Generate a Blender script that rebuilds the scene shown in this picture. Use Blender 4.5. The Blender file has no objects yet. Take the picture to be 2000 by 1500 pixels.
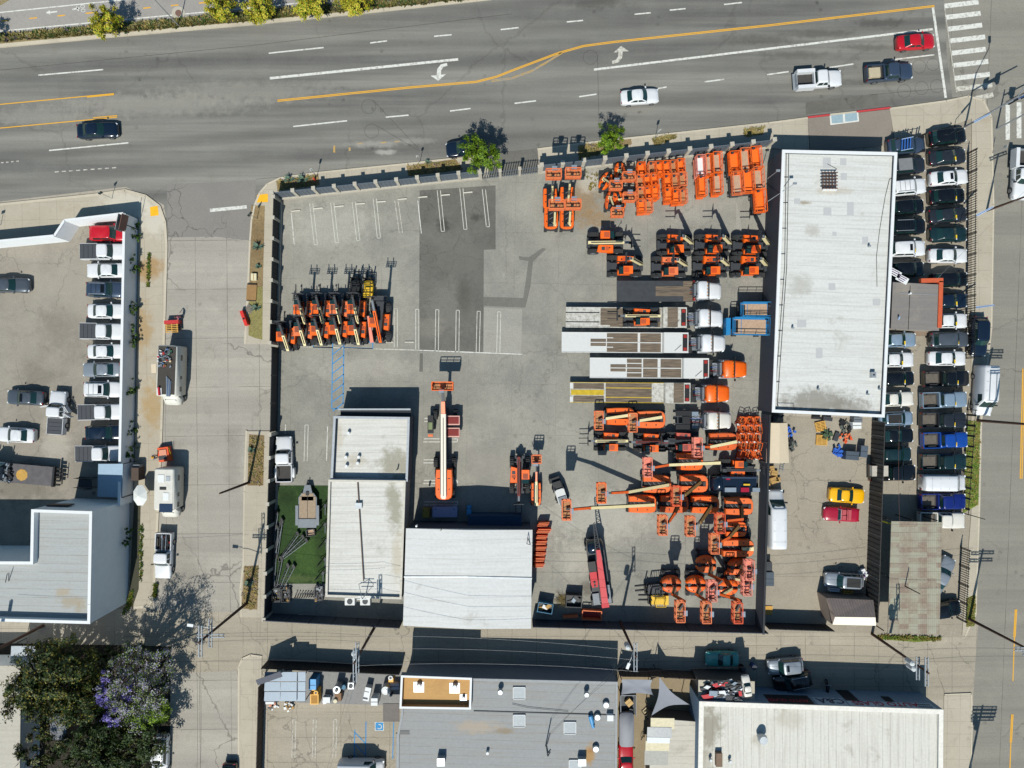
import bpy, math, random
from mathutils import Vector, Matrix
random.seed(11)
R = math.radians
S = 15.4      # photo pixels per metre on the ground
H = 85.0      # flying height of the camera
scene = bpy.context.scene
COL = scene.collection

def P(px, py, h=0.0):
    k = (H - h) / H / S
    return ((px - 1000.0) * k, (750.0 - py) * k)

def C(hx):
    hx = hx.lstrip('#')
    o = []
    for i in (0, 2, 4):
        c = int(hx[i:i + 2], 16) / 255.0
        o.append(c / 12.92 if c <= .04045 else ((c + .055) / 1.055) ** 2.4)
    return (o[0], o[1], o[2], 1.0)

# ------------------------------------------------------------------ nodes
class NT:
    def __init__(s, name):
        m = bpy.data.materials.new(name); m.use_nodes = True
        s.m = m; s.t = m.node_tree; s.n = s.t.nodes; s.l = s.t.links
        s.b = s.n['Principled BSDF']
        tc = s.n.new('ShaderNodeTexCoord'); s.obj = tc.outputs['Object']
    def add(s, ty, **kw):
        n = s.n.new(ty)
        for k, v in kw.items():
            setattr(n, k, v)
        return n
    def link(s, a, b): s.l.new(a, b)
    def mapping(s, src, rot=0, scale=(1, 1, 1), loc=(0, 0, 0)):
        n = s.add('ShaderNodeMapping'); s.link(src, n.inputs['Vector'])
        n.inputs['Rotation'].default_value = (0, 0, rot); n.inputs['Scale'].default_value = scale
        n.inputs['Location'].default_value = loc
        return n.outputs[0]
    def noise(s, vec, scale, detail=4, rough=.55, dist=0):
        n = s.add('ShaderNodeTexNoise'); s.link(vec, n.inputs['Vector'])
        n.inputs['Scale'].default_value = scale; n.inputs['Detail'].default_value = detail
        n.inputs['Roughness'].default_value = rough; n.inputs['Distortion'].default_value = dist
        return n.outputs['Fac']
    def vor(s, vec, scale, feature='F1', rnd=1.0):
        n = s.add('ShaderNodeTexVoronoi'); n.feature = feature; s.link(vec, n.inputs['Vector'])
        n.inputs['Scale'].default_value = scale; n.inputs['Randomness'].default_value = rnd
        return n
    def ramp(s, fac, a, b, c0=0.0, c1=1.0):
        n = s.add('ShaderNodeMapRange'); n.clamp = True; s.link(fac, n.inputs['Value'])
        n.inputs['From Min'].default_value = a; n.inputs['From Max'].default_value = b
        n.inputs['To Min'].default_value = c0; n.inputs['To Max'].default_value = c1
        return n.outputs[0]
    def math(s, op, a, b=None):
        n = s.add('ShaderNodeMath'); n.operation = op
        for i, v in enumerate((a, b)):
            if v is None: continue
            if isinstance(v, (int, float)): n.inputs[i].default_value = v
            else: s.link(v, n.inputs[i])
        return n.outputs[0]
    def mix(s, fac, a, b, mode='MIX'):
        n = s.add('ShaderNodeMix'); n.data_type = 'RGBA'; n.blend_type = mode
        for sock, v in ((n.inputs[0], fac), (n.inputs[6], a), (n.inputs[7], b)):
            if isinstance(v, (int, float)): sock.default_value = v
            elif isinstance(v, tuple): sock.default_value = v
            else: s.link(v, sock)
        return n.outputs[2]
    def bump(s, h, strength=.3, dist=.02):
        n = s.add('ShaderNodeBump'); n.inputs['Strength'].default_value = strength
        n.inputs['Distance'].default_value = dist; s.link(h, n.inputs['Height'])
        s.link(n.outputs[0], s.b.inputs['Normal'])
    def blot(s, col, spots):
        """stains with a place and an uneven edge: (px, py, height, rx, ry, hex, amount)"""
        nz = s.noise(s.mapping(s.obj, loc=(17, 5, 0)), .9, 7, .72)
        for (px, py, h, rx, ry, hx, amt) in spots:
            x, y = P(px, py, h)
            v = s.mapping(s.obj, scale=(1 / rx, 1 / ry, 0), loc=(-x / rx, -y / ry, 0))
            ln = s.add('ShaderNodeVectorMath', operation='LENGTH'); s.link(v, ln.inputs[0])
            d = s.math('ADD', ln.outputs['Value'], s.math('MULTIPLY', s.math('SUBTRACT', nz, .5), 2.6))
            col = s.mix(s.ramp(d, .45, 1.15, amt, 0), col, C(hx))
        return col
    def done(s, col, rough=.8, metal=0.0, spec=.5):
        if isinstance(col, tuple): s.b.inputs['Base Color'].default_value = col
        else: s.link(col, s.b.inputs['Base Color'])
        s.b.inputs['Roughness'].default_value = rough; s.b.inputs['Metallic'].default_value = metal
        s.b.inputs['Specular IOR Level'].default_value = spec
        return s.m

def scl(c, k): return (min(1, c[0] * k), min(1, c[1] * k), min(1, c[2] * k), 1)
_mats = {}
def mat(name, hx, rough=.6, metal=0.0, var=.18, scale=3.0, coat=0.0, spec=.5):
    """plain surface with uneven wear"""
    if name in _mats: return _mats[name]
    c = C(hx) if isinstance(hx, str) else hx
    t = NT(name)
    f = t.noise(t.obj, scale, 6, .65)
    f2 = t.noise(t.obj, scale * 7, 3, .6)
    f = t.math('ADD', t.math('MULTIPLY', f, .7), t.math('MULTIPLY', f2, .3))
    col = t.mix(t.ramp(f, .32, .68), scl(c, 1 - var), scl(c, 1 + var * .6))
    m = t.done(col, rough, metal, spec)
    t.b.inputs['Coat Weight'].default_value = coat
    t.b.inputs['Coat Roughness'].default_value = .08
    _mats[name] = m
    return m

def ground_mat(name, c1, c2, c3=None, streak=None, cracks=0.0, crack_scale=.13, joints=None, spots=.5, var=1.0, grain=.2, stain='6b665c', stain_amt=.35, blots=(), lane=None):
    t = NT(name)
    big = t.noise(t.obj, .035, 3, .5)
    mid = t.noise(t.mapping(t.obj, loc=(31, 7, 0)), .22, 6, .62, .3)
    fine = t.noise(t.obj, 2.2, 6, .7)
    gr = t.noise(t.obj, 9.0, 2, .7)
    f = t.math('ADD', t.math('MULTIPLY', big, .35), t.math('ADD', t.math('MULTIPLY', mid, .45), t.math('MULTIPLY', fine, .2)))
    col = t.mix(t.ramp(f, .5 - .13 / var, .5 + .13 / var), C(c1), C(c2))
    if streak is not None:            # wheel tracks and drips along the direction of travel
        v = t.mapping(t.obj, rot=-streak[0], scale=(.012, streak[1], 1))
        sn = t.noise(v, 1.0, 4, .6)
        col = t.mix(t.ramp(sn, .38, .66), col, C(c3 or c1))
        v2 = t.mapping(t.obj, rot=-streak[0], scale=(.05, 2.4, 1))
        col = t.mix(t.ramp(t.noise(v2, 1, 3), .45, .75, 0, .25), col, scl(C(c1), .7))
    if lane:                          # oil-darkened middle of every lane
        sp = t.add('ShaderNodeSeparateXYZ'); t.link(t.mapping(t.obj, rot=-lane[0]), sp.inputs[0])
        wv = t.math('SINE', t.math('MULTIPLY', t.math('ADD', sp.outputs[1], lane[2]), 2 * math.pi / lane[1]))
        wm = t.math('MULTIPLY', t.ramp(wv, -.2, .9), t.ramp(t.noise(t.mapping(t.obj, rot=-lane[0], scale=(.03, .12, 1)), 1, 3), .35, .6, .2, 1))
        col = t.mix(t.math('MULTIPLY', wm, .42), col, scl(C(c1), .72))
    # broad soft stains
    st = t.noise(t.mapping(t.obj, loc=(-11, 53, 0)), .5, 7, .68, .6)
    col = t.mix(t.ramp(st, .56, .74, 0, stain_amt), col, C(stain))
    lt = t.noise(t.mapping(t.obj, loc=(77, -9, 0)), .31, 7, .7, .8)
    col = t.mix(t.ramp(lt, .58, .76, 0, .22), col, scl(C(c2), 1.3))
    if spots:                          # oil drips
        vo = t.vor(t.mapping(t.obj, loc=(3, 3, 0)), .55)
        vm = t.noise(t.obj, .09, 2)
        sp = t.math('MULTIPLY', t.ramp(vo.outputs['Distance'], .05, .2, 1, 0), t.ramp(vm, .5, .62))
        sp = t.math('MULTIPLY', sp, t.ramp(t.noise(t.obj, 5, 3), .35, .6))
        col = t.mix(t.math('MULTIPLY', sp, spots), col, C('2e2c29'))
    if cracks:
        dv = t.add('ShaderNodeVectorMath', operation='ADD')
        nn = t.add('ShaderNodeTexNoise'); t.link(t.obj, nn.inputs['Vector']); nn.inputs['Scale'].default_value = .8; nn.inputs['Detail'].default_value = 5
        sc = t.add('ShaderNodeVectorMath', operation='SCALE'); t.link(nn.outputs['Color'], sc.inputs[0]); sc.inputs['Scale'].default_value = 1.6
        t.link(t.obj, dv.inputs[0]); t.link(sc.outputs[0], dv.inputs[1])
        ce = t.vor(dv.outputs[0], crack_scale, 'DISTANCE_TO_EDGE')
        cm = t.math('MULTIPLY', t.ramp(ce.outputs['Distance'], .003, .012, 1, 0), t.ramp(t.noise(t.mapping(t.obj, loc=(9, 91, 0)), .06, 2), .47, .55))
        col = t.mix(t.math('MULTIPLY', cm, cracks), col, C('3b3833'))
    if joints:
        rot, sx, sy, w, amt = joints
        v = t.mapping(t.obj, rot=-rot)
        sp = t.add('ShaderNodeSeparateXYZ'); t.link(v, sp.inputs[0])
        ms = []
        for ax, s_ in ((0, sx), (1, sy)):
            if not s_: continue
            fr = t.math('FRACT', t.math('DIVIDE', sp.outputs[ax], s_))
            ms.append(t.math('LESS_THAN', t.math('MULTIPLY', t.math('MINIMUM', fr, t.math('SUBTRACT', 1.0, fr)), s_), w))
        jm = ms[0] if len(ms) == 1 else t.math('MAXIMUM', ms[0], ms[1])
        jm = t.math('MULTIPLY', jm, t.ramp(t.noise(t.obj, .35, 4), .35, .55, .25, 1))
        col = t.mix(t.math('MULTIPLY', jm, amt), col, C('4a463f'))
    if blots: col = t.blot(col, blots)
    g = t.ramp(gr, .3, .7, 1 - grain, 1 + grain * .6)
    gm = t.add('ShaderNodeMix'); gm.data_type = 'RGBA'; gm.blend_type = 'MULTIPLY'; gm.inputs[0].default_value = 1
    cr = t.add('ShaderNodeCombineColor')
    for i in range(3): t.link(g, cr.inputs[i])
    t.link(col, gm.inputs[6]); t.link(cr.outputs[0], gm.inputs[7])
    t.bump(gr, .25, .01)
    return t.done(gm.outputs[2], .9, 0, .25)

def roof_mat(name, base, dirt, seam_axis=0, seam=1.0, seam_amt=.35, rot=0, dirt_lo=.56, corr=0.0, blots=()):
    t = NT(name)
    c = C(base)
    n1 = t.noise(t.obj, .3, 6, .65, .4); n2 = t.noise(t.obj, 3.5, 5, .7)
    col = t.mix(t.ramp(n2, .3, .7), scl(c, .9), scl(c, 1.05))
    v = t.mapping(t.obj, rot=-rot)
    sp = t.add('ShaderNodeSeparateXYZ'); t.link(v, sp.inputs[0])
    stv = t.mapping(v, scale=((.15, 3, 1) if seam_axis == 0 else (3, .15, 1)))
    col = t.mix(t.ramp(t.noise(stv, 1, 5, .6), .45, .75, 0, .35), col, C(dirt))
    col = t.mix(t.ramp(n1, dirt_lo, dirt_lo + .16, 0, .75), col, C(dirt))
    ax = sp.outputs[1 if seam_axis == 0 else 0]
    fr = t.math('FRACT', t.math('DIVIDE', ax, seam))
    sm = t.math('LESS_THAN', t.math('MULTIPLY', t.math('MINIMUM', fr, t.math('SUBTRACT', 1.0, fr)), seam), .035)
    sm = t.math('MULTIPLY', sm, t.ramp(t.noise(t.obj, .8, 3), .35, .6, .3, 1))
    col = t.mix(t.math('MULTIPLY', sm, seam_amt), col, scl(C(dirt), .55))
    if blots: col = t.blot(col, blots)
    if corr:
        w = t.math('SINE', t.math('MULTIPLY', ax, 2 * math.pi / corr))
        t.bump(w, .6, .04)
    else:
        t.bump(n2, .2, .02)
    return t.done(col, .75, 0, .3)

# ------------------------------------------------------------------ mesh builder
class MB:
    def __init__(s): s.v = []; s.f = []; s.m = []; s.sm = []; s.mats = []; s.xf = None
    def mi(s, m):
        if m not in s.mats: s.mats.append(m)
        return s.mats.index(m)
    def add(s, vs, fs, m, smooth=False):
        o = len(s.v)
        if s.xf is not None: vs = [tuple(s.xf @ Vector(v)) for v in vs]
        s.v += [tuple(v) for v in vs]
        k = s.mi(m)
        for f in fs:
            s.f.append(tuple(i + o for i in f)); s.m.append(k); s.sm.append(smooth)
        return s
    def poly(s, pts, m): return s.add(pts, [tuple(range(len(pts)))], m)
    def box(s, cx, cy, cz, sx, sy, sz, m, rz=0, tx=1, ty=1, shx=0):
        """box; top face scaled by tx,ty and shifted by shx"""
        vs = []
        ca, sa = math.cos(rz), math.sin(rz)
        for z, a, b, d in ((-.5, 1, 1, 0), (.5, tx, ty, shx)):
            for x, y in ((-.5, -.5), (.5, -.5), (.5, .5), (-.5, .5)):
                X = x * sx * a + d; Y = y * sy * b
                vs.append((cx + X * ca - Y * sa, cy + X * sa + Y * ca, cz + z * sz))
        return s.add(vs, [(3, 2, 1, 0), (4, 5, 6, 7), (0, 1, 5, 4), (1, 2, 6, 5), (2, 3, 7, 6), (3, 0, 4, 7)], m)
    def prism(s, pts, z0, z1, m, top=None, cap=True, bottom=False, pts2=None):
        n = len(pts); q = pts2 or pts
        s.add([(x, y, z0) for x, y in pts] + [(x, y, z1) for x, y in q],
              [(i, (i + 1) % n, n + (i + 1) % n, n + i) for i in range(n)], m)
        if cap: s.poly([(x, y, z1) for x, y in q], top or m)
        if bottom: s.poly([(x, y, z0) for x, y in reversed(pts)], m)
        return s
    def cyl(s, p0, p1, r0, r1=None, m=None, n=10, caps=True, smooth=True):
        r1 = r0 if r1 is None else r1
        a, b = Vector(p0), Vector(p1); d = (b - a)
        if d.length < 1e-6: return s
        d.normalize()
        u = d.orthogonal().normalized(); w = d.cross(u)
        vs = []
        for c, r in ((a, r0), (b, r1)):
            for i in range(n):
                t = 2 * math.pi * i / n
                vs.append(c + (u * math.cos(t) + w * math.sin(t)) * r)
        s.add(vs, [(i, (i + 1) % n, n + (i + 1) % n, n + i) for i in range(n)], m, smooth)
        if caps: s.add(vs, [tuple(reversed(range(n))), tuple(range(n, 2 * n))], m)
        return s
    def bar(s, p0, p1, w, h, m, w1=None, h1=None):
        """rectangular beam between two points"""
        a, b = Vector(p0), Vector(p1); d = (b - a)
        if d.length < 1e-6: return s
        d.normalize()
        up = Vector((0, 0, 1)) if abs(d.z) < .98 else Vector((0, 1, 0))
        sd = d.cross(up).normalized(); up = sd.cross(d)
        vs = []
        for c, ww, hh in ((a, w, h), (b, w1 or w, h1 or h)):
            for x, y in ((-.5, -.5), (.5, -.5), (.5, .5), (-.5, .5)):
                vs.append(c + sd * x * ww + up * y * hh)
        return s.add(vs, [(3, 2, 1, 0), (4, 5, 6, 7), (0, 1, 5, 4), (1, 2, 6, 5), (2, 3, 7, 6), (3, 0, 4, 7)], m)
    def path(s, pts, r, m, n=6):
        for a, b in zip(pts[:-1], pts[1:]): s.cyl(a, b, r, r, m, n)
        return s
    def loft(s, rings, m, closed=True, cap0=True, cap1=True, smooth=True):
        n = len(rings[0]); vs = [p for r in rings for p in r]; fs = []
        for k in range(len(rings) - 1):
            for i in range(n if closed else n - 1):
                j = (i + 1) % n
                fs.append((k * n + i, k * n + j, (k + 1) * n + j, (k + 1) * n + i))
        if cap0: fs.append(tuple(reversed(range(n))))
        if cap1: fs.append(tuple(range((len(rings) - 1) * n, len(rings) * n)))
        return s.add(vs, fs, m, smooth)
    def build(s, name, parent=None, loc=None):
        me = bpy.data.meshes.new(name)
        me.from_pydata(s.v, [], s.f)
        for m in s.mats: me.materials.append(m)
        me.polygons.foreach_set('material_index', s.m)
        me.polygons.foreach_set('use_smooth', s.sm)
        me.update()
        o = bpy.data.objects.new(name, me); COL.objects.link(o)
        if parent is not None: o.parent = parent
        if loc is not None: o.location = loc
        return o

def tag(o, label=None, cat=None, group=None, kind=None):
    if label: o['label'] = label
    if cat: o['category'] = cat
    if group: o['group'] = group
    if kind: o['kind'] = kind
    return o
def thing(name, label, cat, loc=(0, 0, 0), rz=0, group=None):
    o = bpy.data.objects.new(name, None); COL.objects.link(o)
    o.empty_display_size = .5
    o.location = loc; o.rotation_euler = (0, 0, rz)
    return tag(o, label, cat, group)
def dup(root, label, loc, rz, group=None, swap=None, scale=None):
    """copy of a thing with copies of its parts; swap replaces materials on the copy"""
    def cp(o, par):
        c = o.copy(); COL.objects.link(c); c.parent = par
        if swap and c.type == 'MESH':
            for sl in c.material_slots:
                if sl.material in swap:
                    m = swap[sl.material]; sl.link = 'OBJECT'; sl.material = m
        for ch in o.children: cp(ch, c)
        return c
    c = cp(root, None)
    c.location = loc; c.rotation_euler = (0, 0, rz)
    if scale: c.scale = scale
    c['label'] = label
    if group: c['group'] = group
    elif 'group' in c: del c['group']
    return c

def sheet(name, pts, z, m, kind='structure', h=0.0):
    b = MB(); b.poly([(*P(x, y, h), z) for x, y in ccw(pts)], m)
    return tag(b.build(name), kind=kind)
def ccw(pts):   # pixel points (y down) -> counter-clockwise seen from above
    a = sum(pts[i][0] * pts[(i + 1) % len(pts)][1] - pts[(i + 1) % len(pts)][0] * pts[i][1] for i in range(len(pts)))
    return list(reversed(pts)) if a > 0 else list(pts)
def offset(poly, d):
    """inset of a ccw metric polygon"""
    n = len(poly); out = []
    for i in range(n):
        p0, p1, p2 = Vector(poly[i - 1]), Vector(poly[i]), Vector(poly[(i + 1) % n])
        e1 = (p1 - p0).normalized(); e2 = (p2 - p1).normalized()
        n1 = Vector((-e1.y, e1.x)); n2 = Vector((-e2.y, e2.x))
        b = (n1 + n2); b = b / max(.2, b.dot(n1)) if b.length > 1e-6 else n1
        out.append(tuple(p1 + b * d))
    return out
# ------------------------------------------------------------------ world, camera, sun
EL, AZ = R(52), R(12)
w = bpy.data.worlds.new('World'); scene.world = w; w.use_nodes = True
sky = w.node_tree.nodes.new('ShaderNodeTexSky'); sky.sky_type = 'NISHITA'; sky.sun_disc = False
sky.sun_elevation = EL; sky.sun_rotation = R(180) + AZ
bg = w.node_tree.nodes['Background']; bg.inputs[1].default_value = .075
mx = w.node_tree.nodes.new('ShaderNodeMix'); mx.data_type = 'RGBA'; mx.blend_type = 'MULTIPLY'; mx.inputs[0].default_value = 1; mx.inputs[7].default_value = (.64, .95, 1.05, 1)   # clear, slightly teal sky light
w.node_tree.links.new(sky.outputs[0], mx.inputs[6]); w.node_tree.links.new(mx.outputs[2], bg.inputs[0])
ld = bpy.data.lights.new('sun', 'SUN'); ld.energy = 4.6; ld.angle = R(.5); ld.color = (1, .97, .895)
sun = bpy.data.objects.new('sun', ld); COL.objects.link(sun)
sun.rotation_euler = Vector((math.sin(AZ) * math.cos(EL), math.cos(AZ) * math.cos(EL), -math.sin(EL))).to_track_quat('-Z', 'Y').to_euler()
cd = bpy.data.cameras.new('camera'); cam = bpy.data.objects.new('camera', cd); COL.objects.link(cam)
cam.location = (0, 0, H); cd.sensor_fit = 'HORIZONTAL'; cd.angle = 2 * math.atan(1000 / S / H); cd.clip_end = 5000
scene.camera = cam
scene.view_settings.view_transform = 'Standard'; scene.view_settings.look = 'None'
scene.view_settings.exposure = 0.22
scene.cycles.max_bounces = 6

# ------------------------------------------------------------------ ground, roads, lots
RA = math.atan2(46, 500)   # slope of the boulevard
g_ground = ground_mat('ground_concrete', '948d80', 'a39b8d', cracks=.6, joints=(0, 3.6, 4.4, .03, .45))
g_blvd = ground_mat('boulevard_asphalt', '5d5c59', '6e6d68', c3='85837b', streak=(RA * .95, .3), lane=(RA * .95, 3.38, .35), blots=((735, 282, 0, 3.6, .45, 'a09d95', .4), (752, 297, 0, 1.6, .35, 'b5b2aa', .5), (810, 275, 0, 2.6, .5, '9a978f', .35), (300, 205, 0, 13, 1.5, '8f8c82', .5), (480, 180, 0, 12, 1.4, '8c897f', .5), (80, 228, 0, 8, 1.3, '8d8a80', .45), (1480, 78, 0, 5, .7, '47453f', .45), (1600, 66, 0, 5, .6, '47453f', .5), (1720, 44, 0, 4, .6, '403e39', .5), (1560, 108, 0, 5, .6, '47453f', .4), (1690, 92, 0, 4, .5, '47453f', .45), (1170, 6, 0, 4, .8, '45433e', .5), (1800, 105, 0, 3, .8, '55534d', .4)), cracks=.2, crack_scale=.07, spots=.7, grain=.22)
g_side = ground_mat('street_concrete', '979289', 'a6a195', c3='8f8a81', streak=(math.pi / 2 + .02, .3), cracks=.5, crack_scale=.12, joints=(.01, 4.0, 6.2, .035, .6), spots=.35, blots=((360, 1130, 0, 2.5, 5, '6b665d', .35), (340, 900, 0, 1.5, 3, '736e65', .3), (455, 900, 0, 1.2, 5, '6f6a61', .3)))
g_sideasph = ground_mat('side_street_asphalt', '75726d', '7f7b75', cracks=.6, crack_scale=.2, spots=.3)
g_right = ground_mat('avenue_asphalt', '7d7a71', '88847a', c3='78756d', streak=(math.pi / 2 + .04, .42), cracks=.3, crack_scale=.09, spots=.45, joints=(-.04, 4.9, 0, .03, .75))
g_alley = ground_mat('alley_concrete', '948c7e', 'a49b8b', cracks=.4, crack_scale=.16, joints=(0, 3.1, 3.2, .03, .55), spots=.5, streak=(0, .5), c3='8f8879')
g_yard = ground_mat('yard_concrete', '787770', '928f85', cracks=.2, joints=(-.02, 5.6, 6.4, .025, .3), spots=.5, var=1.2, stain='67635b', blots=((1140, 392, 0, 2.2, 3.6, '8d6a35', .45), (1165, 425, 0, 2.6, 1.2, '8d6a35', .4), (1152, 356, 0, 1.8, 1.4, 'b3aea2', .6), (900, 760, 0, 3, 4, '74716a', .4), (960, 900, 0, 4, 3, '7a766e', .35), (1170, 1010, 0, 7, 3.4, 'b0aca1', .45), (1130, 1090, 0, 3, 2.5, 'b3aea1', .4), (640, 440, 0, 6, 3, 'a5a298', .5), (1148, 1150, 0, .9, 1.1, '5d574e', .7), (1440, 1070, 0, 3, 6, '6d6a62', .3), (700, 720, 0, 8, 1.6, 'a39e93', .4), (690, 840, 0, 1.2, 2.0, '97805c', .3)))
g_dark = ground_mat('dark_asphalt_patch', '5a5853', '6b6963', spots=.8, var=1.3, grain=.18, cracks=.4, crack_scale=.22, stain='47443f', stain_amt=.5, blots=((865, 440, 0, .9, 1.1, '34322f', .7), (930, 425, 0, .7, .6, '34322f', .6), (880, 600, 0, 3, 4, '77746d', .45), (905, 580, 0, 1, 3, '43413c', .5), (840, 640, 0, 2, 1.5, '7d796f', .45), (900, 510, 0, 4, 2, '65635d', .5)))
g_grey = ground_mat('grey_concrete_patch', '8a8880', '97948b', spots=.3)
g_lot = ground_mat('lot_asphalt', '7d776d', '918b7f', cracks=.3, spots=1.0, var=1.3, stain='5b554c', blots=((110, 870, 0, 2.2, 3.4, 'aaa497', .5), (75, 740, 0, 3, 2, '5f5a52', .4), (120, 640, 0, 3, 3, '666057', .35), (30, 950, 0, 6, 3, '5d574e', .5), (150, 550, 0, 3, 6, '9a9486', .4)))
g_carlot = ground_mat('car_lot_asphalt', '857d70', '978f80', cracks=.35, crack_scale=.2, spots=.6, joints=(0, 0, 6.1, .03, .35))
g_walk = ground_mat('sidewalk_concrete', '9f9788', 'aba393', joints=(-.02, 1.6, 1.6, .025, .3), spots=.35, cracks=.12, grain=.12)
g_walk2 = ground_mat('tan_sidewalk_concrete', '9c9484', 'aaa292', joints=(.02, 2.2, 2.2, .025, .35), spots=.3, cracks=.12, grain=.12, stain='8a6f43', stain_amt=.3, blots=((285, 525, 0, 2.6, 1.6, '94713a', .7), (280, 640, 0, 1.2, 3.5, '977843', .6), (300, 790, 0, 1.5, 3.5, '9a7d49', .6), (298, 430, 0, 2.5, 2.5, 'bdb8ab', .7), (250, 398, 0, 4, 2, 'c1bcae', .6)))
g_curb = ground_mat('curb_concrete', 'aaa291', 'b9b09d', spots=.2, grain=.1)
g_dirt = ground_mat('planter_dirt', '6f5d42', '8d7a58', spots=.4, grain=.5, var=1.4)
g_dirt2 = ground_mat('verge_dirt', '6b6347', '8a7d5c', spots=.5, grain=.55, var=1.4)
g_turf = ground_mat('artificial_turf', '24381a', '304722', spots=0, grain=.45, stain='46602a', stain_amt=.55, blots=((600, 1085, 0, 2.2, 3.4, '3f5826', .55), (560, 970, 0, 1.2, 1.2, '1c2c14', .6), (625, 1060, 0, .8, 4, '1f2f16', .5), (585, 1130, 0, 2.5, .5, '54603a', .5)))
g_grass = ground_mat('verge_grass', '56662a', '768035', spots=.2, grain=.5, var=1.5)
g_path = ground_mat('bike_path_asphalt', '88847f', '938f89', spots=.3, grain=.12)
g_rust = ground_mat('rust_stained_walk', '8d7a55', 'a29371', spots=.5, grain=.2)

b = MB(); b.poly([(-1500, -1500, 0), (1500, -1500, 0), (1500, 1500, 0), (-1500, 1500, 0)], g_ground); tag(b.build('ground'), kind='structure')
sheet('boulevard_road', [(-400, 132), (0, 94), (250, 71), (500, 49), (750, 23), (960, 0), (1200, -30), (2400, -170), (2400, 100), (1890, 192), (1500, 242), (1000, 299), (620, 340), (548, 350), (500, 402), (488, 440), (486, 474), (330, 468), (320, 400), (245, 365), (-400, 440)], .004, g_blvd)
sheet('side_street_asphalt', [(326, 360), (500, 352), (497, 405), (488, 470), (400, 468), (328, 466)], .008, g_sideasph)
sheet('side_street', [(326, 464), (420, 462), (489, 470), (484, 660), (540, 668), (542, 845), (500, 845), (476, 1200), (470, 1300), (462, 1700), (240, 1700), (300, 1185), (318, 830)], .012, g_side)
sheet('alley', [(240, 1190), (480, 1196), (1910, 1215), (1900, 1370), (1370, 1345), (460, 1310), (240, 1320)], .016, g_alley)
sheet('avenue', [(1836, -140), (2600, -200), (2600, 1800), (1893, 1800), (1900, 1400), (1905, 1200), (1912, 900), (1936, 640), (1938, 330), (1925, 190), (1860, 190), (1850, 120)], .012, g_right)
sheet('dealership_lot', [(-400, 500), (0, 468), (110, 460), (140, 432), (270, 416), (272, 1000), (262, 1190), (-400, 1190)], .008, g_lot)
sheet('rental_yard', [(548, 386), (940, 344), (1055, 334), (1512, 284), (1500, 810), (1488, 1236), (520, 1206), (540, 680)], .02, g_yard)
sheet('asphalt_patch', [(820, 372), (968, 362), (968, 487), (945, 488), (944, 688), (818, 686)], .024, g_dark)
sheet('concrete_patch', [(820, 690), (826, 690), (826, 726), (819, 726)], .024, g_dark)
sheet('asphalt_repair', [(944, 580), (1022, 582), (1032, 510), (1014, 507), (1013, 500), (1032, 503), (1060, 484), (1067, 486), (1041, 511), (1036, 560), (1026, 601), (944, 597)], .026, ground_mat('repair_asphalt', '64625c', '72706a', spots=.2))
sheet('concrete_patch', [(944, 600), (1020, 604), (1018, 690), (944, 688)], .024, g_grey)
sheet('concrete_patch', [(1438, 392), (1448, 440), (1446, 452), (1437, 452)], .024, g_grey)
sheet('driveway', [(952, 300), (1050, 290), (1054, 336), (956, 346)], .016, g_dark)
sheet('storage_lot', [(1496, 812), (1724, 818), (1712, 1236), (1486, 1236)], .02, g_carlot)
sheet('car_sales_lot', [(1726, 270), (1900, 216), (1898, 1000), (1880, 1245), (1712, 1245)], .0185, g_carlot)
sheet('workshop_lot', [(524, 1300), (790, 1305), (785, 1700), (516, 1700)], .02, g_alley)
sheet('equipment_pad', [(584, 1302), (786, 1309), (783, 1378), (580, 1372)], .026, mat('pad_grey', '7d7c7a', .85))
sheet('service_yard', [(1204, 1312), (1375, 1325), (1370, 1420), (1262, 1420), (1250, 1700), (1204, 1700)], .02, ground_mat('service_yard_dirt', '7d705a', '8f8168', spots=1))
sheet('artificial_lawn', [(544, 948), (645, 948), (640, 1140), (536, 1140)], .028, g_turf)
sheet('road_patch', [(1573, 199), (1714, 183), (1716, 206), (1574, 224)], .01, g_dark)

def slab(name, pts, z1, m, z0=0.0):
    b = MB(); b.prism([P(x, y) for x, y in ccw(pts)], z0, z1, m)
    return tag(b.build(name), kind='structure')
slab('sidewalk', [(-400, 448), (0, 401), (185, 382), (245, 373), (285, 384), (311, 404), (322, 434), (325, 480), (321, 620), (315, 840), (308, 1000), (300, 1165), (293, 1182), (262, 1185), (262, 1000), (268, 700), (272, 425), (140, 440), (110, 468), (-400, 510)], .12, g_walk2)
slab('sidewalk', [(480, 672), (486, 560), (490, 470), (493, 430), (499, 402), (509, 378), (524, 361), (548, 349), (620, 339), (790, 322), (952, 304), (955, 346), (548, 388), (540, 400), (533, 672)], .12, g_walk)
slab('sidewalk', [(1050, 293), (1160, 279), (1500, 242), (1577, 232), (1580, 300), (1512, 290), (1054, 340)], .12, g_walk)
slab('sidewalk_apron', [(1577, 232), (1737, 214), (1746, 282), (1582, 300)], .12, ground_mat('apron_asphalt', '7c746b', '867e74', spots=.2))
slab('sidewalk', [(1737, 214), (1847, 199), (1890, 190), (1918, 197), (1934, 230), (1938, 400), (1934, 640), (1914, 820), (1910, 1000), (1903, 1200), (1884, 1240), (1878, 1240), (1896, 1000), (1896, 560), (1897, 232), (1748, 284)], .12, g_walk2)
slab('sidewalk', [(482, 842), (479, 960), (477, 1100), (471, 1150), (473, 1204), (524, 1206), (526, 1000), (534, 842)], .12, g_walk)
slab('sidewalk', [(468, 1300), (475, 1286), (490, 1280), (512, 1283), (508, 1700), (462, 1700)], .12, g_walk)
slab('sidewalk', [(1843, 1358), (1896, 1356), (1897, 1420), (1890, 1700), (1838, 1700)], .1, g_walk)
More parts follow.
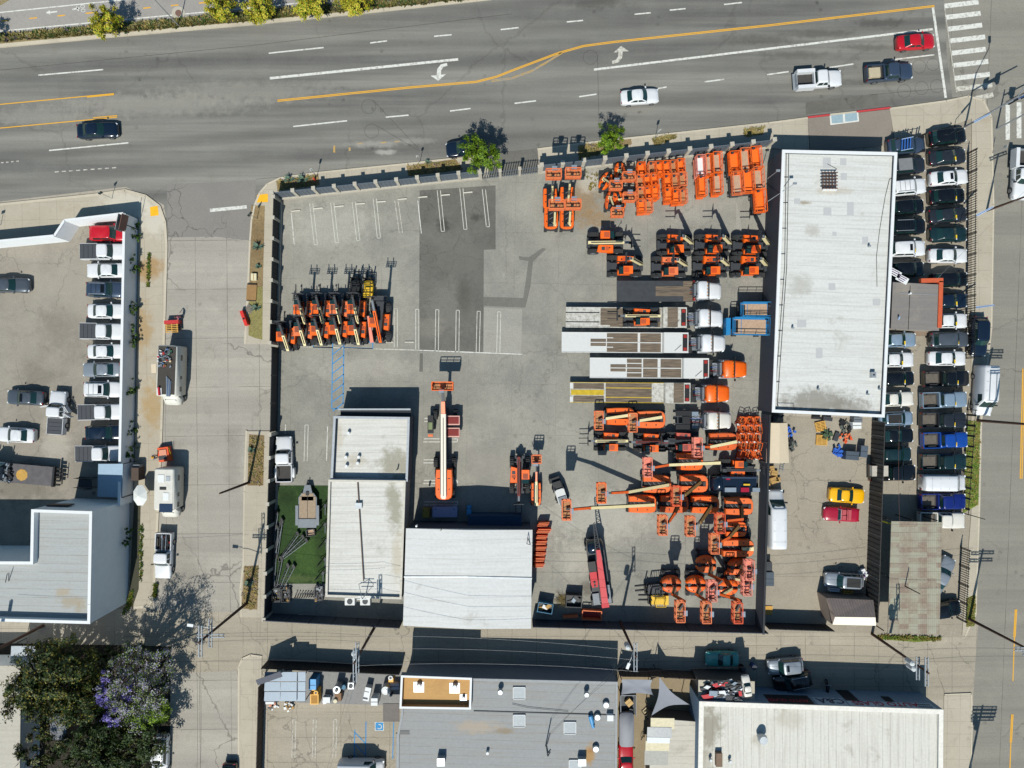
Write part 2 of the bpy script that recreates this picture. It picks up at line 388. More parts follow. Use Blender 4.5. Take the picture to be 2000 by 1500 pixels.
slab('bike_path', [(-400, 40), (0, 4), (40, -30), (700, -120), (960, -60), (700, 6), (488, 22), (250, 46), (0, 68), (-400, 104)], .06, g_path)
slab('dirt_verge', [(-400, 10), (-400, -300), (300, -300), (40, -12), (0, 12), (-400, 50)], .08, g_dirt2)
slab('planted_verge', [(-400, 104), (0, 68), (250, 46), (488, 22), (700, 4), (960, -30), (960, -4), (750, 18), (500, 43), (250, 65), (0, 88), (-400, 126)], .13, g_dirt2)

curbs = MB()
def curb(pts, m=None, w_=.22, z=.14):
    q = [Vector((*P(*p), 0)) for p in pts]
    for a, c in zip(q[:-1], q[1:]):
        d = (c - a).normalized() * .02
        curbs.bar(a + Vector((0, 0, z / 2)) - d, c + Vector((0, 0, z / 2)) + d, w_, z, m or g_curb)
curb([(-400, 126), (0, 90), (250, 67), (500, 45), (750, 20), (960, -3)], w_=.42, z=.15)
curb([(-400, 448), (0, 400), (185, 381), (245, 372), (285, 383), (312, 403), (323, 434), (326, 480), (322, 620), (316, 840), (309, 1000), (301, 1165), (293, 1183), (262, 1186)], w_=.3)
curb([(479, 672), (485, 560), (489, 470), (492, 430), (498, 401), (508, 377), (523, 360), (548, 348), (620, 338), (790, 321), (952, 303)])
curb([(1050, 292), (1160, 278), (1500, 241), (1577, 231)]); curb([(1737, 213), (1847, 198), (1890, 189), (1919, 196), (1935, 230), (1939, 400), (1935, 640), (1915, 820), (1911, 1000), (1904, 1200), (1884, 1241)])
curb([(482, 841), (478, 960), (476, 1100), (470, 1150), (472, 1204)]); curb([(507, 1700), (467, 1500), (467, 1302), (474, 1286), (490, 1279), (512, 1282)])
curb([(1844, 1356), (1896, 1354), (1897, 1420), (1890, 1700)], w_=.18)
curb([(1577, 230), (1620, 225)], mat('red_curb_paint', 'b03a3c', .7)); curb([(1620, 225), (1672, 219)]); curb([(1672, 219), (1738, 211)], mat('red_curb_paint', 'b03a3c'))
tag(curbs.build('curb'), kind='structure')

# planters, verges and painted squares lying on the slabs
for p in ([(491, 402), (518, 402), (514, 560), (513, 664), (498, 660), (486, 655)], [(540, 354), (622, 341), (625, 362), (543, 373)], [(794, 325), (890, 311), (905, 332), (798, 345)],
          [(487, 848), (517, 850), (515, 948), (484, 948)], [(478, 1105), (506, 1104), (503, 1190), (472, 1188)], [(1128, 286), (1170, 280), (1172, 302), (1132, 310)], [(1172, 280), (1232, 272), (1234, 282), (1222, 288), (1172, 300)], [(1272, 272), (1318, 262), (1320, 270), (1278, 286)]):
    sheet('planter_soil', p, .128, g_dirt)
sheet('planter_grass', [(487, 560), (514, 560), (513, 664), (498, 660), (486, 655)], .134, ground_mat('dry_grass', '6f6a3e', '8a8353', spots=.3, grain=.5))
sheet('grass_verge', [(1889, 822), (1915, 822), (1910, 985), (1880, 1002), (1884, 900)], .13, g_grass)
sheet('grass_verge', [(1712, 1240), (1838, 1244), (1838, 1250), (1790, 1254), (1712, 1248)], .03, g_grass)
sheet('grass_verge', [(1886, 1168), (1904, 1160), (1902, 1222), (1886, 1224)], .13, g_grass)
sheet('access_cover', [(1619, 223), (1675, 217), (1677, 238), (1621, 245)], .128, mat('pale_frame', 'c9c9c2', .8))
sheet('access_cover', [(1622, 225), (1645, 222), (1646, 240), (1624, 242)], .134, mat('grate_glass', '8ba0a8', .6)); sheet('access_cover', [(1649, 222), (1672, 219), (1674, 236), (1650, 239)], .134, mat('grate_glass', '8ba0a8'))
yel = mat('tactile_yellow', 'e0a512', .8)
sheet('tactile_paving', [(503, 381), (524, 379), (524, 395), (501, 396)], .13, yel); sheet('tactile_paving', [(294, 405), (309, 402), (311, 421), (295, 423)], .13, yel)
sheet('woodland_floor', [(-60, 1255), (334, 1262), (330, 1700), (48, 1700), (46, 1390), (-60, 1290)], .024, mat('dark_tree_floor', '2b261c', .95, var=.4))  # dark ground sheet spread beneath the trees
sheet('wall_bed', [(263, 980), (276, 980), (272, 1150), (260, 1185), (252, 1185)], .128, mat('bed_soil', '3b3a2c', .95))

# ------------------------------------------------------------------ painted markings
def worn(name, hx, lo=.45):
    t = NT(name); n = t.noise(t.obj, 2.6, 7, .75)
    return t.done(t.mix(t.ramp(n, lo - .1, lo + .06), C('8d8980'), C(hx)), .85, 0, .3)
p_w = worn('road_paint_white', 'c6c6bf'); p_s = worn('stall_paint_white', 'b9b8ae', .44); p_y = worn('road_paint_yellow', 'cf9a2e', .38); p_f = worn('faded_paint_white', 'bcb9ae', .5); p_b = worn('parking_paint_blue', '3a80b2', .37); p_yf = worn('faded_paint_yellow', 'b08c42', .52)
def marks(name, z):
    b = MB()
    def ln(p, q, w_, m=p_w):
        a, c = Vector(P(*p)), Vector(P(*q)); d = (c - a).normalized(); n = Vector((-d.y, d.x)) * w_ / 2
        b.poly([(*(a - n), z), (*(c - n), z), (*(c + n), z), (*(a + n), z)], m)
    return b, ln
b, ln = marks('lane_marking', .022)
for p in [(75, 147, 202, 136), (525, 104, 632, 93), (723, 84, 756, 80), (848, 71, 882, 68), (978, 58, 1013, 54), (1107, 43, 1139, 40), (1239, 28, 1271, 25), (1308, 20, 1339, 17), (1414, 9, 1449, 5),
          (96, 294, 251, 279), (573, 247, 678, 236), (753, 229, 798, 225), (879, 217, 919, 212), (1005, 202, 1047, 197), (1131, 189, 1165, 184), (1280, 174, 1302, 170), (1376, 160, 1414, 155), (1498, 146, 1540, 140), (1620, 132, 1667, 125), (1741, 117, 1825, 107)]:
    ln(p[:2], p[2:], .17)
ln((527, 153), (895, 116), .32); ln((1160, 136), (1822, 57), .27); ln((1822, 15), (1847, 191), .32); ln((410, 411), (482, 404), .42); ln((1844, 10), (1868, 180), .1, p_f)
for i in range(9): ln((107 + i * 14, 336 - i), (115 + i * 14, 335.4 - i), .13, p_f)
for i in range(4): ln((2 + i * 10, 318 - i), (7 + i * 10, 317.6 - i), .13, p_f)
for i, (xl, y, xr) in enumerate([(1845, 9, 1911), (1848, 31, 1915), (1852, 54, 1918), (1856, 77, 1924), (1859, 101, 1925), (1862, 125, 1930), (1865, 150, 1933), (1868, 171, 1938), (1903, 190, 1940)]):
    ln((xl, y + 3), (xr, y - 5), .6, p_w if i not in (7, 8) else p_f)
ln((1968, 205), (1968, 273), .55, p_w); ln((1990, 200), (1990, 270), .6, p_w); ln((2016, 200), (2016, 270), .6, p_w)
def arrow(cx, cy, fl, m):
    k = 1 if not fl else -1
    def q(x, y): return (cx + x * k, cy + y * k)
    pts = [(15, -19), (16, -13), (8, -11), (4, -5), (3, 4), (13, 3), (-2, 16), (-17, 6), (-5, 5), (-4, -7), (3, -16)]
    b.poly([(*P(*q(x, y)), .022) for x, y in [pts[0], pts[1], pts[2], pts[3], pts[4], pts[8], pts[9], pts[10]]][::-1], m)
    b.poly([(*P(*q(x, y)), .0225) for x, y in [pts[5], pts[6], pts[7]]][::-1], m)
arrow(858, 142, False, p_w); arrow(1211, 106, True, p_f)
tag(b.build('lane_marking'), kind='structure')
b, ln = marks('centre_line', .03)
def dbl(pts, m=p_y, gap=.15, w_=.11):
    for s_ in (-1, 1):
        for p, q in zip(pts[:-1], pts[1:]):
            o = s_ * gap * S / 2 * 1.1; v = abs(q[1] - p[1]) > abs(q[0] - p[0]); ox, oy = (o, 0) if v else (0, o)
            ln((p[0] + ox, p[1] + oy), (q[0] + ox, q[1] + oy), w_, m)
dbl([(542, 197), (800, 171), (930, 160), (970, 150), (1000, 138), (1045, 121), (1090, 104), (1140, 90), (1200, 82), (1500, 50), (1825, 12)])
dbl([(960, 158), (1000, 153), (1040, 138), (1072, 119), (1098, 103)], p_yf)
ln((-200, 223), (223, 183), .12, p_y); ln((170, 190), (223, 185), .12, p_y); ln((-200, 269), (229, 229), .12, p_y); ln((182, 230), (229, 226), .12, p_y); ln((-100, 256), (0, 247), .12, p_y)
dbl([(1999, 720), (1996, 850), (1994, 935)], w_=.14, gap=.2); dbl([(1984, 1190), (1981, 1244)], w_=.14); ln((1981, 1244), (1978, 1330), .13, p_y); dbl([(1977, 1395), (1974, 1450)], w_=.13); ln((1974, 1450), (1970, 1560), .13, p_y)
tag(b.build('centre_line'), kind='structure')
b, ln = marks('path_marking', .066)
for (x, y) in [(65, 36), (120, 31), (175, 26), (287, 16), (341, 11), (396, 6), (450, 1), (10, 41)]: ln((x - 7, y + .6), (x + 8, y - .8), .16, p_y)
ln((-60, 31), (0, 25), .15); ln((0, 25), (262, -2), .15); ln((-60, 67), (488, 16), .15); ln((488, 16), (600, 5), .15)
ln((97, 25), (112, 23), .18); b.poly([(*P(90, 25.5), .067), (*P(99, 29), .067), (*P(98, 20.5), .067)], p_w)
for cx, cy in ((162, 13), (163, 21)):
    for k in range(10):
        a0, a1 = k * .628, (k + 1) * .628
        ln((cx + 4 * math.cos(a0), cy + 3 * math.sin(a0)), (cx + 4 * math.cos(a1), cy + 3 * math.sin(a1)), .09)
ln((142, 19), (156, 16), .2); ln((150, 13), (154, 22), .15)
tag(b.build('path_marking'), kind='structure')

b, ln = marks('parking_line', .034)
def hair(x0, y0, x1, y1, g=6.2, m=p_s, end=True):
    ln((x0, y0), (x1, y1), .085, m); ln((x0 + g, y0), (x1 + g, y1), .085, m)
    if end: ln((x1, y1), (x1 + g, y1), .085, m)
ln((569, 416), (575, 478), .1)
for t_ in ((605, 398, 614, 478), (646, 396, 655, 474), (688, 395, 697, 470), (729, 388, 737, 465), (854, 372, 862, 452), (898, 368, 906, 448), (942, 370, 950, 443)): hair(*t_)
hair(771, 392, 780, 455, 6.5, p_f, False); ln((816, 392), (823, 456), .1)
for t_ in ((770, 678, 770, 603), (812, 684, 812, 604), (850, 686, 851, 605), (890, 688, 891, 606), (930, 688, 932, 608), (970, 690, 972, 609)): hair(*t_)
ln((552, 676), (818, 684), .12, p_f); ln((818, 684), (1020, 692), .12)
for t_ in ((829, 817, 850, 817), ): ln(t_[:2], t_[2:], .1); ln((t_[0], t_[1] + 6), (t_[2], t_[3] + 6), .1)
for y in (857, 898, 938, 980):
    ln((828, y), (894, y), .1); ln((827, y + 6), (893, y + 6), .1); ln((894, y), (893, y + 6), .1)
hair(594, 900, 596, 830); ln((640, 833), (638, 900), .1); ln((558, 829), (557, 848), .1)
for x in (570, 610, 650): hair(x, 1480, x + 2, 1405, 6, p_f)
ln((612, 664), (612, 679), .12, p_b); ln((612, 678), (650, 679), .12, p_b); ln((672, 679), (728, 681), .12, p_b); ln((728, 681), (728, 660), .12, p_b)
ln((650, 664), (648, 798), .12, p_b); ln((672, 664), (670, 790), .12, p_b); ln((648, 798), (664, 798), .12, p_b)
for i in range(7): ln((650, 692 + i * 18.5), (672, 675 + i * 18.5), .12, p_b)
ln((615, 666), (628, 667), .28, p_b); ln((709, 667), (727, 668), .28, p_b)
ln((693, 1425), (692, 1478), .12, p_b); ln((715, 1409), (714, 1478), .12, p_b); ln((769, 1410), (767, 1482), .12, p_b)
for i in range(3): ln((693, 1430 + i * 22), (714, 1452 + i * 22), .12, p_b)
ln((741, 1410), (741, 1427), 1.15, p_w); b2 = .036
for (x, y, z_) in ((741, 1418.5, 0),):
    b.poly([(*P(a, c), .037) for a, c in ((733.5, 1426), (748.5, 1426), (748.5, 1411), (733.5, 1411))], p_b)
    for k in range(9):
        a0, a1 = -2 + k * .5, -2 + (k + 1) * .5
        p, q = (741 + 4.3 * math.cos(a0), 1419 + 4.3 * math.sin(a0)), (741 + 4.3 * math.cos(a1), 1419 + 4.3 * math.sin(a1))
        v0, v1 = Vector(P(*p)), Vector(P(*q)); n = (v1 - v0).normalized(); n = Vector((-n.y, n.x)) * .05
        b.poly([(*(v0 - n), .04), (*(v1 - n), .04), (*(v1 + n), .04), (*(v0 + n), .04)], p_w)
for (x0, y0, x1, y1) in ((653, 284, 653, 298), (683, 288, 683, 295)): ln((x0, y0), (x1, y1), .25, p_yf)
for (x, y) in ((702, 281), (748, 279), (775, 277)): ln((x - 4, y), (x + 6, y - 1), .18, p_yf)
tag(b.build('parking_line'), kind='structure')
# loop-detector saw cuts
lc = mat('saw_cut', '3e3c38', .9)
b = MB()
def loop_cut(cx, cy, r):
    pts = [P(cx + r * math.cos(k * .3142), cy + r * math.sin(k * .3142)) for k in range(21)]
    for p, q in zip(pts[:-1], pts[1:]): b.bar((*p, .007), (*q, .007), .035, .006, lc)
for t_ in ((720, 208, 14), (726, 256, 14), (1153, 112, 14), (1766, 178, 13), (1800, 172, 13), (1830, 168, 13), (1795, 130, 13), (1822, 126, 12)): loop_cut(*t_)
for p, q in (((729, 196), (819, 292)), ((737, 246), (819, 295)), ((1167, 108), (1171, 290)), ((1700, 185), (1850, 172)), ((0, 137), (500, 88)), ((500, 88), (1000, 27)), ((500, 350), (640, 338))): b.bar((*P(*p), .007), (*P(*q), .007), .04, .006, lc)
tag(b.build('saw_cut'), kind='structure')
# ------------------------------------------------------------------ buildings
white_wall = mat('white_stucco', 'd6d9da', .85, var=.07, scale=.8)
grey_wall = mat('grey_stucco', '6f757c', .85, var=.1, scale=.8)
slate_wall = mat('slate_painted_wall', '3c424c', .85, var=.12, scale=1.2)
dark_metal = mat('dark_metal', '22262b', .5, .3)
galv = mat('galvanised_metal', 'a9afb3', .45, .6, scale=2)
pole_wood = mat('weathered_pole_wood', '4a3327', .9, var=.25)
cap_white = mat('white_trim', 'cdcfcf', .7, var=.06)
conc = mat('cast_concrete', 'a8a294', .9)
black_rub = mat('black_rubber', '1b1c1e', .85)
def pm(pts, h): return [P(x, y, h) for x, y in ccw(pts)]

def building(name, label, pts, h, wall_m, roof_m, par=.5, th=.25, cap_m=None, cat='building', roof_name='roof'):
    """pts: photo outline of the roof edge at height h. walls + sunken roof + parapet"""
    out = pm(pts, h)
    t = thing(name, label, cat, (0, 0, 0))
    if par > 0:
        inn = offset(out, th)
        b = MB(); n = len(out)
        b.prism(out, -.05, h, wall_m, cap=False)
        b.prism(list(reversed(inn)), h - par - .02, h, wall_m, cap=False)
        b.build('wall', t)
        b = MB()
        o2, i2 = offset(out, -.03), offset(inn, .03)
        for i in range(n):
            j = (i + 1) % n
            b.poly([(*o2[i], h + .05), (*o2[j], h + .05), (*i2[j], h + .05), (*i2[i], h + .05)], cap_m or cap_white)
        b.prism(o2, h - .12, h + .05, cap_m or cap_white, cap=False)
        b.prism(list(reversed(i2)), h - .08, h + .05, cap_m or cap_white, cap=False)
        b.build('parapet', t)
        b = MB(); b.poly([(x, y, h - par) for x, y in inn], roof_m); b.build(roof_name, t)
    else:
        b = MB(); b.prism(offset(out, .12), -.05, h - .12, wall_m, cap=False); b.build('wall', t)
        b = MB(); b.prism(out, h - .12, h, cap_m or roof_m, top=roof_m, bottom=True); b.build(roof_name, t)
    return t
def part_box(t, name, px, py, zb, sx, sy, sz, m, rz=0, hz=None, **k):
    x, y = P(px, py, zb + sz if hz is None else hz)
    b = MB(); b.box(x, y, zb + sz / 2, sx, sy, sz, m, rz, **k); return b.build(name, t)
def part_cyl(t, name, px, py, z0, z1, r, m, r1=None, n=14):
    x, y = P(px, py, z1); b = MB(); b.cyl((x, y, z0), (x, y, z1), r, r1, m, n); return b.build(name, t)
def mushroom_vent(t, px, py, zr, r=.5, hh=.8, name='vent', m=None):
    x, y = P(px, py, zr + hh); b = MB(); m = m or galv
    b.cyl((x, y, zr), (x, y, zr + hh * .7), r * .72, r * .72, m, 16); b.cyl((x, y, zr + hh * .6), (x, y, zr + hh), r, r * .8, m, 16)
    return b.build(name, t)

r_white = roof_mat('white_membrane_roof', 'c0c1bd', '8a867b', 0, 1.55, .3, rot=-.035, dirt_lo=.62, blots=((1600, 785, 4.5, 5.5, 1.7, '6f6a5f', .75), (1575, 395, 4.5, 1.0, .25, '857a63', .8), (1660, 795, 4.5, 3, 1, '77736a', .6), (1590, 450, 4.5, 1.2, .8, '8d867a', .5), (1625, 372, 4.5, 2.4, .5, '9a8d78', .5), (1565, 555, 4.5, 1.5, 1.5, '8e8a80', .5)))
r_white2 = roof_mat('white_rolled_roof', 'c0bfb9', '857f72', 0, 1.05, .35, dirt_lo=.6, blots=((775, 905, 3.5, 2.6, 2.3, '84806f', .8), (692, 900, 3.5, 1.4, .9, '988f7c', .55), (770, 985, 4, 1.1, 3.6, '85816f', .8), (775, 1090, 4, .8, 3, 'a1967d', .5), (660, 850, 3.5, .6, 2, 'a59a83', .4)))
r_white3 = roof_mat('white_coated_roof', 'bfc0be', '9c9890', 0, 2.3, .3, dirt_lo=.63)
r_white4 = roof_mat('cream_panel_roof', 'c1bfb6', '88837a', 1, .93, .45, dirt_lo=.62, blots=((1386, 1420, 4.4, 1.7, 3, '77705f', .75), (1377, 1490, 4.4, 1.2, 2, '88806e', .5), (1540, 1405, 4.4, 2, 1.3, 'a2998b', .5), (1478, 1445, 4.4, .7, .8, '8a806f', .5)))
r_grey = roof_mat('grey_rolled_roof', '888a8a', '80745f', 0, 1.0, .35, rot=-.03, dirt_lo=.66, blots=((935, 1420, 4.2, 3.2, .8, 'a08f78', .55), (985, 1428, 4.2, 1.5, .35, '7d6c50', .7), (1152, 1475, 4.2, .7, 1.4, '9b7434', .8), (1155, 1466, 4.2, .5, .4, '8d5f25', .7)))
r_grey2 = roof_mat('pale_grey_rolled_roof', '9a9d9c', '857e6d', 0, 1.0, .4, rot=-.02, dirt_lo=.66, blots=((122, 1158, 7, 1.2, .6, '97876a', .6), (138, 1175, 7, 1.6, .8, '8f8063', .6), (152, 1190, 7, .8, .6, '8f8063', .5)))
r_tan = roof_mat('tan_gravel_roof', 'b08a55', '9c7849', 0, 1.6, .25)
t = NT('weathered_corrugated_roof'); sp = t.add('ShaderNodeSeparateXYZ'); t.link(t.obj, sp.inputs[0])
fx = t.math('FLOOR', t.math('DIVIDE', sp.outputs[0], 1.12)); fy = t.math('FLOOR', t.math('DIVIDE', sp.outputs[1], .62))
wn = t.add('ShaderNodeTexWhiteNoise'); wn.noise_dimensions = '2D'; cb = t.add('ShaderNodeCombineXYZ'); t.link(fx, cb.inputs[0]); t.link(fy, cb.inputs[1]); t.link(cb.outputs[0], wn.inputs['Vector'])
ph = t.math('SINE', t.math('MULTIPLY', sp.outputs[0], 2.6))
f_ = t.math('ADD', t.math('MULTIPLY', ph, .13), t.math('ADD', t.math('MULTIPLY', wn.outputs['Value'], .5), t.math('MULTIPLY', t.noise(t.obj, .9, 6, .7, .8), .6)))
col = t.mix(t.ramp(f_, .28, .75), C('7f7063'), C('92907f')); col = t.mix(t.ramp(t.noise(t.obj, 3, 5, .7), .5, .75, 0, .5), col, C('a89f8c'))
fr = t.math('FRACT', t.math('DIVIDE', sp.outputs[1], .95)); col = t.mix(t.math('MULTIPLY', t.math('LESS_THAN', fr, .06), .5), col, C('5a4d42'))
t.bump(t.math('SINE', t.math('MULTIPLY', sp.outputs[0], 26)), .5, .03)
r_rust = t.done(col, .75, .1, .3)

# --- long white warehouse
wh = building('warehouse', 'long white-roofed warehouse with slate side wall between machine yard and car lot', [(1528, 293), (1752, 298), (1727, 815), (1508, 805)], 4.7, slate_wall, r_white, .45, .3)
for (x, y, sx, sy) in ((1615, 318, .95, 1.25), (1647, 316, .75, .85), (1648, 345, .75, .85), (1557, 393, .75, .65), (1616, 413, .95, .95), (1661, 408, .8, 1.6), (1630, 457, .5, .5), (1566, 632, 1.1, .9), (1625, 560, .8, .8), (1690, 470, .7, .9), (1712, 590, .9, .8), (1600, 690, .8, 1.2)):
    part_box(wh, 'roof_patch', x, y, 4.25, sx, sy, .012, mat('grey_patch', 'a7a8a8', .85, var=.05))
x0, y0 = P(1621, 352, 4.9); b = MB()
for k in range(5): b.bar((x0 - .75 + k * .38, y0 - 1, 4.75), (x0 - .75 + k * .38, y0 + 1, 4.75), .09, .09, pole_wood)
for k in range(6): b.bar((x0 - .95, y0 - .95 + k * .38, 4.85), (x0 + .95, y0 - .95 + k * .38, 4.85), .1, .1, pole_wood)
b.build('roof_frame', wh)
part_box(wh, 'roof_curb', 1621, 369, 4.25, 1.7, .3, .3, cap_white)
b = MB()
for (p, q) in (((1536, 300), (1533, 520)), ((1541, 300), (1537, 520)), ((1533, 520), (1512, 800)), ((1537, 520), (1518, 800))): b.cyl((*P(*p, 4.4), 4.36), (*P(*q, 4.4), 4.36), .03, .03, dark_metal, 6)
for k in range(9): b.cyl((*P(1528 - k * 2.2, 346 + k * 50, 4.4), 4.36), (*P(1541 - k * 2.2, 346 + k * 50, 4.4), 4.36), .03, .03, dark_metal, 6)
b.build('conduit', wh)
b = MB(); b.path([(*P(1748, 346, 4.5), 4.5), (*P(1738, 350, 4.4), 4.32), (*P(1729, 384, 4.3), 4.3), (*P(1718, 450, 4.3), 4.3), (*P(1712, 500, 4.3), 4.3), (*P(1713, 560, 4.3), 4.3)], .025, dark_metal)
b.build('cable', wh); b = MB(); b.path([(*P(1616, 320, 4.3), 4.3), (*P(1634, 330, 4.3), 4.32), (*P(1622, 345, 4.3), 4.5)], .025, dark_metal); b.build('cable', wh)
for x, y in ((1707, 732), (1697, 770), (1550, 640), (1600, 760), (1720, 760), (1700, 480)): mushroom_vent(wh, x, y, 4.25, .14, .5)
part_box(wh, 'roof_hatch', 1707, 732, 4.25, .55, .7, .5, galv)
b = MB(); b.path([(*P(1521, 790, 4.6), 4.3), (*P(1521, 795, 4.9), 4.9), (*P(1553, 796, 4.9), 4.9), (*P(1553, 800, 4.6), 4.3)], .03, dark_metal); b.build('guard_rail', wh)
for (a, c) in (((1500, 393), (1553, 358)), ((1499, 349), (1520, 333))):   # lamp brackets on the west wall
    b = MB(); b.cyl((*P(*a, 3.2), 3.2), (*P(*c, 6), 6), .045, .035, galv, 6); x, y = P(*c, 6); b.box(x, y, 5.95, .45, .25, .14, galv); b.build('lamp_bracket', wh)

# --- office pair and workshop roof
off = building('office', 'small flat white-roofed office with dark awning strip, north of the lawn building', [(652, 813), (800, 815), (796, 940), (646, 938)], 3.9, slate_wall, r_white2, .75, .22, mat('grey_trim', '9ea3a8', .7))
part_box(off, 'awning', 734, 806, 3.15, 8.6, 1.1, .15, dark_metal); part_box(off, 'awning_trim', 731, 799.5, 3.3, 8.8, .2, .12, galv)
for x, y in ((680, 846), (675, 893), (700, 893), (676, 911), (698, 905)): mushroom_vent(off, x, y, 3.15, .22, .5, m=cap_white)
part_cyl(off, 'flue', 775, 917, 3.15, 3.9, .08, dark_metal)
t = building('lawn_side_building', 'long white-roofed building with rooftop mast beside the artificial lawn', [(642, 937), (792, 939), (784, 1170), (636, 1165)], 4.1, mat('pale_stucco', '9b9a92', .85), r_white2, .3, .2, mat('dusty_trim', 'b9b5aa', .8))
b = MB(); b.path([(*P(698, 940, 4.1), 4.0), (*P(701, 988, 4.1), 4.0), (*P(710, 1135, 4.1), 4.05)], .07, mat('rusty_pipe', '5b4a3e', .7)); b.build('pipe', t)
part_box(t, 'junction_box', 700, 988, 3.9, .8, .7, .3, galv)
b = MB(); x, y = P(711, 1165, 5)
b.cyl((x, y, 3.8), (x, y, 6.2), .06, .05, galv)
for k, (z, l) in enumerate(((4.9, 1.5), (5.5, 1.9), (6.1, 1.2))): b.bar((x - l / 2, y, z), (x + l / 2, y, z), .06, .06, galv)
for s_ in (-1, 1): b.cyl((x + s_ * .9, y + 1.1, 3.8), (x, y, 6), .03, .03, galv)
b.build('mast', t)
for px in (683, 713):
    o = part_box(t, 'air_conditioner', px, 1175, 2.6, 1.2, .9, 1.0, mat('ac_white', 'c2c3c0', .6)); 
    x, y = P(px, 1175, 3.62); b = MB(); b.cyl((x, y, 3.6), (x, y, 3.63), .34, .34, dark_metal, 16); b.build('fan', o)
shop = thing('workshop', 'big white low-gabled workshop building in front of the machine yard', 'building')
hh = 5.3
o4 = pm([(793, 1032), (1040, 1035), (1037, 1228), (787, 1222)], hh)
b = MB(); b.prism(offset(o4, .15), -.05, hh - .1, slate_wall, cap=False); b.build('wall', shop)
mid = lambda a, c: ((a[0] + c[0]) / 2, (a[1] + c[1]) / 2)
A, B_, C_, D_ = o4    # ccw from some corner; ridge runs north-south
sw, se, ne, nw = sorted(o4, key=lambda p: (p[1], p[0]))[0], sorted(o4, key=lambda p: (p[1], -p[0]))[0], sorted(o4, key=lambda p: (-p[1], -p[0]))[0], sorted(o4, key=lambda p: (-p[1], p[0]))[0]
lo = sorted(o4, key=lambda p: p[1])[:2]; hi = sorted(o4, key=lambda p: p[1])[2:]
sw, se = sorted(lo); nw, ne = sorted(hi)
rs, rn = mid(sw, se), mid(nw, ne); zr = hh + .55
b = MB(); b.poly([(*sw, hh), (*rs, zr), (*rn, zr), (*nw, hh)], r_white3); b.poly([(*rs, zr), (*se, hh), (*ne, hh), (*rn, zr)], r_white3)
b.poly([(*sw, hh), (*se, hh), (*rs, zr)], white_wall); b.poly([(*ne, hh), (*nw, hh), (*rn, zr)], white_wall)
b.prism([sw, se, ne, nw], hh - .15, hh, cap_white, cap=False); b.build('roof', shop)
b = MB(); b.bar((*P(789, 1127, 5.4), 5.38), (*P(914, 1127, 5.9), 5.9), .18, .05, galv); b.bar((*P(914, 1127, 5.9), 5.9), (*P(1039, 1130, 5.4), 5.38), .18, .05, galv); b.build('ridge_strip', shop)
b = MB(); b.path([(*P(1035, 1062, 5.5), 5.4), (*P(1031, 1050, 6), 6), (*P(1029, 1062, 6), 6), (*P(1036, 1064, 5.4), 5.4)], .04, dark_metal); b.build('service_bracket', shop)
part_cyl(shop, 'vent', 813, 1028, 5.2, 5.9, .12, cap_white); part_cyl(shop, 'vent', 861, 1036, 5.3, 6.1, .05, dark_metal)

# --- tall white L-shaped building bottom left
lb = building('dealership_building', 'tall white L-shaped building with grey flat roof beside the dealership lot', [(62, 995), (180, 999), (176, 1218), (-220, 1207), (-220, 1096), (60, 1097)], 7.6, white_wall, r_grey2, .75, .28)
part_box(lb, 'window', 118, 986, 4.6, 2.6, .12, 1.2, dark_metal, hz=5.2)
b = MB(); x, y = P(3, 1132, 8)
for s_ in (0, .5): b.bar((x, y - .5, 6.9 + s_), (x + .4, y + .6, 7.4 + s_ * .5), .06, .06, dark_metal)
b.build('roof_antenna', lb)
sheet_m = mat('blue_grey_sheet', '7f95a6', .5, .2, var=.08)
can = thing('metal_canopy', 'small sloping metal canopy behind the dealership wall above the stairs', 'canopy')
b = MB(); q = [(192, 906), (240, 906), (238, 972), (190, 970)]
zz = [3.2, 3.2, 2.6, 2.6]; b.poly([(*P(*p, z), z) for p, z in zip(q, zz)][::-1], sheet_m); b.poly([(*P(*p, z), z - .08) for p, z in zip(q, zz)], sheet_m)
b.build('roof_sheet', can); b = MB()
for p, z in zip(q, zz): b.cyl((*P(*p, z), 0), (*P(*p, z), z - .05), .05, .05, dark_metal)
b.build('post', can)
st = thing('outdoor_stairs', 'dark steel stairs and railing beside the metal canopy', 'stairs')
b = MB()
for k in range(9): x, y = P(148 + k * 5, 943, 1); b.box(x, y, .2 + k * .25, .3, 1.3, .06, dark_metal)
b.build('tread', st); b = MB()
for yy in (934, 952):
    b.bar((*P(145, yy, 1), 1.1), (*P(190, yy, 3), 3.3), .06, .06, dark_metal)
    for k in range(6): b.cyl((*P(148 + k * 8, yy, 1), 0), (*P(148 + k * 8, yy, 1), 1.2 + k * .4), .03, .03, dark_metal, 6)
b.build('railing', st)

# --- bottom buildings
gb = building('grey_roof_building', 'wide grey-roofed building along the south side of the alley', [(790, 1322), (1206, 1332), (1202, 1700), (774, 1700), (776, 1435), (783, 1400)], 4.3, grey_wall, r_grey, .12, .2, mat('grey_trim2', '8e9193', .8))
b = MB(); zr = 4.18
o = pm([(783, 1319), (922, 1324), (920, 1386), (780, 1384)], 5.1); i_ = offset(o, .25)
b.prism(o, zr, 5.1, grey_wall, cap=False); b.prism(list(reversed(i_)), zr, 5.1, mat('tan_stucco', 'a98557', .9), cap=False)
for k in range(4):
    j = (k + 1) % 4; b.poly([(*o[k], 5.1), (*o[j], 5.1), (*i_[j], 5.1), (*i_[k], 5.1)], cap_white)
pen = b.build('penthouse', gb); b = MB(); b.poly([(x, y, zr + .2) for x, y in i_], r_tan); b.build('tan_roof', pen)
for x, y in ((818, 1342), (888, 1344)):
    part_box(gb, 'vent_base', x, y, zr + .2, 1.25, 1.25, .05, galv); mushroom_vent(gb, x, y - 1, zr + .25, .33, .5, m=cap_white)
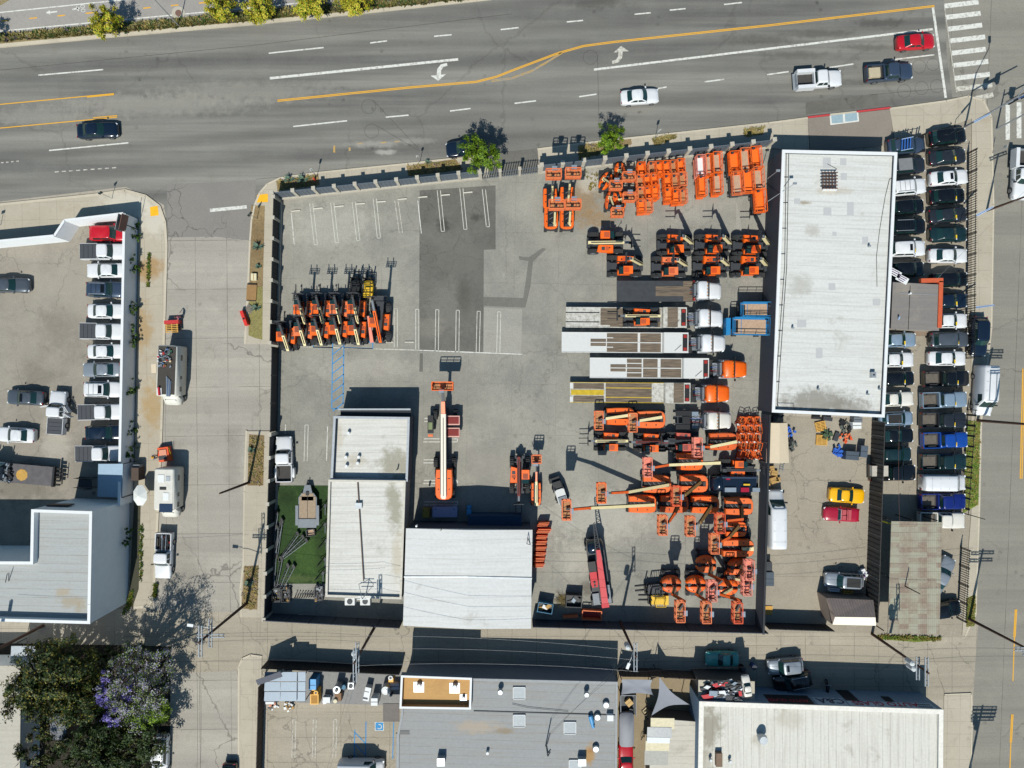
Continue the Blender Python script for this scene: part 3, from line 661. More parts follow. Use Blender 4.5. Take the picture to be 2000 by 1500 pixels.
part_box(gb, 'vent_base', 905, 1363, zr + .2, .85, .85, .05, galv); mushroom_vent(gb, 905, 1364, zr + .25, .2, .35, m=cap_white)
for x, y in ((977, 1353), (1146, 1358)): mushroom_vent(gb, x, y, zr, .33, .9)
for x, y in ((1014, 1353), (1014, 1407), (1113, 1421), (1123, 1495)):
    o = part_box(gb, 'skylight', x, y, zr, 1.4, 1.4, .12, mat('skylight_pane', '8b9499', .5)); 
    X, Y = P(x, y, zr); b = MB()
    for dx, dy, sx, sy in ((-.72, 0, .06, 1.5), (.72, 0, .06, 1.5), (0, .72, 1.5, .06), (0, -.72, 1.5, .06)): b.box(X + dx, Y + dy, zr + .08, sx, sy, .18, cap_white)
    b.build('frame', o)
for x, y in ((1164, 1464), (1167, 1402), (1184, 1378)): mushroom_vent(gb, x, y, zr, .42, .5)
part_box(gb, 'roof_unit', 861, 1489, zr, .9, .9, .9, galv); part_box(gb, 'roof_unit', 1137, 1490, zr, .95, .8, .9, galv)
part_box(gb, 'roof_unit', 1192, 1403, zr, .75, .7, .6, cap_white); part_cyl(gb, 'flue', 952, 1472, zr, 4.7, .18, cap_white)
b = MB(); b.cyl((*P(1153, 1398, 4.5), 4.5), (*P(1157, 1412, 4.5), 4.5), .28, .28, mat('blue_tank', '3b84b5', .5), 12); b.cyl((*P(1156, 1412, 4.4), 4.4), (*P(1159, 1421, 4.4), 4.4), .2, .2, mat('blue_tank', '3b84b5', .5), 12); b.build('blue_tank', gb)
b = MB(); b.path([(*P(1066, 1460, 4.5), 4.2), (*P(1069, 1450, 5), 5.2), (*P(1074, 1430, 5.4), 5.6)], .07, dark_metal); b.path([(*P(1067, 1457, 4.5), 4.3), (*P(1070, 1478, 4.6), 4.5), (*P(1075, 1470, 4.6), 4.4)], .07, dark_metal); b.build('service_mast', gb)
b = MB(); b.bar((*P(925, 1389, 4.25), 4.22), (*P(1202, 1397, 4.25), 4.22), .1, .08, dark_metal); b.path([(*P(1000, 1375, 4.3), 4.3), (*P(1030, 1382, 4.3), 4.3), (*P(1110, 1390, 4.3), 4.3)], .025, dark_metal); b.build('roof_line', gb)
part_box(gb, 'service_door_roof', 787, 1467, 3.9, 1.7, 4.2, .3, r_grey); part_box(gb, 'recess_shade_plate', 789, 1431, 4.2, 1.3, .45, .02, dark_metal)  # thin flat plate; its dark colour stands in for shade in a recess
part_box(gb, 'side_canopy', 764, 1392, 2.7, 2.0, 2.2, .12, mat('brown_shingle', '6b6560', .9))

# --- glass shop, white panel roof with painted north wall
gs = building('glass_shop', 'cream panel-roofed shop with painted lettering on its north wall', [(1366, 1370), (1842, 1386), (1839, 1720), (1360, 1720)], 4.5, mat('blue_grey_wall', '6b8093', .85, var=.1, scale=1), r_white4, .22, .5, mat('cream_trim', 'd2cfc6', .75))
mushroom_vent(gs, 1492, 1447, 4.28, .6, 1.2); mushroom_vent(gs, 1389, 1486, 4.28, .2, .6); mushroom_vent(gs, 1427, 1489, 4.28, .2, .6)
part_box(gs, 'roof_unit', 1405, 1485, 4.28, .75, 1.6, .6, mat('rusty_unit', '6e5a48', .8))
nw0 = Vector((*P(1366, 1370, 4.5), 0)); ne0 = Vector((*P(1842, 1386, 4.5), 0)); dW = (ne0 - nw0); LW = dW.length; dW.normalize(); nW = Vector((-dW.y, dW.x, 0))
def wallpt(u, z, o=.012): return tuple(nw0 + dW * u + nW * o + Vector((0, 0, z)))
def wallrect(b, u0, u1, z0, z1, m, o=.012): b.poly([wallpt(u0, z0, o), wallpt(u0, z1, o), wallpt(u1, z1, o), wallpt(u1, z0, o)], m)
def wu(px): return (px - 1366) / (1842 - 1366) * LW
navy = mat('navy_letter_paint', '1d2340', .7); redl = mat('red_letter_paint', '8e2438', .7); palep = mat('pale_sign_panel', '93a7b8', .8); blackp = mat('black_sign_panel', '14181c', .7)
b = MB(); wallrect(b, wu(1505), wu(1594), 2.0, 4.3, blackp); wallrect(b, wu(1600), wu(1660), 2.4, 4.35, palep); wallrect(b, wu(1664), wu(1832), 3.0, 4.36, palep)
b.build('sign_panel', gs)
b = MB(); wallrect(b, wu(1665), wu(1692), .1, 3.0, dark_metal); wallrect(b, wu(1745), wu(1763), 1.5, 2.9, dark_metal); b.build('roller_door', gs)
def lettering(name, txt, u, z, size, m, par, o=.03, sx=1.0):
    cu = bpy.data.curves.new(name, 'FONT'); cu.body = txt; cu.size = size; cu.align_x = 'CENTER'; cu.extrude = .01; cu.offset = .02
    tmp = bpy.data.objects.new(name, cu); COL.objects.link(tmp)
    me = bpy.data.meshes.new_from_object(tmp.evaluated_get(bpy.context.evaluated_depsgraph_get())); bpy.data.objects.remove(tmp)
    me.materials.clear(); me.materials.append(m)
    ob = bpy.data.objects.new(name, me); COL.objects.link(ob); ob.parent = par
    p = wallpt(u, z, o)
    # text x axis runs along -dW so that it reads from the north
    M = Matrix((( -dW.x * sx, 0, nW.x), (-dW.y * sx, 0, nW.y), (0, 1, 0))).to_4x4(); M.translation = p
    ob.matrix_world = M
    return ob
lettering('lettering', 'C&A', wu(1632), 2.65, 1.75, navy, gs, sx=.95)
lettering('lettering', 'AUTO GLASS', wu(1738), 3.1, 1.35, redl, gs, sx=1.0)
lettering('lettering', 'AUTO GLASS', wu(1546), 3.2, .9, redl, gs, sx=.95)
b = MB()
for r_ in range(2):
    for k in range(7): wallrect(b, wu(1800 + k * 4), wu(1802.6 + k * 4), 3.25 + r_ * .55, 3.6 + r_ * .55, navy, .03)
b.build('small_lettering', gs)

# --- corrugated carport, sales office, shed, tents
rb = thing('rusty_carport', 'large weathered carport of patchy brown and green corrugated sheets', 'carport')
o = pm([(1741, 1018), (1840, 1020), (1835, 1238), (1734, 1237)], 3.6)
b = MB(); b.prism(o, 3.5, 3.6, r_rust, top=r_rust, bottom=True); b.build('roof', rb)
b = MB()
for x, y in o + [mid(o[0], o[1]), mid(o[1], o[2]), mid(o[2], o[3]), mid(o[3], o[0])]: b.cyl((x * .99, y * .99, 0), (x * .99, y * .99, 3.52), .07, .07, dark_metal)
b.build('post', rb)
yb = mat('yellow_bollard_paint', 'b9b12c', .7)
b = MB(); b.bar((*P(1721, 1017, 1), 1), (*P(1742, 1024, 3.4), 3.3), .15, .15, yb); b.build('yellow_brace', rb)
so = thing('sales_office', 'small grey-roofed sales office with orange fascia inside the car lot', 'building')
o = pm([(1744, 551), (1838, 556), (1834, 646), (1740, 642)], 3.1)
b = MB(); b.prism(offset(o, .1), 0, 3.05, mat('office_wall', '8e8578', .8), cap=False); b.build('wall', so)
b = MB(); b.prism(o, 2.98, 3.1, r_grey, top=roof_mat('shingle_roof', '74706d', '8a8377', 0, .9, .3)); b.build('roof', so)
of = mat('orange_fascia', 'b5502c', .7)
b = MB(); e = P(1798, 545, 3.3)
def fas(p, q, w_): b.bar((*P(*p, 3.2), 3.0), (*P(*q, 3.2), 3.0), w_, .5, of)
fas((1799, 548), (1842, 547), .5); fas((1838, 549), (1835, 640), .5); b.build('orange_fascia', so)
part_cyl(so, 'vent', 1779, 573, 3.1, 3.5, .12, cap_white)
b = MB(); b.bar((*P(1778, 558, 3.14), 3.12), (*P(1774, 644, 3.14), 3.12), .06, .03, dark_metal); b.bar((*P(1757, 572, 3.14), 3.12), (*P(1836, 576, 3.14), 3.12), .06, .03, galv); b.build('roof_seam', so)
part_box(so, 'lean_to_roof', 1748, 575, 2.5, 1.0, 2.4, .1, galv); part_box(so, 'step_deck', 1801, 650, .05, 3.0, .7, .3, mat('deck_wood', '7a6a5a', .9))
for i, (x, y) in enumerate(((1748, 533), (1762, 545))):
    sg = thing('banner_sign', ('upper ' if i == 0 else 'lower ') + 'white tilted sign board by the sales office roof', 'sign', (*P(x, y, 3.2), 3.2), R(-28))
    b = MB(); b.box(0, 0, 0, 1.5, .8, .06, cap_white); b.build('board', sg)
    b = MB()
    for k in range(3): b.box(-.05, .24 - k * .24, .04, 1.1 - .2 * k, .1, .02, mat('purple_print', '5c4a66', .8))
    b.build('print', sg); b = MB(); b.cyl((0, 0, -3.2), (0, 0, 0), .04, .04, dark_metal); b.build('post', sg)
sh = thing('gable_shed', 'tan corrugated gable shed at the south fence of the storage lot', 'shed')
r_shed = roof_mat('tan_corrugated', 'a89488', '8f8075', 1, .33, .5, corr=.33); r_shed2 = mat('cream_sheet', 'd8cfbf', .7, var=.06)
zs, zt = 2.6, 4.1
c = [(1614, 1168), (1706, 1172), (1711, 1222), (1626, 1220)]; 
W0, E0, E1, W1 = [P(*p, z) for p, z in zip(c, (zs, zs, 2.9, 2.9))]
RW, RE = P(1631, 1205, zt), P(1710, 1206, zt)
b = MB(); b.poly([(*RW, zt), (*RE, zt), (*E0, zs), (*W0, zs)], r_shed); b.poly([(*W1, 2.9), (*E1, 2.9), (*RE, zt), (*RW, zt)], r_shed2); b.poly([(*W0, zs), (*W1, 2.9), (*RW, zt)], r_shed); b.poly([(*E1, 2.9), (*E0, zs), (*RE, zt)], r_shed); b.build('roof', sh)
b = MB(); b.prism([W0, W1, E1, E0], 0, zs, mat('shed_wall', '7a6d62', .9), cap=False); b.build('wall', sh)
def gazebo(name, label, pts, z, m, zr=.5):
    g = thing(name, label, 'tent'); o = [P(*p, z) for p in pts]      # nw, ne, se, sw
    r0, r1 = mid(o[0], o[1]), mid(o[3], o[2])
    b = MB(); b.poly([(*o[0], z), (*o[3], z), (*r1, z + zr), (*r0, z + zr)], m); b.poly([(*r0, z + zr), (*r1, z + zr), (*o[2], z), (*o[1], z)], m)
    b.poly([(*o[1], z), (*o[0], z), (*r0, z + zr)], m); b.poly([(*o[3], z), (*o[2], z), (*r1, z + zr)], m)
    for p, q in ((0, 1), (1, 2), (2, 3), (3, 0)): b.poly([(*o[p], z), (*o[q], z), (*o[q], z - .2), (*o[p], z - .2)], m)
    b.build('canopy', g); b = MB()
    for q in o + [mid(o[0], o[3]), mid(o[1], o[2])]: b.cyl((*q, 0), (*q, z), .03, .03, galv, 6)
    b.build('frame', g); return g
gazebo('canopy_tent', 'long beige canopy tent against the wall of the storage lot', [(1500, 826), (1538, 826), (1541, 904), (1497, 904)], 2.3, mat('beige_canvas', 'c3b49b', .8, var=.06), .55)

# --- equipment canopies, shade sails and patched roofs south of the alley
ec = thing('panel_canopy', 'blue-grey metal panel canopy at the west end of the alley workshop', 'canopy')
bl = mat('blue_grey_panel', '74808c', .5, .3, var=.1)
b = MB()
for (x0, x1, z) in ((517, 548, 3.0), (548.5, 580, 3.3), (580.5, 597, 3.05)):
    for k in range(3):
        q = [(x0, 1313 + k * 19), (x1 - .5, 1313 + k * 19), (x1 - .5, 1331 + k * 19), (x0 - 1, 1331 + k * 19)]
        o = pm(q, z); b.prism(o, z - .1, z + .05 * (k - 1), bl)
b.build('roof_panel', ec); b = MB()
for p in ((518, 1314), (596, 1316), (517, 1368), (595, 1370), (556, 1369), (556, 1314)): b.cyl((*P(*p, 3), 0), (*P(*p, 3), 2.95), .06, .06, dark_metal)
b.build('post', ec)
sg = thing('slanted_board', 'long dark board lying slanted across the blue-grey panel canopy', 'board'); b = MB(); b.bar((*P(501, 1334, 3.6), 3.5), (*P(549, 1317, 3.9), 3.8), .7, .06, mat('slate_board', '474a55', .7)); b.build('board', sg)
sail = mat('grey_shade_cloth', '7e8188', .8, var=.05)
def sail_thing(name, label, corners, z):
    g = thing(name, label, 'shade sail'); n = len(corners); ring = []
    c_ = Vector((sum(p[0] for p in corners) / n, sum(p[1] for p in corners) / n))
    for i in range(n):
        a, c = Vector(corners[i]), Vector(corners[(i + 1) % n])
        for k in range(6):
            u = k / 6; p = a.lerp(c, u); p = p + (c_ - p) * (.3 if n == 3 else .1) * 4 * u * (1 - u); ring.append((*P(p.x, p.y, z), z - .25 * 4 * u * (1 - u)))
    b = MB(); cc = (*P(c_.x, c_.y, z), z - .35); m_ = len(ring)
    b.add(ring + [cc], [((i + 1) % m_, i, m_) for i in range(m_)], sail, True); b.build('cloth', g); b = MB()
    for p in corners: b.cyl((*P(*p, z), 0), (*P(*p, z), z + .1), .05, .05, dark_metal)
    b.build('post', g); return g
sail_thing('shade_sail', 'rectangular grey shade sail over the service yard', [(1214, 1327), (1274, 1328), (1275, 1357), (1213, 1357)], 3.2)
sail_thing('shade_sail', 'triangular grey shade sail stretched east of the rectangular one', [(1288, 1322), (1346, 1376), (1272, 1398)], 3.6)
pr = thing('patched_shed', 'low shed roofed with patched white and cream sheets beside the glass shop', 'shed')
b = MB(); o = pm([(1272, 1403), (1364, 1410), (1360, 1720), (1262, 1720)], 2.9); b.prism(offset(o, .1), 0, 2.8, mat('shed_wall2', '5d564d', .9), cap=False); b.build('wall', pr)
b = MB(); b.prism(o, 2.78, 2.9, r_white4, top=roof_mat('dirty_white_sheet', 'b3aea2', '8d8777', 0, 1.9, .5)); b.build('roof', pr)
for (x, y, sx, sy, m, z) in ((1294, 1413, 2.9, 1.3, mat('cream_tarp', 'c9c0a2', .8), .06), (1288, 1431, 3.0, 1.3, mat('worn_zinc', '8f9293', .5, .4), .1), (1286, 1446, 2.8, .7, cap_white, .13), (1284, 1457, 2.9, 1.2, mat('cream_tarp', 'c9c0a2', .8), .07), (1282, 1480, 2.9, 1.8, mat('dull_zinc', '9c9b93', .7), .05)):
    part_box(pr, 'roof_sheet', x, y, 2.9, sx, sy, z, m, -.02)
hs = building('bungalow', 'pale flat-roofed house at the lower left corner behind the trees', [(-200, 1300), (46, 1300), (40, 1380), (36, 1720), (-200, 1720)], 3.6, white_wall, roof_mat('bungalow_roof', 'a9a498', '8f8877', 0, 3, .2), 0)
pf = thing('metal_frame_shed', 'small open metal-roofed shelter between the alley and the dark trees', 'shelter')
o = pm([(22, 1262), (70, 1262), (68, 1297), (20, 1297)], 2.6); b = MB(); b.prism(o, 2.5, 2.6, galv, bottom=True); b.build('roof', pf); b = MB()
for q in o: b.cyl((*q, 0), (*q, 2.5), .05, .05, dark_metal)
b.build('post', pf)
tr = thing('tile_roof_hut', 'little hut with blue-grey tiled roof between the trees', 'hut'); o = pm([(97, 1396), (128, 1396), (130, 1446), (98, 1446)], 3.0)
b = MB(); b.prism(o, 0, 2.9, mat('shed_wall', '7a6d62'), cap=False); b.build('wall', tr); b = MB()
b.prism(o, 2.88, 3.0, roof_mat('scallop_tile', '75797f', '4b4d52', 0, .28, .8, corr=.28)); b.build('roof', tr)
# ------------------------------------------------------------------ walls and fences
fence_grey = mat('grey_fence_steel', '59626b', .6, .2, var=.08); fence_dk = mat('dark_fence_mesh', '24272b', .8)
def lerp(p, q, u): return (p[0] + (q[0] - p[0]) * u, p[1] + (q[1] - p[1]) * u)
def post_fence(name, label, p, q, h, n, panel_m, post_m, pw=.4, cap=True, ph=None, base=None, slats=0):
    """p,q ground points in photo pixels"""
    t = thing(name, label, 'fence'); a, c = Vector((*P(*p), 0)), Vector((*P(*q), 0)); rz = math.atan2(c.y - a.y, c.x - a.x)
    for i in range(n):
        u, v = a.lerp(c, i / n), a.lerp(c, (i + 1) / n); b = MB()
        if slats:
            d = (v - u); k = int(d.length / slats)
            for j in range(k):
                w_ = u.lerp(v, (j + .5) / k); b.box(w_.x, w_.y, h / 2, slats * .28, .05, h - .1, panel_m, rz)
            b.bar(u + Vector((0, 0, h - .25)), v + Vector((0, 0, h - .25)), .05, .06, panel_m); b.bar(u + Vector((0, 0, .3)), v + Vector((0, 0, .3)), .05, .06, panel_m)
        else:
            b.bar(u + Vector((0, 0, h / 2)), v + Vector((0, 0, h / 2)), .08, h, panel_m)
            k = max(2, int((v - u).length / .5))
            for j in range(k + 1):
                w_ = u.lerp(v, j / k); b.box(w_.x, w_.y, h / 2, .05, .14, h - .04, panel_m, rz)
        b.build('panel', t)
    if base:
        b = MB(); b.bar(a + Vector((0, 0, .2)), c + Vector((0, 0, .2)), .5, .4, base); b.build('base_wall', t)
    for i in range(n + 1):
        u = a.lerp(c, i / n); b = MB(); b.box(u.x, u.y, (ph or h) / 2, pw, pw, (ph or h), post_m, rz)
        if cap: b.box(u.x, u.y, (ph or h) + .04, pw + .1, pw + .1, .08, post_m, rz)
        b.build('post', t)
    return t
post_fence('steel_fence', 'grey steel panel fence with concrete posts along the car-park stalls', (546, 388), (938, 347), 2.6, 10, fence_grey, conc, .36, ph=2.75, base=conc)
post_fence('sliding_gate', 'grey slatted sliding gate across the yard driveway', (940, 350), (1052, 338), 2.5, 3, fence_grey, conc, .3, ph=2.6, slats=.3)
post_fence('steel_fence', 'grey steel panel fence behind the orange lifts along the boulevard', (1056, 336), (1496, 288), 2.6, 11, fence_grey, conc, .42, ph=2.8, base=conc)
post_fence('mesh_fence', 'dark mesh fence with concrete posts along the planter strip', (548, 395), (541, 672), 2.5, 7, fence_dk, conc, .34, ph=2.6, base=conc)
post_fence('rolling_gate', 'long dark rolling gate across the west driveway of the yard', (544, 680), (541, 840), 2.4, 3, fence_dk, dark_metal, .15, False)
post_fence('mesh_fence', 'dark mesh fence with concrete posts beside the parked dual-wheel pickup and lawn', (541, 846), (530, 1196), 2.5, 8, fence_dk, conc, .36, ph=2.6)
post_fence('board_fence', 'dark board fence behind the lawn building along the alley', (530, 1198), (786, 1212), 2.7, 6, slate_wall, dark_metal, .12, False)
post_fence('board_fence', 'dark board fence along the alley behind the bins and boom lifts', (1040, 1210), (1484, 1222), 2.7, 9, slate_wall, dark_metal, .12, False)
post_fence('chain_fence', 'dark fence closing the storage lot toward the alley', (1490, 1216), (1612, 1220), 2.3, 4, fence_dk, dark_metal, .12, False)
bw = mat('weathered_black_boards', '3a3835', .9, var=.35, scale=1.5)
def wall(name, label, p, q, h, th, m, capm=None, cat='wall'):
    t = thing(name, label, cat); a, c = Vector((*P(*p), h / 2)), Vector((*P(*q), h / 2))
    b = MB(); b.bar(a, c, th, h, m); b.build('wall_body', t)
    if capm:
        b = MB(); b.bar(a + Vector((0, 0, h / 2 + .04)), c + Vector((0, 0, h / 2 + .04)), th + .06, .08, capm); b.build('coping', t)
    return t
wall('yard_wall', 'long dark slate wall between the machine yard and the storage lot', (1488, 808), (1476, 1224), 2.6, .2, slate_wall, dark_metal)
post_fence('plank_fence', 'tall weathered black plank fence between storage lot and car lot', (1703, 822), (1690, 1200), 3.0, 14, bw, galv, .1, False)
wall('boundary_wall', 'long white-painted wall on the sidewalk beside the row of dealership cars', (268, 428), (258, 980), 2.8, .25, white_wall, cap_white)
def seg_wall(name, label, pts, h, th, m, capm):
    t = thing(name, label, 'wall'); b = MB(); c = MB()
    for p, q in zip(pts[:-1], pts[1:]):
        a, d = Vector((*P(*p), h / 2)), Vector((*P(*q), h / 2)); b.bar(a, d, th, h, m); c.bar(a + Vector((0, 0, h / 2 + .04)), d + Vector((0, 0, h / 2 + .04)), th + .06, .08, capm)
    b.build('wall_body', t); c.build('coping', t)
seg_wall('boundary_wall', 'white angled wall along the boulevard side of the dealership lot', [(266, 428), (155, 441), (136, 470), (-60, 489)], 2.8, .22, white_wall, cap_white)
sg = thing('billboard', 'narrow two-faced sign standing on the dealership wall corner', 'sign', (*P(238, 436, 3.4), 0), R(-12))
b = MB(); b.box(-.25, 0, 3.4, .06, 2.0, 1.4, mat('faded_billboard', '8f8b86', .7)); b.build('board', sg); b = MB(); b.box(.2, .1, 3.4, .06, 2.0, 1.4, mat('rust_billboard', '6d4c43', .7)); b.build('back_board', sg); b = MB(); b.cyl((0, 0, 0), (0, 0, 3), .1, .1, dark_metal); b.build('post', sg)
post_fence('picket_fence', 'black steel picket fence in front of the car lot, along the avenue', (1888, 300), (1884, 700), 2.0, 10, black_rub, black_rub, .1, False, slats=.28)
post_fence('picket_fence', 'black steel picket fence between the blue pickups and the grass verge', (1888, 800), (1874, 1000), 1.9, 5, black_rub, black_rub, .1, False, slats=.9)
post_fence('picket_fence', 'black steel picket fence around the corner below the carport', (1875, 1068), (1868, 1206), 2.0, 4, black_rub, black_rub, .1, False, slats=.28)
post_fence('entry_gate', 'black tubular gate standing folded at the corner of the car lot', (1736, 282), (1790, 272), 2.2, 2, black_rub, black_rub, .12, False, slats=.5)
post_fence('brown_fence', 'low brown slatted fence along the sidewalk of the small parking lot', (516, 1330), (510, 1560), 2.0, 8, mat('brown_slats', '3f332d', .8), dark_metal, .12, False)
post_fence('metal_screen', 'tall black metal screen between the alley and the workshop equipment', (524, 1290), (785, 1302), 2.4, 6, mat('black_screen', '15181b', .7), dark_metal, .1, False)
post_fence('board_fence', 'brown board fence hiding the service yard from the alley', (1206, 1305), (1290, 1306), 2.4, 3, mat('brown_boards', '4b3f37', .9), dark_metal, .1, False)
post_fence('board_fence', 'long brown board fence between the service yard and the parked teal car', (1290, 1308), (1460, 1318), 2.3, 6, mat('brown_boards', '4b3f37', .9), dark_metal, .1, False)
for i, (px, py) in enumerate(((578, 412), (622, 407), (663, 403), (704, 398), (745, 394), (786, 389), (826, 385), (870, 381), (914, 376))):
    b = MB(); b.box(0, 0, .09, 1.15, .16, .13, mat('parking_block', 'bdb9ae', .85), ty=.6); o = b.build('wheel_stop', None, (*P(px, py), .02)); o.rotation_euler[2] = R(5)
    tag(o, 'pale concrete wheel stop at the head of a stall along the steel fence', 'wheel stop', 'wheel stops along the car-park fence')
for i, px in enumerate((759, 800)):
    b = MB(); b.box(0, 0, .09, 1.15, .16, .13, mat('parking_block', 'bdb9ae', .85), ty=.6); o = b.build('wheel_stop', None, (*P(px, 668), .02))
    tag(o, 'pale concrete wheel stop beside the big orange telehandler', 'wheel stop', 'wheel stops by the telehandlers')
# ------------------------------------------------------------------ road vehicles
glass = mat('tinted_glass', '16302f', .06, 0, var=.05, spec=.8); rubber = mat('tyre_rubber', '2a2b2c', .85, var=.3, scale=9)
rim_m = mat('alloy_rim', '8d9195', .35, .7); lampw = mat('headlamp_lens', 'd5dadd', .15); lampr = mat('taillamp_lens', '7a0d12', .2)
trim = mat('black_trim', '121315', .5); liner = mat('bed_liner', '3a3836', .85, var=.3)
def paint(name, hx, rough=.28, metal=.0, coat=.6): return mat(name, hx, rough, metal, var=.07, scale=1.2, coat=coat)
PAINT = dict(white=paint('white_car_paint', 'c8cacc', .35, 0, .25), black=paint('black_car_paint', '0b0d0f', .22), silver=paint('silver_car_paint', '8d949b', .3, .4), grey=paint('grey_car_paint', '4d545c', .3, .3), darkgrey=paint('graphite_car_paint', '262a30', .25, .2),
             navy=paint('navy_car_paint', '0f1b2b', .22), slate=paint('slate_blue_car_paint', '39475a', .3, .3), red=paint('red_car_paint', 'ab1420', .28), crimson=paint('crimson_car_paint', '97102c', .3), blue=paint('blue_car_paint', '123f8c', .28), dblue=paint('deep_blue_car_paint', '0f1f62', .28),
             green=paint('dark_green_car_paint', '12272a', .25), teal=paint('teal_car_paint', '3d948c', .4), yellow=paint('yellow_car_paint', 'e0a60c', .3), lblue=paint('pale_blue_car_paint', '8296a8', .3, .3), offwhite=paint('off_white_car_paint', 'c9c6bd', .4, 0, .2))
KEY = PAINT['white']
def tyre(t, x, y, r, w_, name='wheel', rim=rim_m):
    b = MB(); s = 1 if y > 0 else -1
    b.cyl((x, y - w_ / 2, r), (x, y + w_ / 2, r), r, r, rubber, 16); b.cyl((x, y + s * (w_ / 2 - .03), r), (x, y + s * (w_ / 2 + .015), r), r * .62, r * .6, rim, 12)
    return b.build(name, t)
def ring_rect(x0, x1, w0, w1, z, rx=.12):
    """rounded plan outline: x1 front; half widths w0 (rear), w1 (front)"""
    return [(x1, -w1 * .55, z), (x1 - rx * .25, -w1 * .88, z), (x1 - rx * 1.2, -w1, z), ((x0 + x1) / 2, -(w0 + w1) / 2 * 1.02, z), (x0 + rx * 1.2, -w0, z), (x0 + rx * .25, -w0 * .88, z), (x0, -w0 * .55, z),
            (x0, w0 * .55, z), (x0 + rx * .25, w0 * .88, z), (x0 + rx * 1.2, w0, z), ((x0 + x1) / 2, (w0 + w1) / 2 * 1.02, z), (x1 - rx * 1.2, w1, z), (x1 - rx * .25, w1 * .88, z), (x1, w1 * .55, z)]
SPEC = {  # L, W, belt z at cowl, at tail, roof z, cowl x, roof front, roof rear, rear glass base x, hood nose z
    'sedan': (4.8, 1.84, .98, 1.02, 1.44, .98, .22, -.98, -1.72, .72),
    'coupe': (4.6, 1.86, .92, .98, 1.30, .78, .02, -.85, -1.55, .66),
    'suv': (4.75, 1.94, 1.08, 1.16, 1.70, 1.12, .48, -1.78, -2.2, .85),
    'hatch': (4.3, 1.78, 1.0, 1.1, 1.52, 1.12, .38, -1.45, -1.98, .76),
    'open': (4.5, 1.76, .92, .95, .95, .55, .3, -.9, -1.0, .68),
    'cross': (4.5, 1.86, 1.03, 1.12, 1.6, 1.2, .5, -1.5, -2.02, .8),
    'minivan': (5.0, 1.96, 1.1, 1.18, 1.76, 1.5, .75, -2.0, -2.36, .85),
}
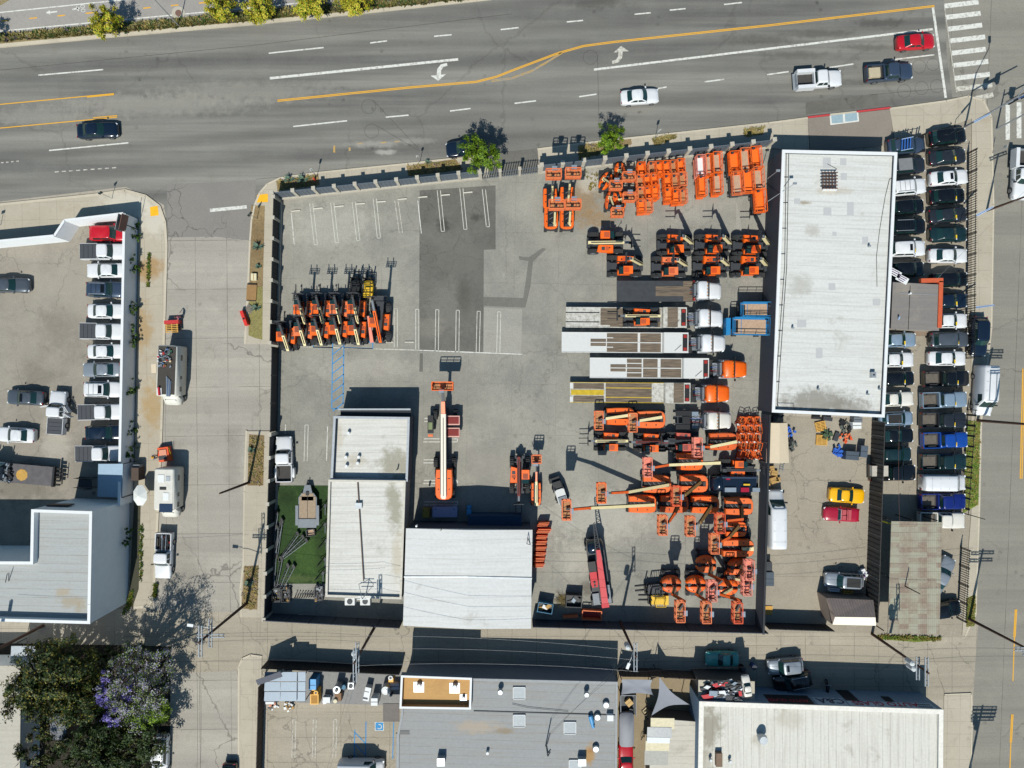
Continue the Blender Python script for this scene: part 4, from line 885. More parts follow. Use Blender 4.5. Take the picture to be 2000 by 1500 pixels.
def car(kind, name, label, cat):
    L, W, zc, zt, zr, xc, rf, rr, xg, zn = SPEC[kind]; hw = W / 2; hl = L / 2
    t = thing(name, label, cat); b = MB(); pt = KEY
    sq = kind in ('suv', 'minivan', 'cross')
    st = [(1.0, .60, zn * .80), (.985, .74, zn * .93), (.955, .86, zn), (.89, .945, zn + (zc - zn) * .35), (.78, .985, zn + (zc - zn) * .62), (.6, 1, zn + (zc - zn) * .86), (xc / hl, 1, zc), (0, 1, zc + .02), (-.4, 1, zt - .02), (-.72, .99, zt), (-.86, .96, zt), (-.95, .89 if not sq else .93, zt - .05), (-.985, .8 if not sq else .87, zt - .12), (-1.0, .68 if not sq else .78, zt - .25)]
    rings = []
    for u, wf, z in st:
        x = u * hl; w_ = hw * wf
        rings.append([(x, -w_ * .93, .24), (x, -w_ * 1.0, .42), (x, -w_ * 1.0, z * .72), (x, -w_ * .955, z - .075), (x, -w_ * .84, z - .005), (x, -w_ * .4, z + .025), (x, w_ * .4, z + .025), (x, w_ * .84, z - .005), (x, w_ * .955, z - .075), (x, w_ * 1.0, z * .72), (x, w_ * 1.0, .42), (x, w_ * .93, .24)])
    b.loft(rings, pt)
    def gl(z, tf): # half width of the cabin at height fraction
        return hw * (.9 - .17 * tf if not sq else .92 - .13 * tf)
    xs = [(xg, xc), (xg + (rr - xg) * .9, xc + (rf - xc) * .9), (rr + .04, rf - .03), (rr + .25, rf - .22)]
    zs_ = [min(zc, zt) - .06, zr - .07, zr - .01, zr + .015]
    if kind != 'open':
        wf = [gl(0, 0), gl(0, .9), gl(0, 1.05), gl(0, 1.3)]
        b.loft([ring_rect(x0, x1, w_ * .97, w_, z, .16) for (x0, x1), w_, z in zip(xs, wf, zs_)], pt, cap0=False)
    body = b.build('body', t)
    if kind != 'open':
        def face(u0, u1, x0a, x0b, ws0, ws1, front):
            """glass strip on the front / rear slope between height fractions"""
            za, zb_ = zs_[0], zs_[1]; out = []
            for u in (u0, u1):
                x = x0a + (x0b - x0a) * u; z = za + (zb_ - za) * u
                out.append((x + (.025 if front else -.025), z + .02))
            b = MB(); (xa, z0), (xb, z1) = out; n = 6; vs = []
            for x, z, ws in ((xa, z0, ws0), (xb, z1, ws1)):
                for k in range(n + 1):
                    v = -1 + 2 * k / n; vs.append((x - (.1 if front else -.06) * abs(v) ** 2.5, ws * v, z + .01))
            b.add(vs, [(k, k + 1, n + 2 + k, n + 1 + k) if front else (k + 1, k, n + 1 + k, n + 2 + k) for k in range(n)], glass, True)
            return b
        face(.13, 1.0, xs[0][1], xs[1][1] , gl(0, .1) * .92, gl(0, .9) * .9, True).build('windshield', t)
        face(.16 if not sq else .3, .98, xs[0][0], xs[1][0], gl(0, .1) * .86, gl(0, .9) * .86, False).build('rear_window', t)
        for s in (-1, 1):
            b = MB(); z0, z1 = zs_[0] + .13, zs_[1] - .0
            def sp(x, z):
                tf = (z - zs_[0]) / (zs_[1] - zs_[0]) * .9
                return (x, s * (gl(0, tf) * 1.012 + .012), z)
            xr0, xr1 = xg + .45, rr + .22; xf0, xf1 = xc - .35, rf - .12; xm = (rf + rr) / 2 + .05
            for a0, a1, c0, c1 in ((xr0, xm - .06, xr1, xm - .06), (xm + .06, xf0, xm + .06, xf1)):
                q = [sp(a0, z0), sp(a1, z0), sp(c1, z1), sp(c0, z1)]; b.poly(q if s < 0 else q[::-1], glass)
            b.build('side_window', t)
    else:
        b = MB(); b.box(-.35, 0, .93, 1.5, 1.3, .1, mat('red_leather', 'a5464c', .6)); b.build('interior', t)
        for s in (-1, 1):
            b = MB(); b.box(-.25, s * .36, 1.0, .5, .5, .14, mat('red_leather', 'a5464c', .6)); b.box(-.52, s * .36, 1.15, .14, .5, .4, mat('red_leather', 'a5464c', .6)); b.build('seat', t)
        b = MB(); b.box(-.95, 0, .98, .35, 1.3, .16, mat('red_leather', 'a5464c', .6)); b.build('rear_bench', t)
        b = MB(); b.bar((.55, -.7, .92), (.3, -.6, 1.25), .06, .05, galv); b.bar((.55, .7, .92), (.3, .6, 1.25), .06, .05, galv); b.bar((.3, -.6, 1.25), (.3, .6, 1.25), .05, .06, galv); b.poly([(.53, -.66, .95), (.53, .66, .95), (.3, .58, 1.24), (.3, -.58, 1.24)], glass); b.build('windshield', t)
    wr = .36 if sq else .33
    for x in (hl * .62, -hl * .58):
        for s in (-1, 1): tyre(t, x, s * (hw - .1), wr, .22)
    for s in (-1, 1):
        b = MB(); b.box(hl * .93, s * hw * .7, zn * .9, .22, .3, .12, lampw, rz=-s * .5); b.build('headlight', t)
        b = MB(); b.box(-hl * .965, s * hw * .68, zt - .14, .1, .36, .14, lampr, rz=s * .3); b.build('taillight', t)
        b = MB(); b.box(xc - .25, s * (hw + .08), zc + .08, .14, .2, .13, KEY, rz=s * .2); b.build('mirror', t)
    return t
def pickup(name, label, covered=False, bedm=None, bedload=None, utility=False, L=5.85, box=True):
    W = 2.0; hw = 1.0; hl = L / 2; t = thing(name, label, 'pickup truck'); pt = KEY
    zn, zc, zr = .98, 1.2, 1.88; xc, rf, rr, xg = 1.25, .75, -.42, -.62
    b = MB(); rings = []
    for x, wf, z in ((hl, .7, zn * .85), (hl - .05, .84, zn * .97), (hl - .16, .93, zn + .03), (hl - .5, .985, zn + .1), (hl - 1.0, 1, zc - .05), (xc, 1, zc), (0, 1, zc), (-.55, 1, zc), (-.68, .99, zc - .02)):
        w_ = hw * wf; rings.append([(x, -w_ * .95, .36), (x, -w_, .55), (x, -w_, z * .75), (x, -w_ * .96, z - .08), (x, -w_ * .82, z - .01), (x, -w_ * .4, z + .03), (x, w_ * .4, z + .03), (x, w_ * .82, z - .01), (x, w_ * .96, z - .08), (x, w_, z * .75), (x, w_, .55), (x, w_ * .95, .36)])
    b.loft(rings, pt)
    b.loft([ring_rect(xg, xc, .9, .92, zc - .06, .16), ring_rect(rr - .08, rf + .04, .8, .8, zr - .06, .14), ring_rect(rr, rf - .02, .74, .74, zr, .14), ring_rect(rr + .12, rf - .2, .6, .6, zr + .015, .14)], pt, cap0=False)
    b.build('body', t)
    b = MB(); vs = []
    for x, z, ws in ((xc - .03, zc + .06, .82), (rf + .1, zr - .06, .72)):
        for k in range(7): v = -1 + k / 3; vs.append((x + .03 - .1 * abs(v) ** 2.5, ws * v, z + .01))
    b.add(vs, [(k, k + 1, 8 + k, 7 + k) for k in range(6)], glass, True); b.build('windshield', t)
    b = MB(); b.poly([(xg - .03, .7, zc + .1), (xg - .03, -.7, zc + .1), (rr - .12, -.64, zr - .1), (rr - .12, .64, zr - .1)], glass); b.build('rear_window', t)
    for s in (-1, 1):
        b = MB()
        for a0, a1, c0, c1 in ((xg + .16, .2, rr + .06, .2), (.3, xc - .32, .3, rf - .08)):
            q = [(a0, s * .925, zc + .05), (a1, s * .925, zc + .05), (c1, s * .825, zr - .1), (c0, s * .825, zr - .1)]; b.poly(q if s < 0 else q[::-1], glass)
        b.build('side_window', t)
        b = MB(); b.box(xc - .2, s * (hw + .13), zc + .15, .14, .26, .22, trim); b.build('mirror', t)
        b = MB(); b.box(hl - .18, s * .76, .88, .2, .34, .2, lampw, rz=-s * .3); b.build('headlight', t)
        b = MB(); b.box(-hl + .02, s * .88, 1.02, .12, .16, .36, lampr); b.build('taillight', t)
    x1, x0 = -.74, -hl
    if box:
        b = MB(); zb = .78; zt = 1.22; th = .1
        b.box((x0 + x1) / 2, 0, zb - .2, x1 - x0, 1.7, .3, pt)
        for s in (-1, 1):
            b.box((x0 + x1) / 2, s * (hw - th / 2), .82, x1 - x0, th, .8, pt); b.box(-hl * .58, s * (hw - .2), zb + .12, 1.0, .24, .24, bedm or liner)
        b.box(x1 - .04, 0, .95, .08, 2 * hw - .2, .54, pt); b.box(x0 + .05, 0, .95, .1, 2 * hw - .1, .54, pt); b.build('bed', t)
        b = MB(); b.box((x0 + x1) / 2, 0, zb - .02, x1 - x0 - .16, 1.78, .05, bedm or liner)
        for k in range(7): b.box((x0 + x1) / 2, -.75 + k * .25, zb + .015, x1 - x0 - .2, .06, .02, bedm or liner)
        b.build('bed_floor', t)
    if covered:
        b = MB(); n = 4; lx = (x1 - x0 - .06) / n
        for k in range(n): b.box(x0 + .03 + lx * (k + .5), 0, 1.235, lx - .035, 1.86, .05, mat('tonneau_vinyl', '393c41', .7, var=.12))
        b.build('bed_cover', t)
    if utility:
        b = MB()
        for s in (-1, 1): b.box((x0 + x1) / 2, s * .98, 1.02, x1 - x0 + .1, .42, .95, pt)
        b.box(x1 - .08, 0, 1.25, .14, 1.6, .5, pt); b.box(x0, 0, .85, .12, 1.6, .6, galv); b.box((x0 + x1) / 2, 0, .75, x1 - x0, 1.6, .08, liner); b.box(x0 - .15, 0, .5, .3, 2.1, .12, galv); b.build('utility_box', t)
    for x in (hl * .62, -hl * .58):
        for s in (-1, 1): tyre(t, x, s * (hw - .12), .41, .28)
    return t
def cargo_van(name, label, L=5.9, W=2.05, Hh=2.55, hood=.9):
    hw = W / 2; hl = L / 2; t = thing(name, label, 'van'); b = MB(); pt = KEY; rings = []
    xw, xr = hl - hood, hl - hood - .75
    for x, wf, z in ((hl, .72, .8), (hl - .06, .86, 1.0), (hl - .3, .95, 1.15), (xw, 1, 1.32), (xr, 1, Hh - .06), (xr - .2, 1, Hh), (0, 1, Hh + .02), (-hl + .4, .99, Hh), (-hl + .1, .96, Hh - .05), (-hl, .93, Hh - .2)):
        w_ = hw * wf; ti = .84 if z > 1.5 else .9
        rings.append([(x, -w_ * .95, .34), (x, -w_, .55), (x, -w_, z * .55), (x, -w_ * (.95 if z > 1.5 else .97), z - .16), (x, -w_ * ti, z - .03), (x, -w_ * .4, z + .02), (x, w_ * .4, z + .02), (x, w_ * ti, z - .03), (x, w_ * (.95 if z > 1.5 else .97), z - .16), (x, w_, z * .55), (x, w_, .55), (x, w_ * .95, .34)])
    b.loft(rings, pt); b.build('body', t)
    b = MB(); vs = []
    for x, z, ws in ((xw - .02, 1.36, .88 * hw), (xr + .06, Hh - .2, .8 * hw)):
        for k in range(7): v = -1 + k / 3; vs.append((x + .04 - .03 * abs(v) ** 2, ws * v, z + .03))
    b.add(vs, [(k, k + 1, 8 + k, 7 + k) for k in range(6)], glass, True); b.build('windshield', t)
    for s in (-1, 1):
        b = MB(); q = [(xr - .75, s * hw * 1.005, 1.35), (xw - .35, s * hw * 1.005, 1.35), (xr - .05, s * hw * .965, Hh - .3), (xr - .75, s * hw * .965, Hh - .3)]; b.poly(q if s < 0 else q[::-1], glass); b.build('side_window', t)
        b = MB(); b.box(xw - .25, s * (hw + .14), 1.45, .14, .26, .3, trim); b.build('mirror', t)
        b = MB(); b.box(hl - .12, s * hw * .76, .92, .2, .3, .2, lampw, rz=-s * .4); b.build('headlight', t)
        b = MB(); b.box(-hl - .01, s * hw * .84, 1.1, .06, .16, .5, lampr); b.build('taillight', t)
        for x in (hl * .66, -hl * .55): tyre(t, x, s * (hw - .12), .36, .24)
    b = MB()
    for k in range(4): b.box(-hl + .8 + k * (L - 2.6) / 3, 0, Hh + .022, .03, 1.5, .012, galv)
    b.build('roof_rib', t)
    return t
proto = {}
def place(key, px, py, deg, col, label, group=None, h=.7, scale=None, z=0):
    j = random.uniform(-1, 1) if col else 0
    t = dup(proto[key], label, (*P(px + j, py + j * .6, h), z), R(deg + j * 1.1), group, {KEY: PAINT[col]} if col else None, scale or ((1 + j * .022, 1 - j * .02, 1 + j * .03) if col else None))
    return t
def sticker(t, x, y, z):
    b = MB(); b.box(x, y, z, .16, .42, .02, mat('yellow_price_sticker', 'd9b81c', .6)); b.build('price_sticker', t)
    b = MB(); b.box(x + .02, y - .3, z, .14, .13, .02, cap_white); b.build('inspection_sticker', t)
def sunroof(t, x0, x1, z, w_=1.0):
    b = MB(); b.box((x0 + x1) / 2, 0, z + .018, x1 - x0, w_, .02, mat('sunroof_glass', '101417', .1)); b.build('sunroof', t)
def rails(t, z, x0=-1.6, x1=.4, y=.66):
    for s in (-1, 1): b = MB(); b.bar((x0, s * y, z + .05), (x1, s * y, z + .05), .05, .05, galv); b.build('roof_rail', t)
    b = MB()
    for k in range(3): b.bar((x0 + .3 + k * .6, -y, z + .04), (x0 + .3 + k * .6, y, z + .04), .03, .02, trim)
    b.build('roof_seam', t)
G_D = 'cars parked along the dealership wall'; G_R = 'cars for sale in the right-hand lot'; G_B = 'vehicles driving on the boulevard'
for k, nm, lb, ct in (('sedan', 'sedan', 'x', 'car'), ('coupe', 'coupe', 'x', 'car'), ('suv', 'suv', 'x', 'car'), ('hatch', 'hatchback', 'x', 'car'), ('cross', 'suv', 'x', 'car'), ('open', 'convertible', 'x', 'car')): proto[k] = car(k, nm, lb, ct)
proto['pickup'] = pickup('pickup_truck', 'x'); proto['covered'] = pickup('pickup_truck', 'x', covered=True); proto['utility'] = pickup('utility_truck', 'x', utility=True, box=False, L=5.9); proto['van'] = cargo_van('cargo_van', 'x', 5.9, 2.05, 2.3, 1.0)
# boulevard
place('sedan', 191, 255, 3, 'navy', 'dark navy sedan driving alone at the left end of the boulevard', G_B, scale=(1.05, 1.05, 1))
place('sedan', 1249, 189, 4, 'white', 'white sedan driving along the middle of the boulevard', G_B)
place('utility', 1597, 156, 3, 'white', 'white utility truck with open tool-box bed on the boulevard', G_B, scale=(.96, 1.0, 1))
t = place('pickup', 1735, 143, 4, 'slate', 'slate-blue pickup with tan load in its bed behind the red sedan', G_B)
b = MB(); b.box(-1.95, .05, .98, 1.5, 1.3, .35, mat('tan_bundle', 'a79c83', .8), tx=.95, ty=.9); o = b.build('bundle', None, t.location); o.rotation_euler = t.rotation_euler; tag(o, 'tan wrapped bundle lying in the bed of the slate-blue pickup', 'bundle')
place('sedan', 1788, 82, 4, 'red', 'bright red sedan waiting at the stop line', G_B)
place('suv', 908, 290, 186, 'navy', 'dark car parked at the kerb half hidden under the street tree')
t = place('utility', 1993, 343, -92, 'white', 'white work truck with rack cut off at the right edge of the picture', scale=(1.05, 1.05, 1.1))
# dealership rows
row = [('suv', 214, 456, 0, 'red', 'bright red SUV at the top of the dealership row'), ('covered', 206, 492, 0, 'white', 'white pickup with black bed cover just below the red SUV'), ('sedan', 207, 528, 180, 'white', 'white sedan with black rear glass backed against the wall below the first pickup'),
       ('suv', 208, 566, 0, 'slate', 'slate-blue SUV with glass roof between two white sedans'), ('sedan', 210, 608, 0, 'white', 'white sedan parked just below the slate-blue SUV'), ('covered', 205, 648, 0, 'white', 'white pickup with black bed cover in the middle of the dealership row'),
       ('sedan', 210, 686, 0, 'white', 'white sedan directly above the silver sedan'), ('sedan', 199, 722, 180, 'silver', 'silver sedan backed in with a gap to the wall'), ('suv', 203, 761, 0, 'white', 'white SUV with roof rails and sunroof in the dealership row'),
       ('covered', 202, 804, 0, 'white', 'white pickup with black bed cover above the dark navy SUV'), ('cross', 204, 844, 0, 'navy', 'dark navy SUV between two white pickups'), ('covered', 197, 885, 0, 'white', 'white pickup with black bed cover at the bottom of the dealership row')]
for k, x, y, d, c, lb in row:
    t = place(k, x, y, d, c, lb, G_D, scale=(.93, .95, 1) if k == 'silver' else None)
    if (x, y) in ((208, 566), (203, 761)): sunroof(t, -.1, .35, 1.7); rails(t, 1.7)
place('sedan', 20, 557, 0, 'grey', 'grey sedan cut by the left edge of the picture'); t = place('sedan', 51, 777, 178, 'grey', 'grey sedan with sunroof standing left of the white pickup'); sunroof(t, -.1, .25, 1.44)
place('sedan', 33, 850, 178, 'white', 'white sedan parked above the old flatbed truck')
t = place('covered', 114, 806, 86, 'white', 'white pickup with its doors wide open in the dealership lot', scale=(.93, 1, 1))
for s, a in ((-1, 35), (1, 70), (-1, 60)):
    x = .95 if a != 60 else -.02
    b = MB(); b.bar((x, s * 1.0, .85), (x - 1.0 * math.cos(R(a)), s * (1.0 + 1.0 * math.sin(R(a))), .85), .07, .8, KEY); b.bar((x, s * 1.0, 1.5), (x - .9 * math.cos(R(a)), s * (1.0 + .9 * math.sin(R(a))), 1.45), .05, .1, KEY); b.build('door', t)
# street parked
t = place('pickup', 322, 1085, -91, 'white', 'white pickup full of black scrap parked on the side street below the motorhome'); bd = t
t2 = place('suv', 315, 1476, -91, 'white', 'white SUV with cluttered roof beside the trees at the bottom left', scale=(1.1, 1, 1.05)); sunroof(t2, .05, .4, 1.7)
place('hatch', 449, 1523, -90, 'black', 'dark car just entering the bottom of the side street')
t = place('pickup', 557, 897, 92, 'white', 'white dual-wheel pickup with grey bed parked by the lawn in the yard'); 
for s in (-1, 1):
    b = MB(); b.loft([ring_rect(-2.3, -1.0, .2, .2, .4, .3), ring_rect(-2.3, -1.0, .2, .2, .95, .3), ring_rect(-2.15, -1.15, .14, .14, 1.05, .3)], KEY); o = b.build('rear_fender', t); o.location = (-.1, s * 1.08, 0)
# right-hand lot, left column (half under the eaves)
lc_ = [('suv', 285, 'slate', 'slate off-roader behind the blue banner frames under the warehouse eave'), ('suv', 325, 'darkgrey', 'soft-top off-roader with grey roof at the warehouse wall'), ('suv', 366, 'white', 'white SUV half hidden by the north end of the warehouse'), ('cross', 405, 'black', 'black SUV right below the half hidden white SUV'), ('suv', 443, 'black', 'black SUV with roof rails beside the warehouse'), ('suv', 486, 'white', 'white SUV with black sunroof above the sales office'), ('cross', 526, 'black', 'black SUV right above the sales office, next to the sign boards')]
for k, y, c, lb in lc_:
    t = place(k, 1769, y, 5 if y < 420 else 2, c, lb, G_R)
    if y in (366, 443): rails(t, 1.7)
    if y == 486: sunroof(t, -.05, .3, 1.7, .8); sticker(t, .75, -.35, 1.42)
    if y == 325:
        b = MB(); b.box(-.6, 0, 1.74, 1.7, 1.45, .06, mat('soft_top', '6d7072', .8)); b.build('soft_top', t)
    if y == 285:
        for s in (-1, 1): b = MB(); b.box(1.9, s * .82, .9, .7, .35, .2, trim); b.build('fender', t)
lc2 = [('sedan', 664, 'lblue', 1752, 'pale blue sedan just below the sales office'), ('sedan', 703, 'white', 1748, 'white sedan two rows below the sales office'), ('cross', 739, 'black', 1748, 'black SUV between the white sedan and the white coupe'), ('coupe', 779, 'offwhite', 1747, 'white coupe at the lower end of the warehouse'), ('hatch', 817, 'lblue', 1748, 'pale blue hatchback with dark roof at the warehouse corner'), ('coupe', 851, 'black', 1748, 'black coupe with pale rear window below the pale blue hatchback'), ('hatch', 887, 'green', 1747, 'dark green hatchback above the stake-bed pickup'), ('pickup', 923, 'black', 1742, 'black pickup with pale stake-bed load at the plank fence')]
for k, y, c, x, lb in lc2:
    t = place(k, x, y, 1, c, lb, G_R)
    if y in (664, 703, 739): sticker(t, .68, -.4, 1.25 if k == 'sedan' else 1.45)
    if y == 817: b = MB(); b.box(-.5, 0, 1.545, 1.6, 1.1, .02, mat('dark_roof', '2b2926', .4)); b.build('glass_roof', t)
    if y == 923:
        b = MB(); b.box(-1.95, .3, 1.35, 2.0, 1.3, .6, mat('pale_crate', 'aaa49a', .85)); o = b.build('load_box', None, t.location); o.rotation_euler = t.rotation_euler; tag(o, 'pale box load standing in the bed of the black stake-bed pickup', 'box')
        b = MB()
        for k2 in range(3): b.bar((-2.9, -.6 - k2 * .15, 1.5), (-.9, -.6 - k2 * .15, 1.5), .05, .06, trim)
        for k2 in range(6): b.bar((-2.8 + k2 * .37, -.95, 1.5), (-2.8 + k2 * .37, -.55, 1.5), .05, .06, trim)
        b.build('stake_rack', t)
rc = [('suv', 1850, 268, 8, 'black', 'black SUV at the top corner of the car lot'), ('sedan', 1851, 307, 6, 'darkgrey', 'graphite sedan with pale rear window second in the fence row'), ('sedan', 1852, 347, 4, 'white', 'white sedan with black sunroof near the top of the fence row'), ('cross', 1849, 384, 4, 'black', 'black SUV under the white sedan with the sunroof'), ('sedan', 1850, 420, 4, 'darkgrey', 'graphite sedan with green-tinted rear window fifth in the fence row'),
      ('sedan', 1852, 458, 1, 'green', 'dark green sedan above the white sedan with black rear window'), ('sedan', 1850, 499, -1, 'white', 'white sedan with black rear window above the sales office level'), ('cross', 1853, 546, 2, 'black', 'black SUV partly behind the orange fascia corner'), ('sedan', 1854, 588, 2, 'navy', 'navy sedan beside the orange fascia of the sales office'), ('sedan', 1853, 627, 1, 'white', 'white sedan touching the lower end of the orange fascia'),
      ('suv', 1852, 663, 0, 'grey', 'dark grey SUV with spare wheel below the orange fascia'), ('sedan', 1849, 700, 0, 'white', 'white sedan with black rear window just above the pickups')]
for k, x, y, d, c, lb in rc:
    t = place(k, x, y, d, c, lb, G_R)
    if y == 347: sunroof(t, -.25, .1, 1.44, .8)
    if y in (307, 384, 420, 458, 588, 627, 663, 700): sticker(t, .68, -.4, 1.26 if k == 'sedan' else 1.46)
    if y == 663: b = MB(); b.cyl((-2.38, 0, 1), (-2.6, 0, 1), .36, .36, rubber, 14); b.build('spare_wheel', t)
pk = [(1845, 739, 0, 'black', 'black pickup with wood-lined bed, first of the pickups'), (1842, 781, 2, 'lblue', 'pale blue pickup second among the row of pickups'), (1841, 821, 1, 'darkgrey', 'graphite pickup above the bright blue one'), (1843, 859, 1, 'blue', 'bright blue pickup beside the green verge'), (1840, 901, 0, 'green', 'dark green pickup above the white van'), (1840, 979, 1, 'dblue', 'deep blue pickup below the white van'), (1838, 1016, 0, 'offwhite', 'white pickup with black bed half under the rusty carport roof')]
for x, y, d, c, lb in pk:
    t = place('pickup', x, y, d, c, lb, G_R, scale=(.98, 1, 1))
    if y < 960: sticker(t, 1.0, -.45, 1.62)
    b = MB(); b.box(-1.85, .08, .83, 1.65, 1.1, .03, mat('weathered_bed_mat', '5a544c', .9, var=.3)); b.build('bed_mat', t)
place('van', 1840, 942, 0, 'white', 'white passenger van parked between the green and deep blue pickups', G_R, scale=(.96, .98, .9))
place('sedan', 1838, 1122, 62, 'silver', 'silver sedan peeking out at an angle from under the carport'); place('suv', 1838, 1190, 8, 'black', 'black SUV peeking out at the lower end of the carport')
place('suv', 1912, 658, -91, 'navy', 'dark blue SUV parked on the avenue by the picket fence', scale=(1.05, 1, 1)); t = place('van', 1918, 763, -92, 'white', 'tall white van with ladder rack parked on the avenue', scale=(1.06, 1.0, 1.12))
for s in (-.4, .4): b = MB(); b.cyl((-2, s, 2.45), (1.2, s, 2.45), .03, .03, galv, 6); b.build('ladder_rack', t)
# storage lot and alley
place('coupe', 1655, 968, -3, 'yellow', 'yellow sports coupe in the storage lot'); place('open', 1644, 1005, 178, 'crimson', 'crimson open convertible just below the yellow coupe')
t = place('suv', 1647, 1133, 176, 'silver', 'silver SUV with dark glass roof near the gable shed'); b = MB(); b.box(-.75, 0, 1.722, 1.7, 1.15, .02, mat('dark_roof', '2b2926', .4)); b.build('glass_roof', t)
place('van', 1513, 1012, 91, 'white', 'long white van parked along the slate yard wall', scale=(1.22, 1.0, 1.05))
place('coupe', 1410, 1286, 180, 'teal', 'teal sports coupe parked in the alley in front of the glass shop', scale=(.9, 1, 1.1))
t = place('suv', 1533, 1300, 186, 'silver', 'silver SUV with sunroof standing askew in the alley', scale=(.93, 1, 1)); sunroof(t, -.2, .15, 1.7, .8)
t = place('suv', 1548, 1330, 192, 'black', 'black SUV in the shade of the glass shop wall'); rails(t, 1.7)
place('coupe', 1222, 1486, 90, 'red', 'red car in the service yard at the bottom edge'); place('van', 708, 1498, 0, 'white', 'white van in the small parking lot at the bottom edge', scale=(.95, 1, 1))
place('sedan', 1459, 1341, 98, 'offwhite', 'small white car body mounted on the roof corner beside the junk pile', h=4.3, scale=(.53, .54, .7), z=3.62)
# ------------------------------------------------------------------ rental machines
orange = mat('machine_orange', 'e4600f', .45, 0, var=.2, scale=.9, coat=.1); orangeb = mat('weathered_machine_orange', 'da6424', .55, var=.22, scale=.9); oranged = mat('dull_machine_orange', 'c95517', .55, var=.25, scale=.9); orange2 = mat('faded_machine_orange', 'd56d3c', .6, 0, var=.15); redor = mat('machine_red_orange', 'cf4e20', .5, var=.15)
pink = mat('sun_bleached_orange', 'd07a66', .7, var=.15); cream = mat('machine_cream', 'd3c596', .5, var=.12); dgrey = mat('machine_dark_grey', '34373b', .6, .1, var=.25)
mgrey = mat('machine_grey', '6c7278', .5, .2); console = mat('console_grey_blue', '7d8a96', .4, .1); deckm = mat('worn_deck', 'a5764f', .85, var=.35, scale=4); deck2 = mat('deck_tan', 'a98f77', .85, var=.3, scale=4); hose = mat('hydraulic_black', '151618', .5)
mred = mat('grille_red', '8f1d14', .5, var=.2); sky_blue = mat('machine_blue', '1c74a8', .45, var=.12); whitem = mat('machine_white', 'bfc0bd', .45, var=.06)
def big_wheel(t, x, y, r, w_, rim=None):
    b = MB(); s = 1 if y > 0 else -1
    b.cyl((x, y - w_ / 2, r), (x, y + w_ / 2, r), r * .94, r * .94, rubber, 18)
    for k in range(18):      # tread lugs
        a = k * math.pi / 9
        b.bar((x + math.cos(a) * r * .96, y - w_ / 2, r + math.sin(a) * r * .96), (x + math.cos(a + .12) * r * .96, y + w_ / 2, r + math.sin(a + .12) * r * .96), .11, .09, rubber)
    b.cyl((x, y + s * (w_ / 2 - .08), r), (x, y + s * (w_ / 2 + .02), r), r * .55, r * .5, rim or mgrey, 12)
    return b.build('wheel', t)
def rail_box(b, x0, x1, y0, y1, z0, z1, m, r=.035, mid=True, nx=2, ny=2):
    c = [(x0, y0), (x1, y0), (x1, y1), (x0, y1)]
    for i in range(4):
        p, q = c[i], c[(i + 1) % 4]
        b.bar((*p, z1), (*q, z1), r * 2, r * 2, m)
        if mid: b.bar((*p, (z0 + z1) / 2), (*q, (z0 + z1) / 2), r * 1.5, r * 1.5, m)
        b.bar((*p, z0 + .1), (*q, z0 + .1), r, .2, m)
        k = nx if i % 2 == 0 else ny
        for j in range(k): u = j / k; b.cyl((p[0] + (q[0] - p[0]) * u, p[1] + (q[1] - p[1]) * u, z0), (p[0] + (q[0] - p[0]) * u, p[1] + (q[1] - p[1]) * u, z1), r, r, m, 6)
def scissor(L, W, zdeck, om, dm, label, ext=True, big=False):
    t = thing('scissor_lift', label, 'scissor lift'); hl = L / 2; hw = W / 2; r = .3 if big else .17
    b = MB(); b.box(0, 0, r + .28, L * .96, W * .86, .5, om if not big else dgrey); b.build('chassis', t)
    for x in (-hl * .66, hl * .66):
        for s in (-1, 1): tyre(t, x, s * (hw - .06), r, .14)
    b = MB(); zc = r + .5
    for k in range(3):
        for s in (-1, 1): b.bar((-hl * .8, s * hw * .6, zc + k * .13), (hl * .8, s * hw * .6, zc + .1 + k * .13), .08, .1, om)
    b.build('scissor_stack', t)
    b = MB(); b.box(0, 0, zdeck, L, W * .94, .1, om, ); b.box(0, 0, zdeck + .055, L * .94, W * .8, .02, dm)
    if ext: b.box(-hl * .48, 0, zdeck + .075, .06, W * .82, .03, om); b.box(-hl * .8, 0, zdeck + .07, L * .14, W * .7, .02, hose)
    b.build('platform', t)
    b = MB(); rail_box(b, -hl, hl, -hw * .95, hw * .95, zdeck + .05, zdeck + 1.1, om, .035, True, 3, 1); b.build('guardrail', t)
    b = MB(); b.box(hl - .2, hw * .4, zdeck + .95, .22, .26, .3, dgrey); b.build('control_box', t)
    return t
proto['sl_small'] = scissor(1.62, .98, 1.15, orange, deckm, 'x'); proto['sl_mid'] = scissor(2.5, 1.12, 1.3, orange, deck2, 'x'); proto['sl_big'] = scissor(2.7, 1.35, 1.55, orange, deckm, 'x', big=True); proto['sl_blue'] = scissor(3.9, 2.1, 1.9, sky_blue, deck2, 'x', big=True)
G_S = 'small orange scissor lifts packed by the fence'; G_M = 'mid-size scissor lifts by the fence'; G_L = 'large scissor lifts by the warehouse corner'
fresh = mat('clean_orange_deck', 'e66818', .55, var=.12, scale=2)
ords = ['first', 'second', 'third', 'fourth', 'fifth', 'sixth', 'seventh']
rows = [[(1251, 334, 1), (1272, 333, 0), (1286, 332, 1), (1300, 331, 1), (1314, 330, 0), (1327, 327, 1)], [(1249, 358, 0), (1263, 357, 1), (1276, 355, 1), (1302, 358, 1), (1317, 357, 0), (1331, 354, 0)], [(1251, 382, 0), (1265, 380, 1), (1278, 378, 1), (1304, 384, 1), (1319, 387, 1), (1332, 386, 0)], [(1252, 405, 1), (1265, 404, 0), (1320, 410, 0)]]
rn_ = ['nearest the fence', 'next to the fence row', 'third from the fence', 'farthest from the fence']
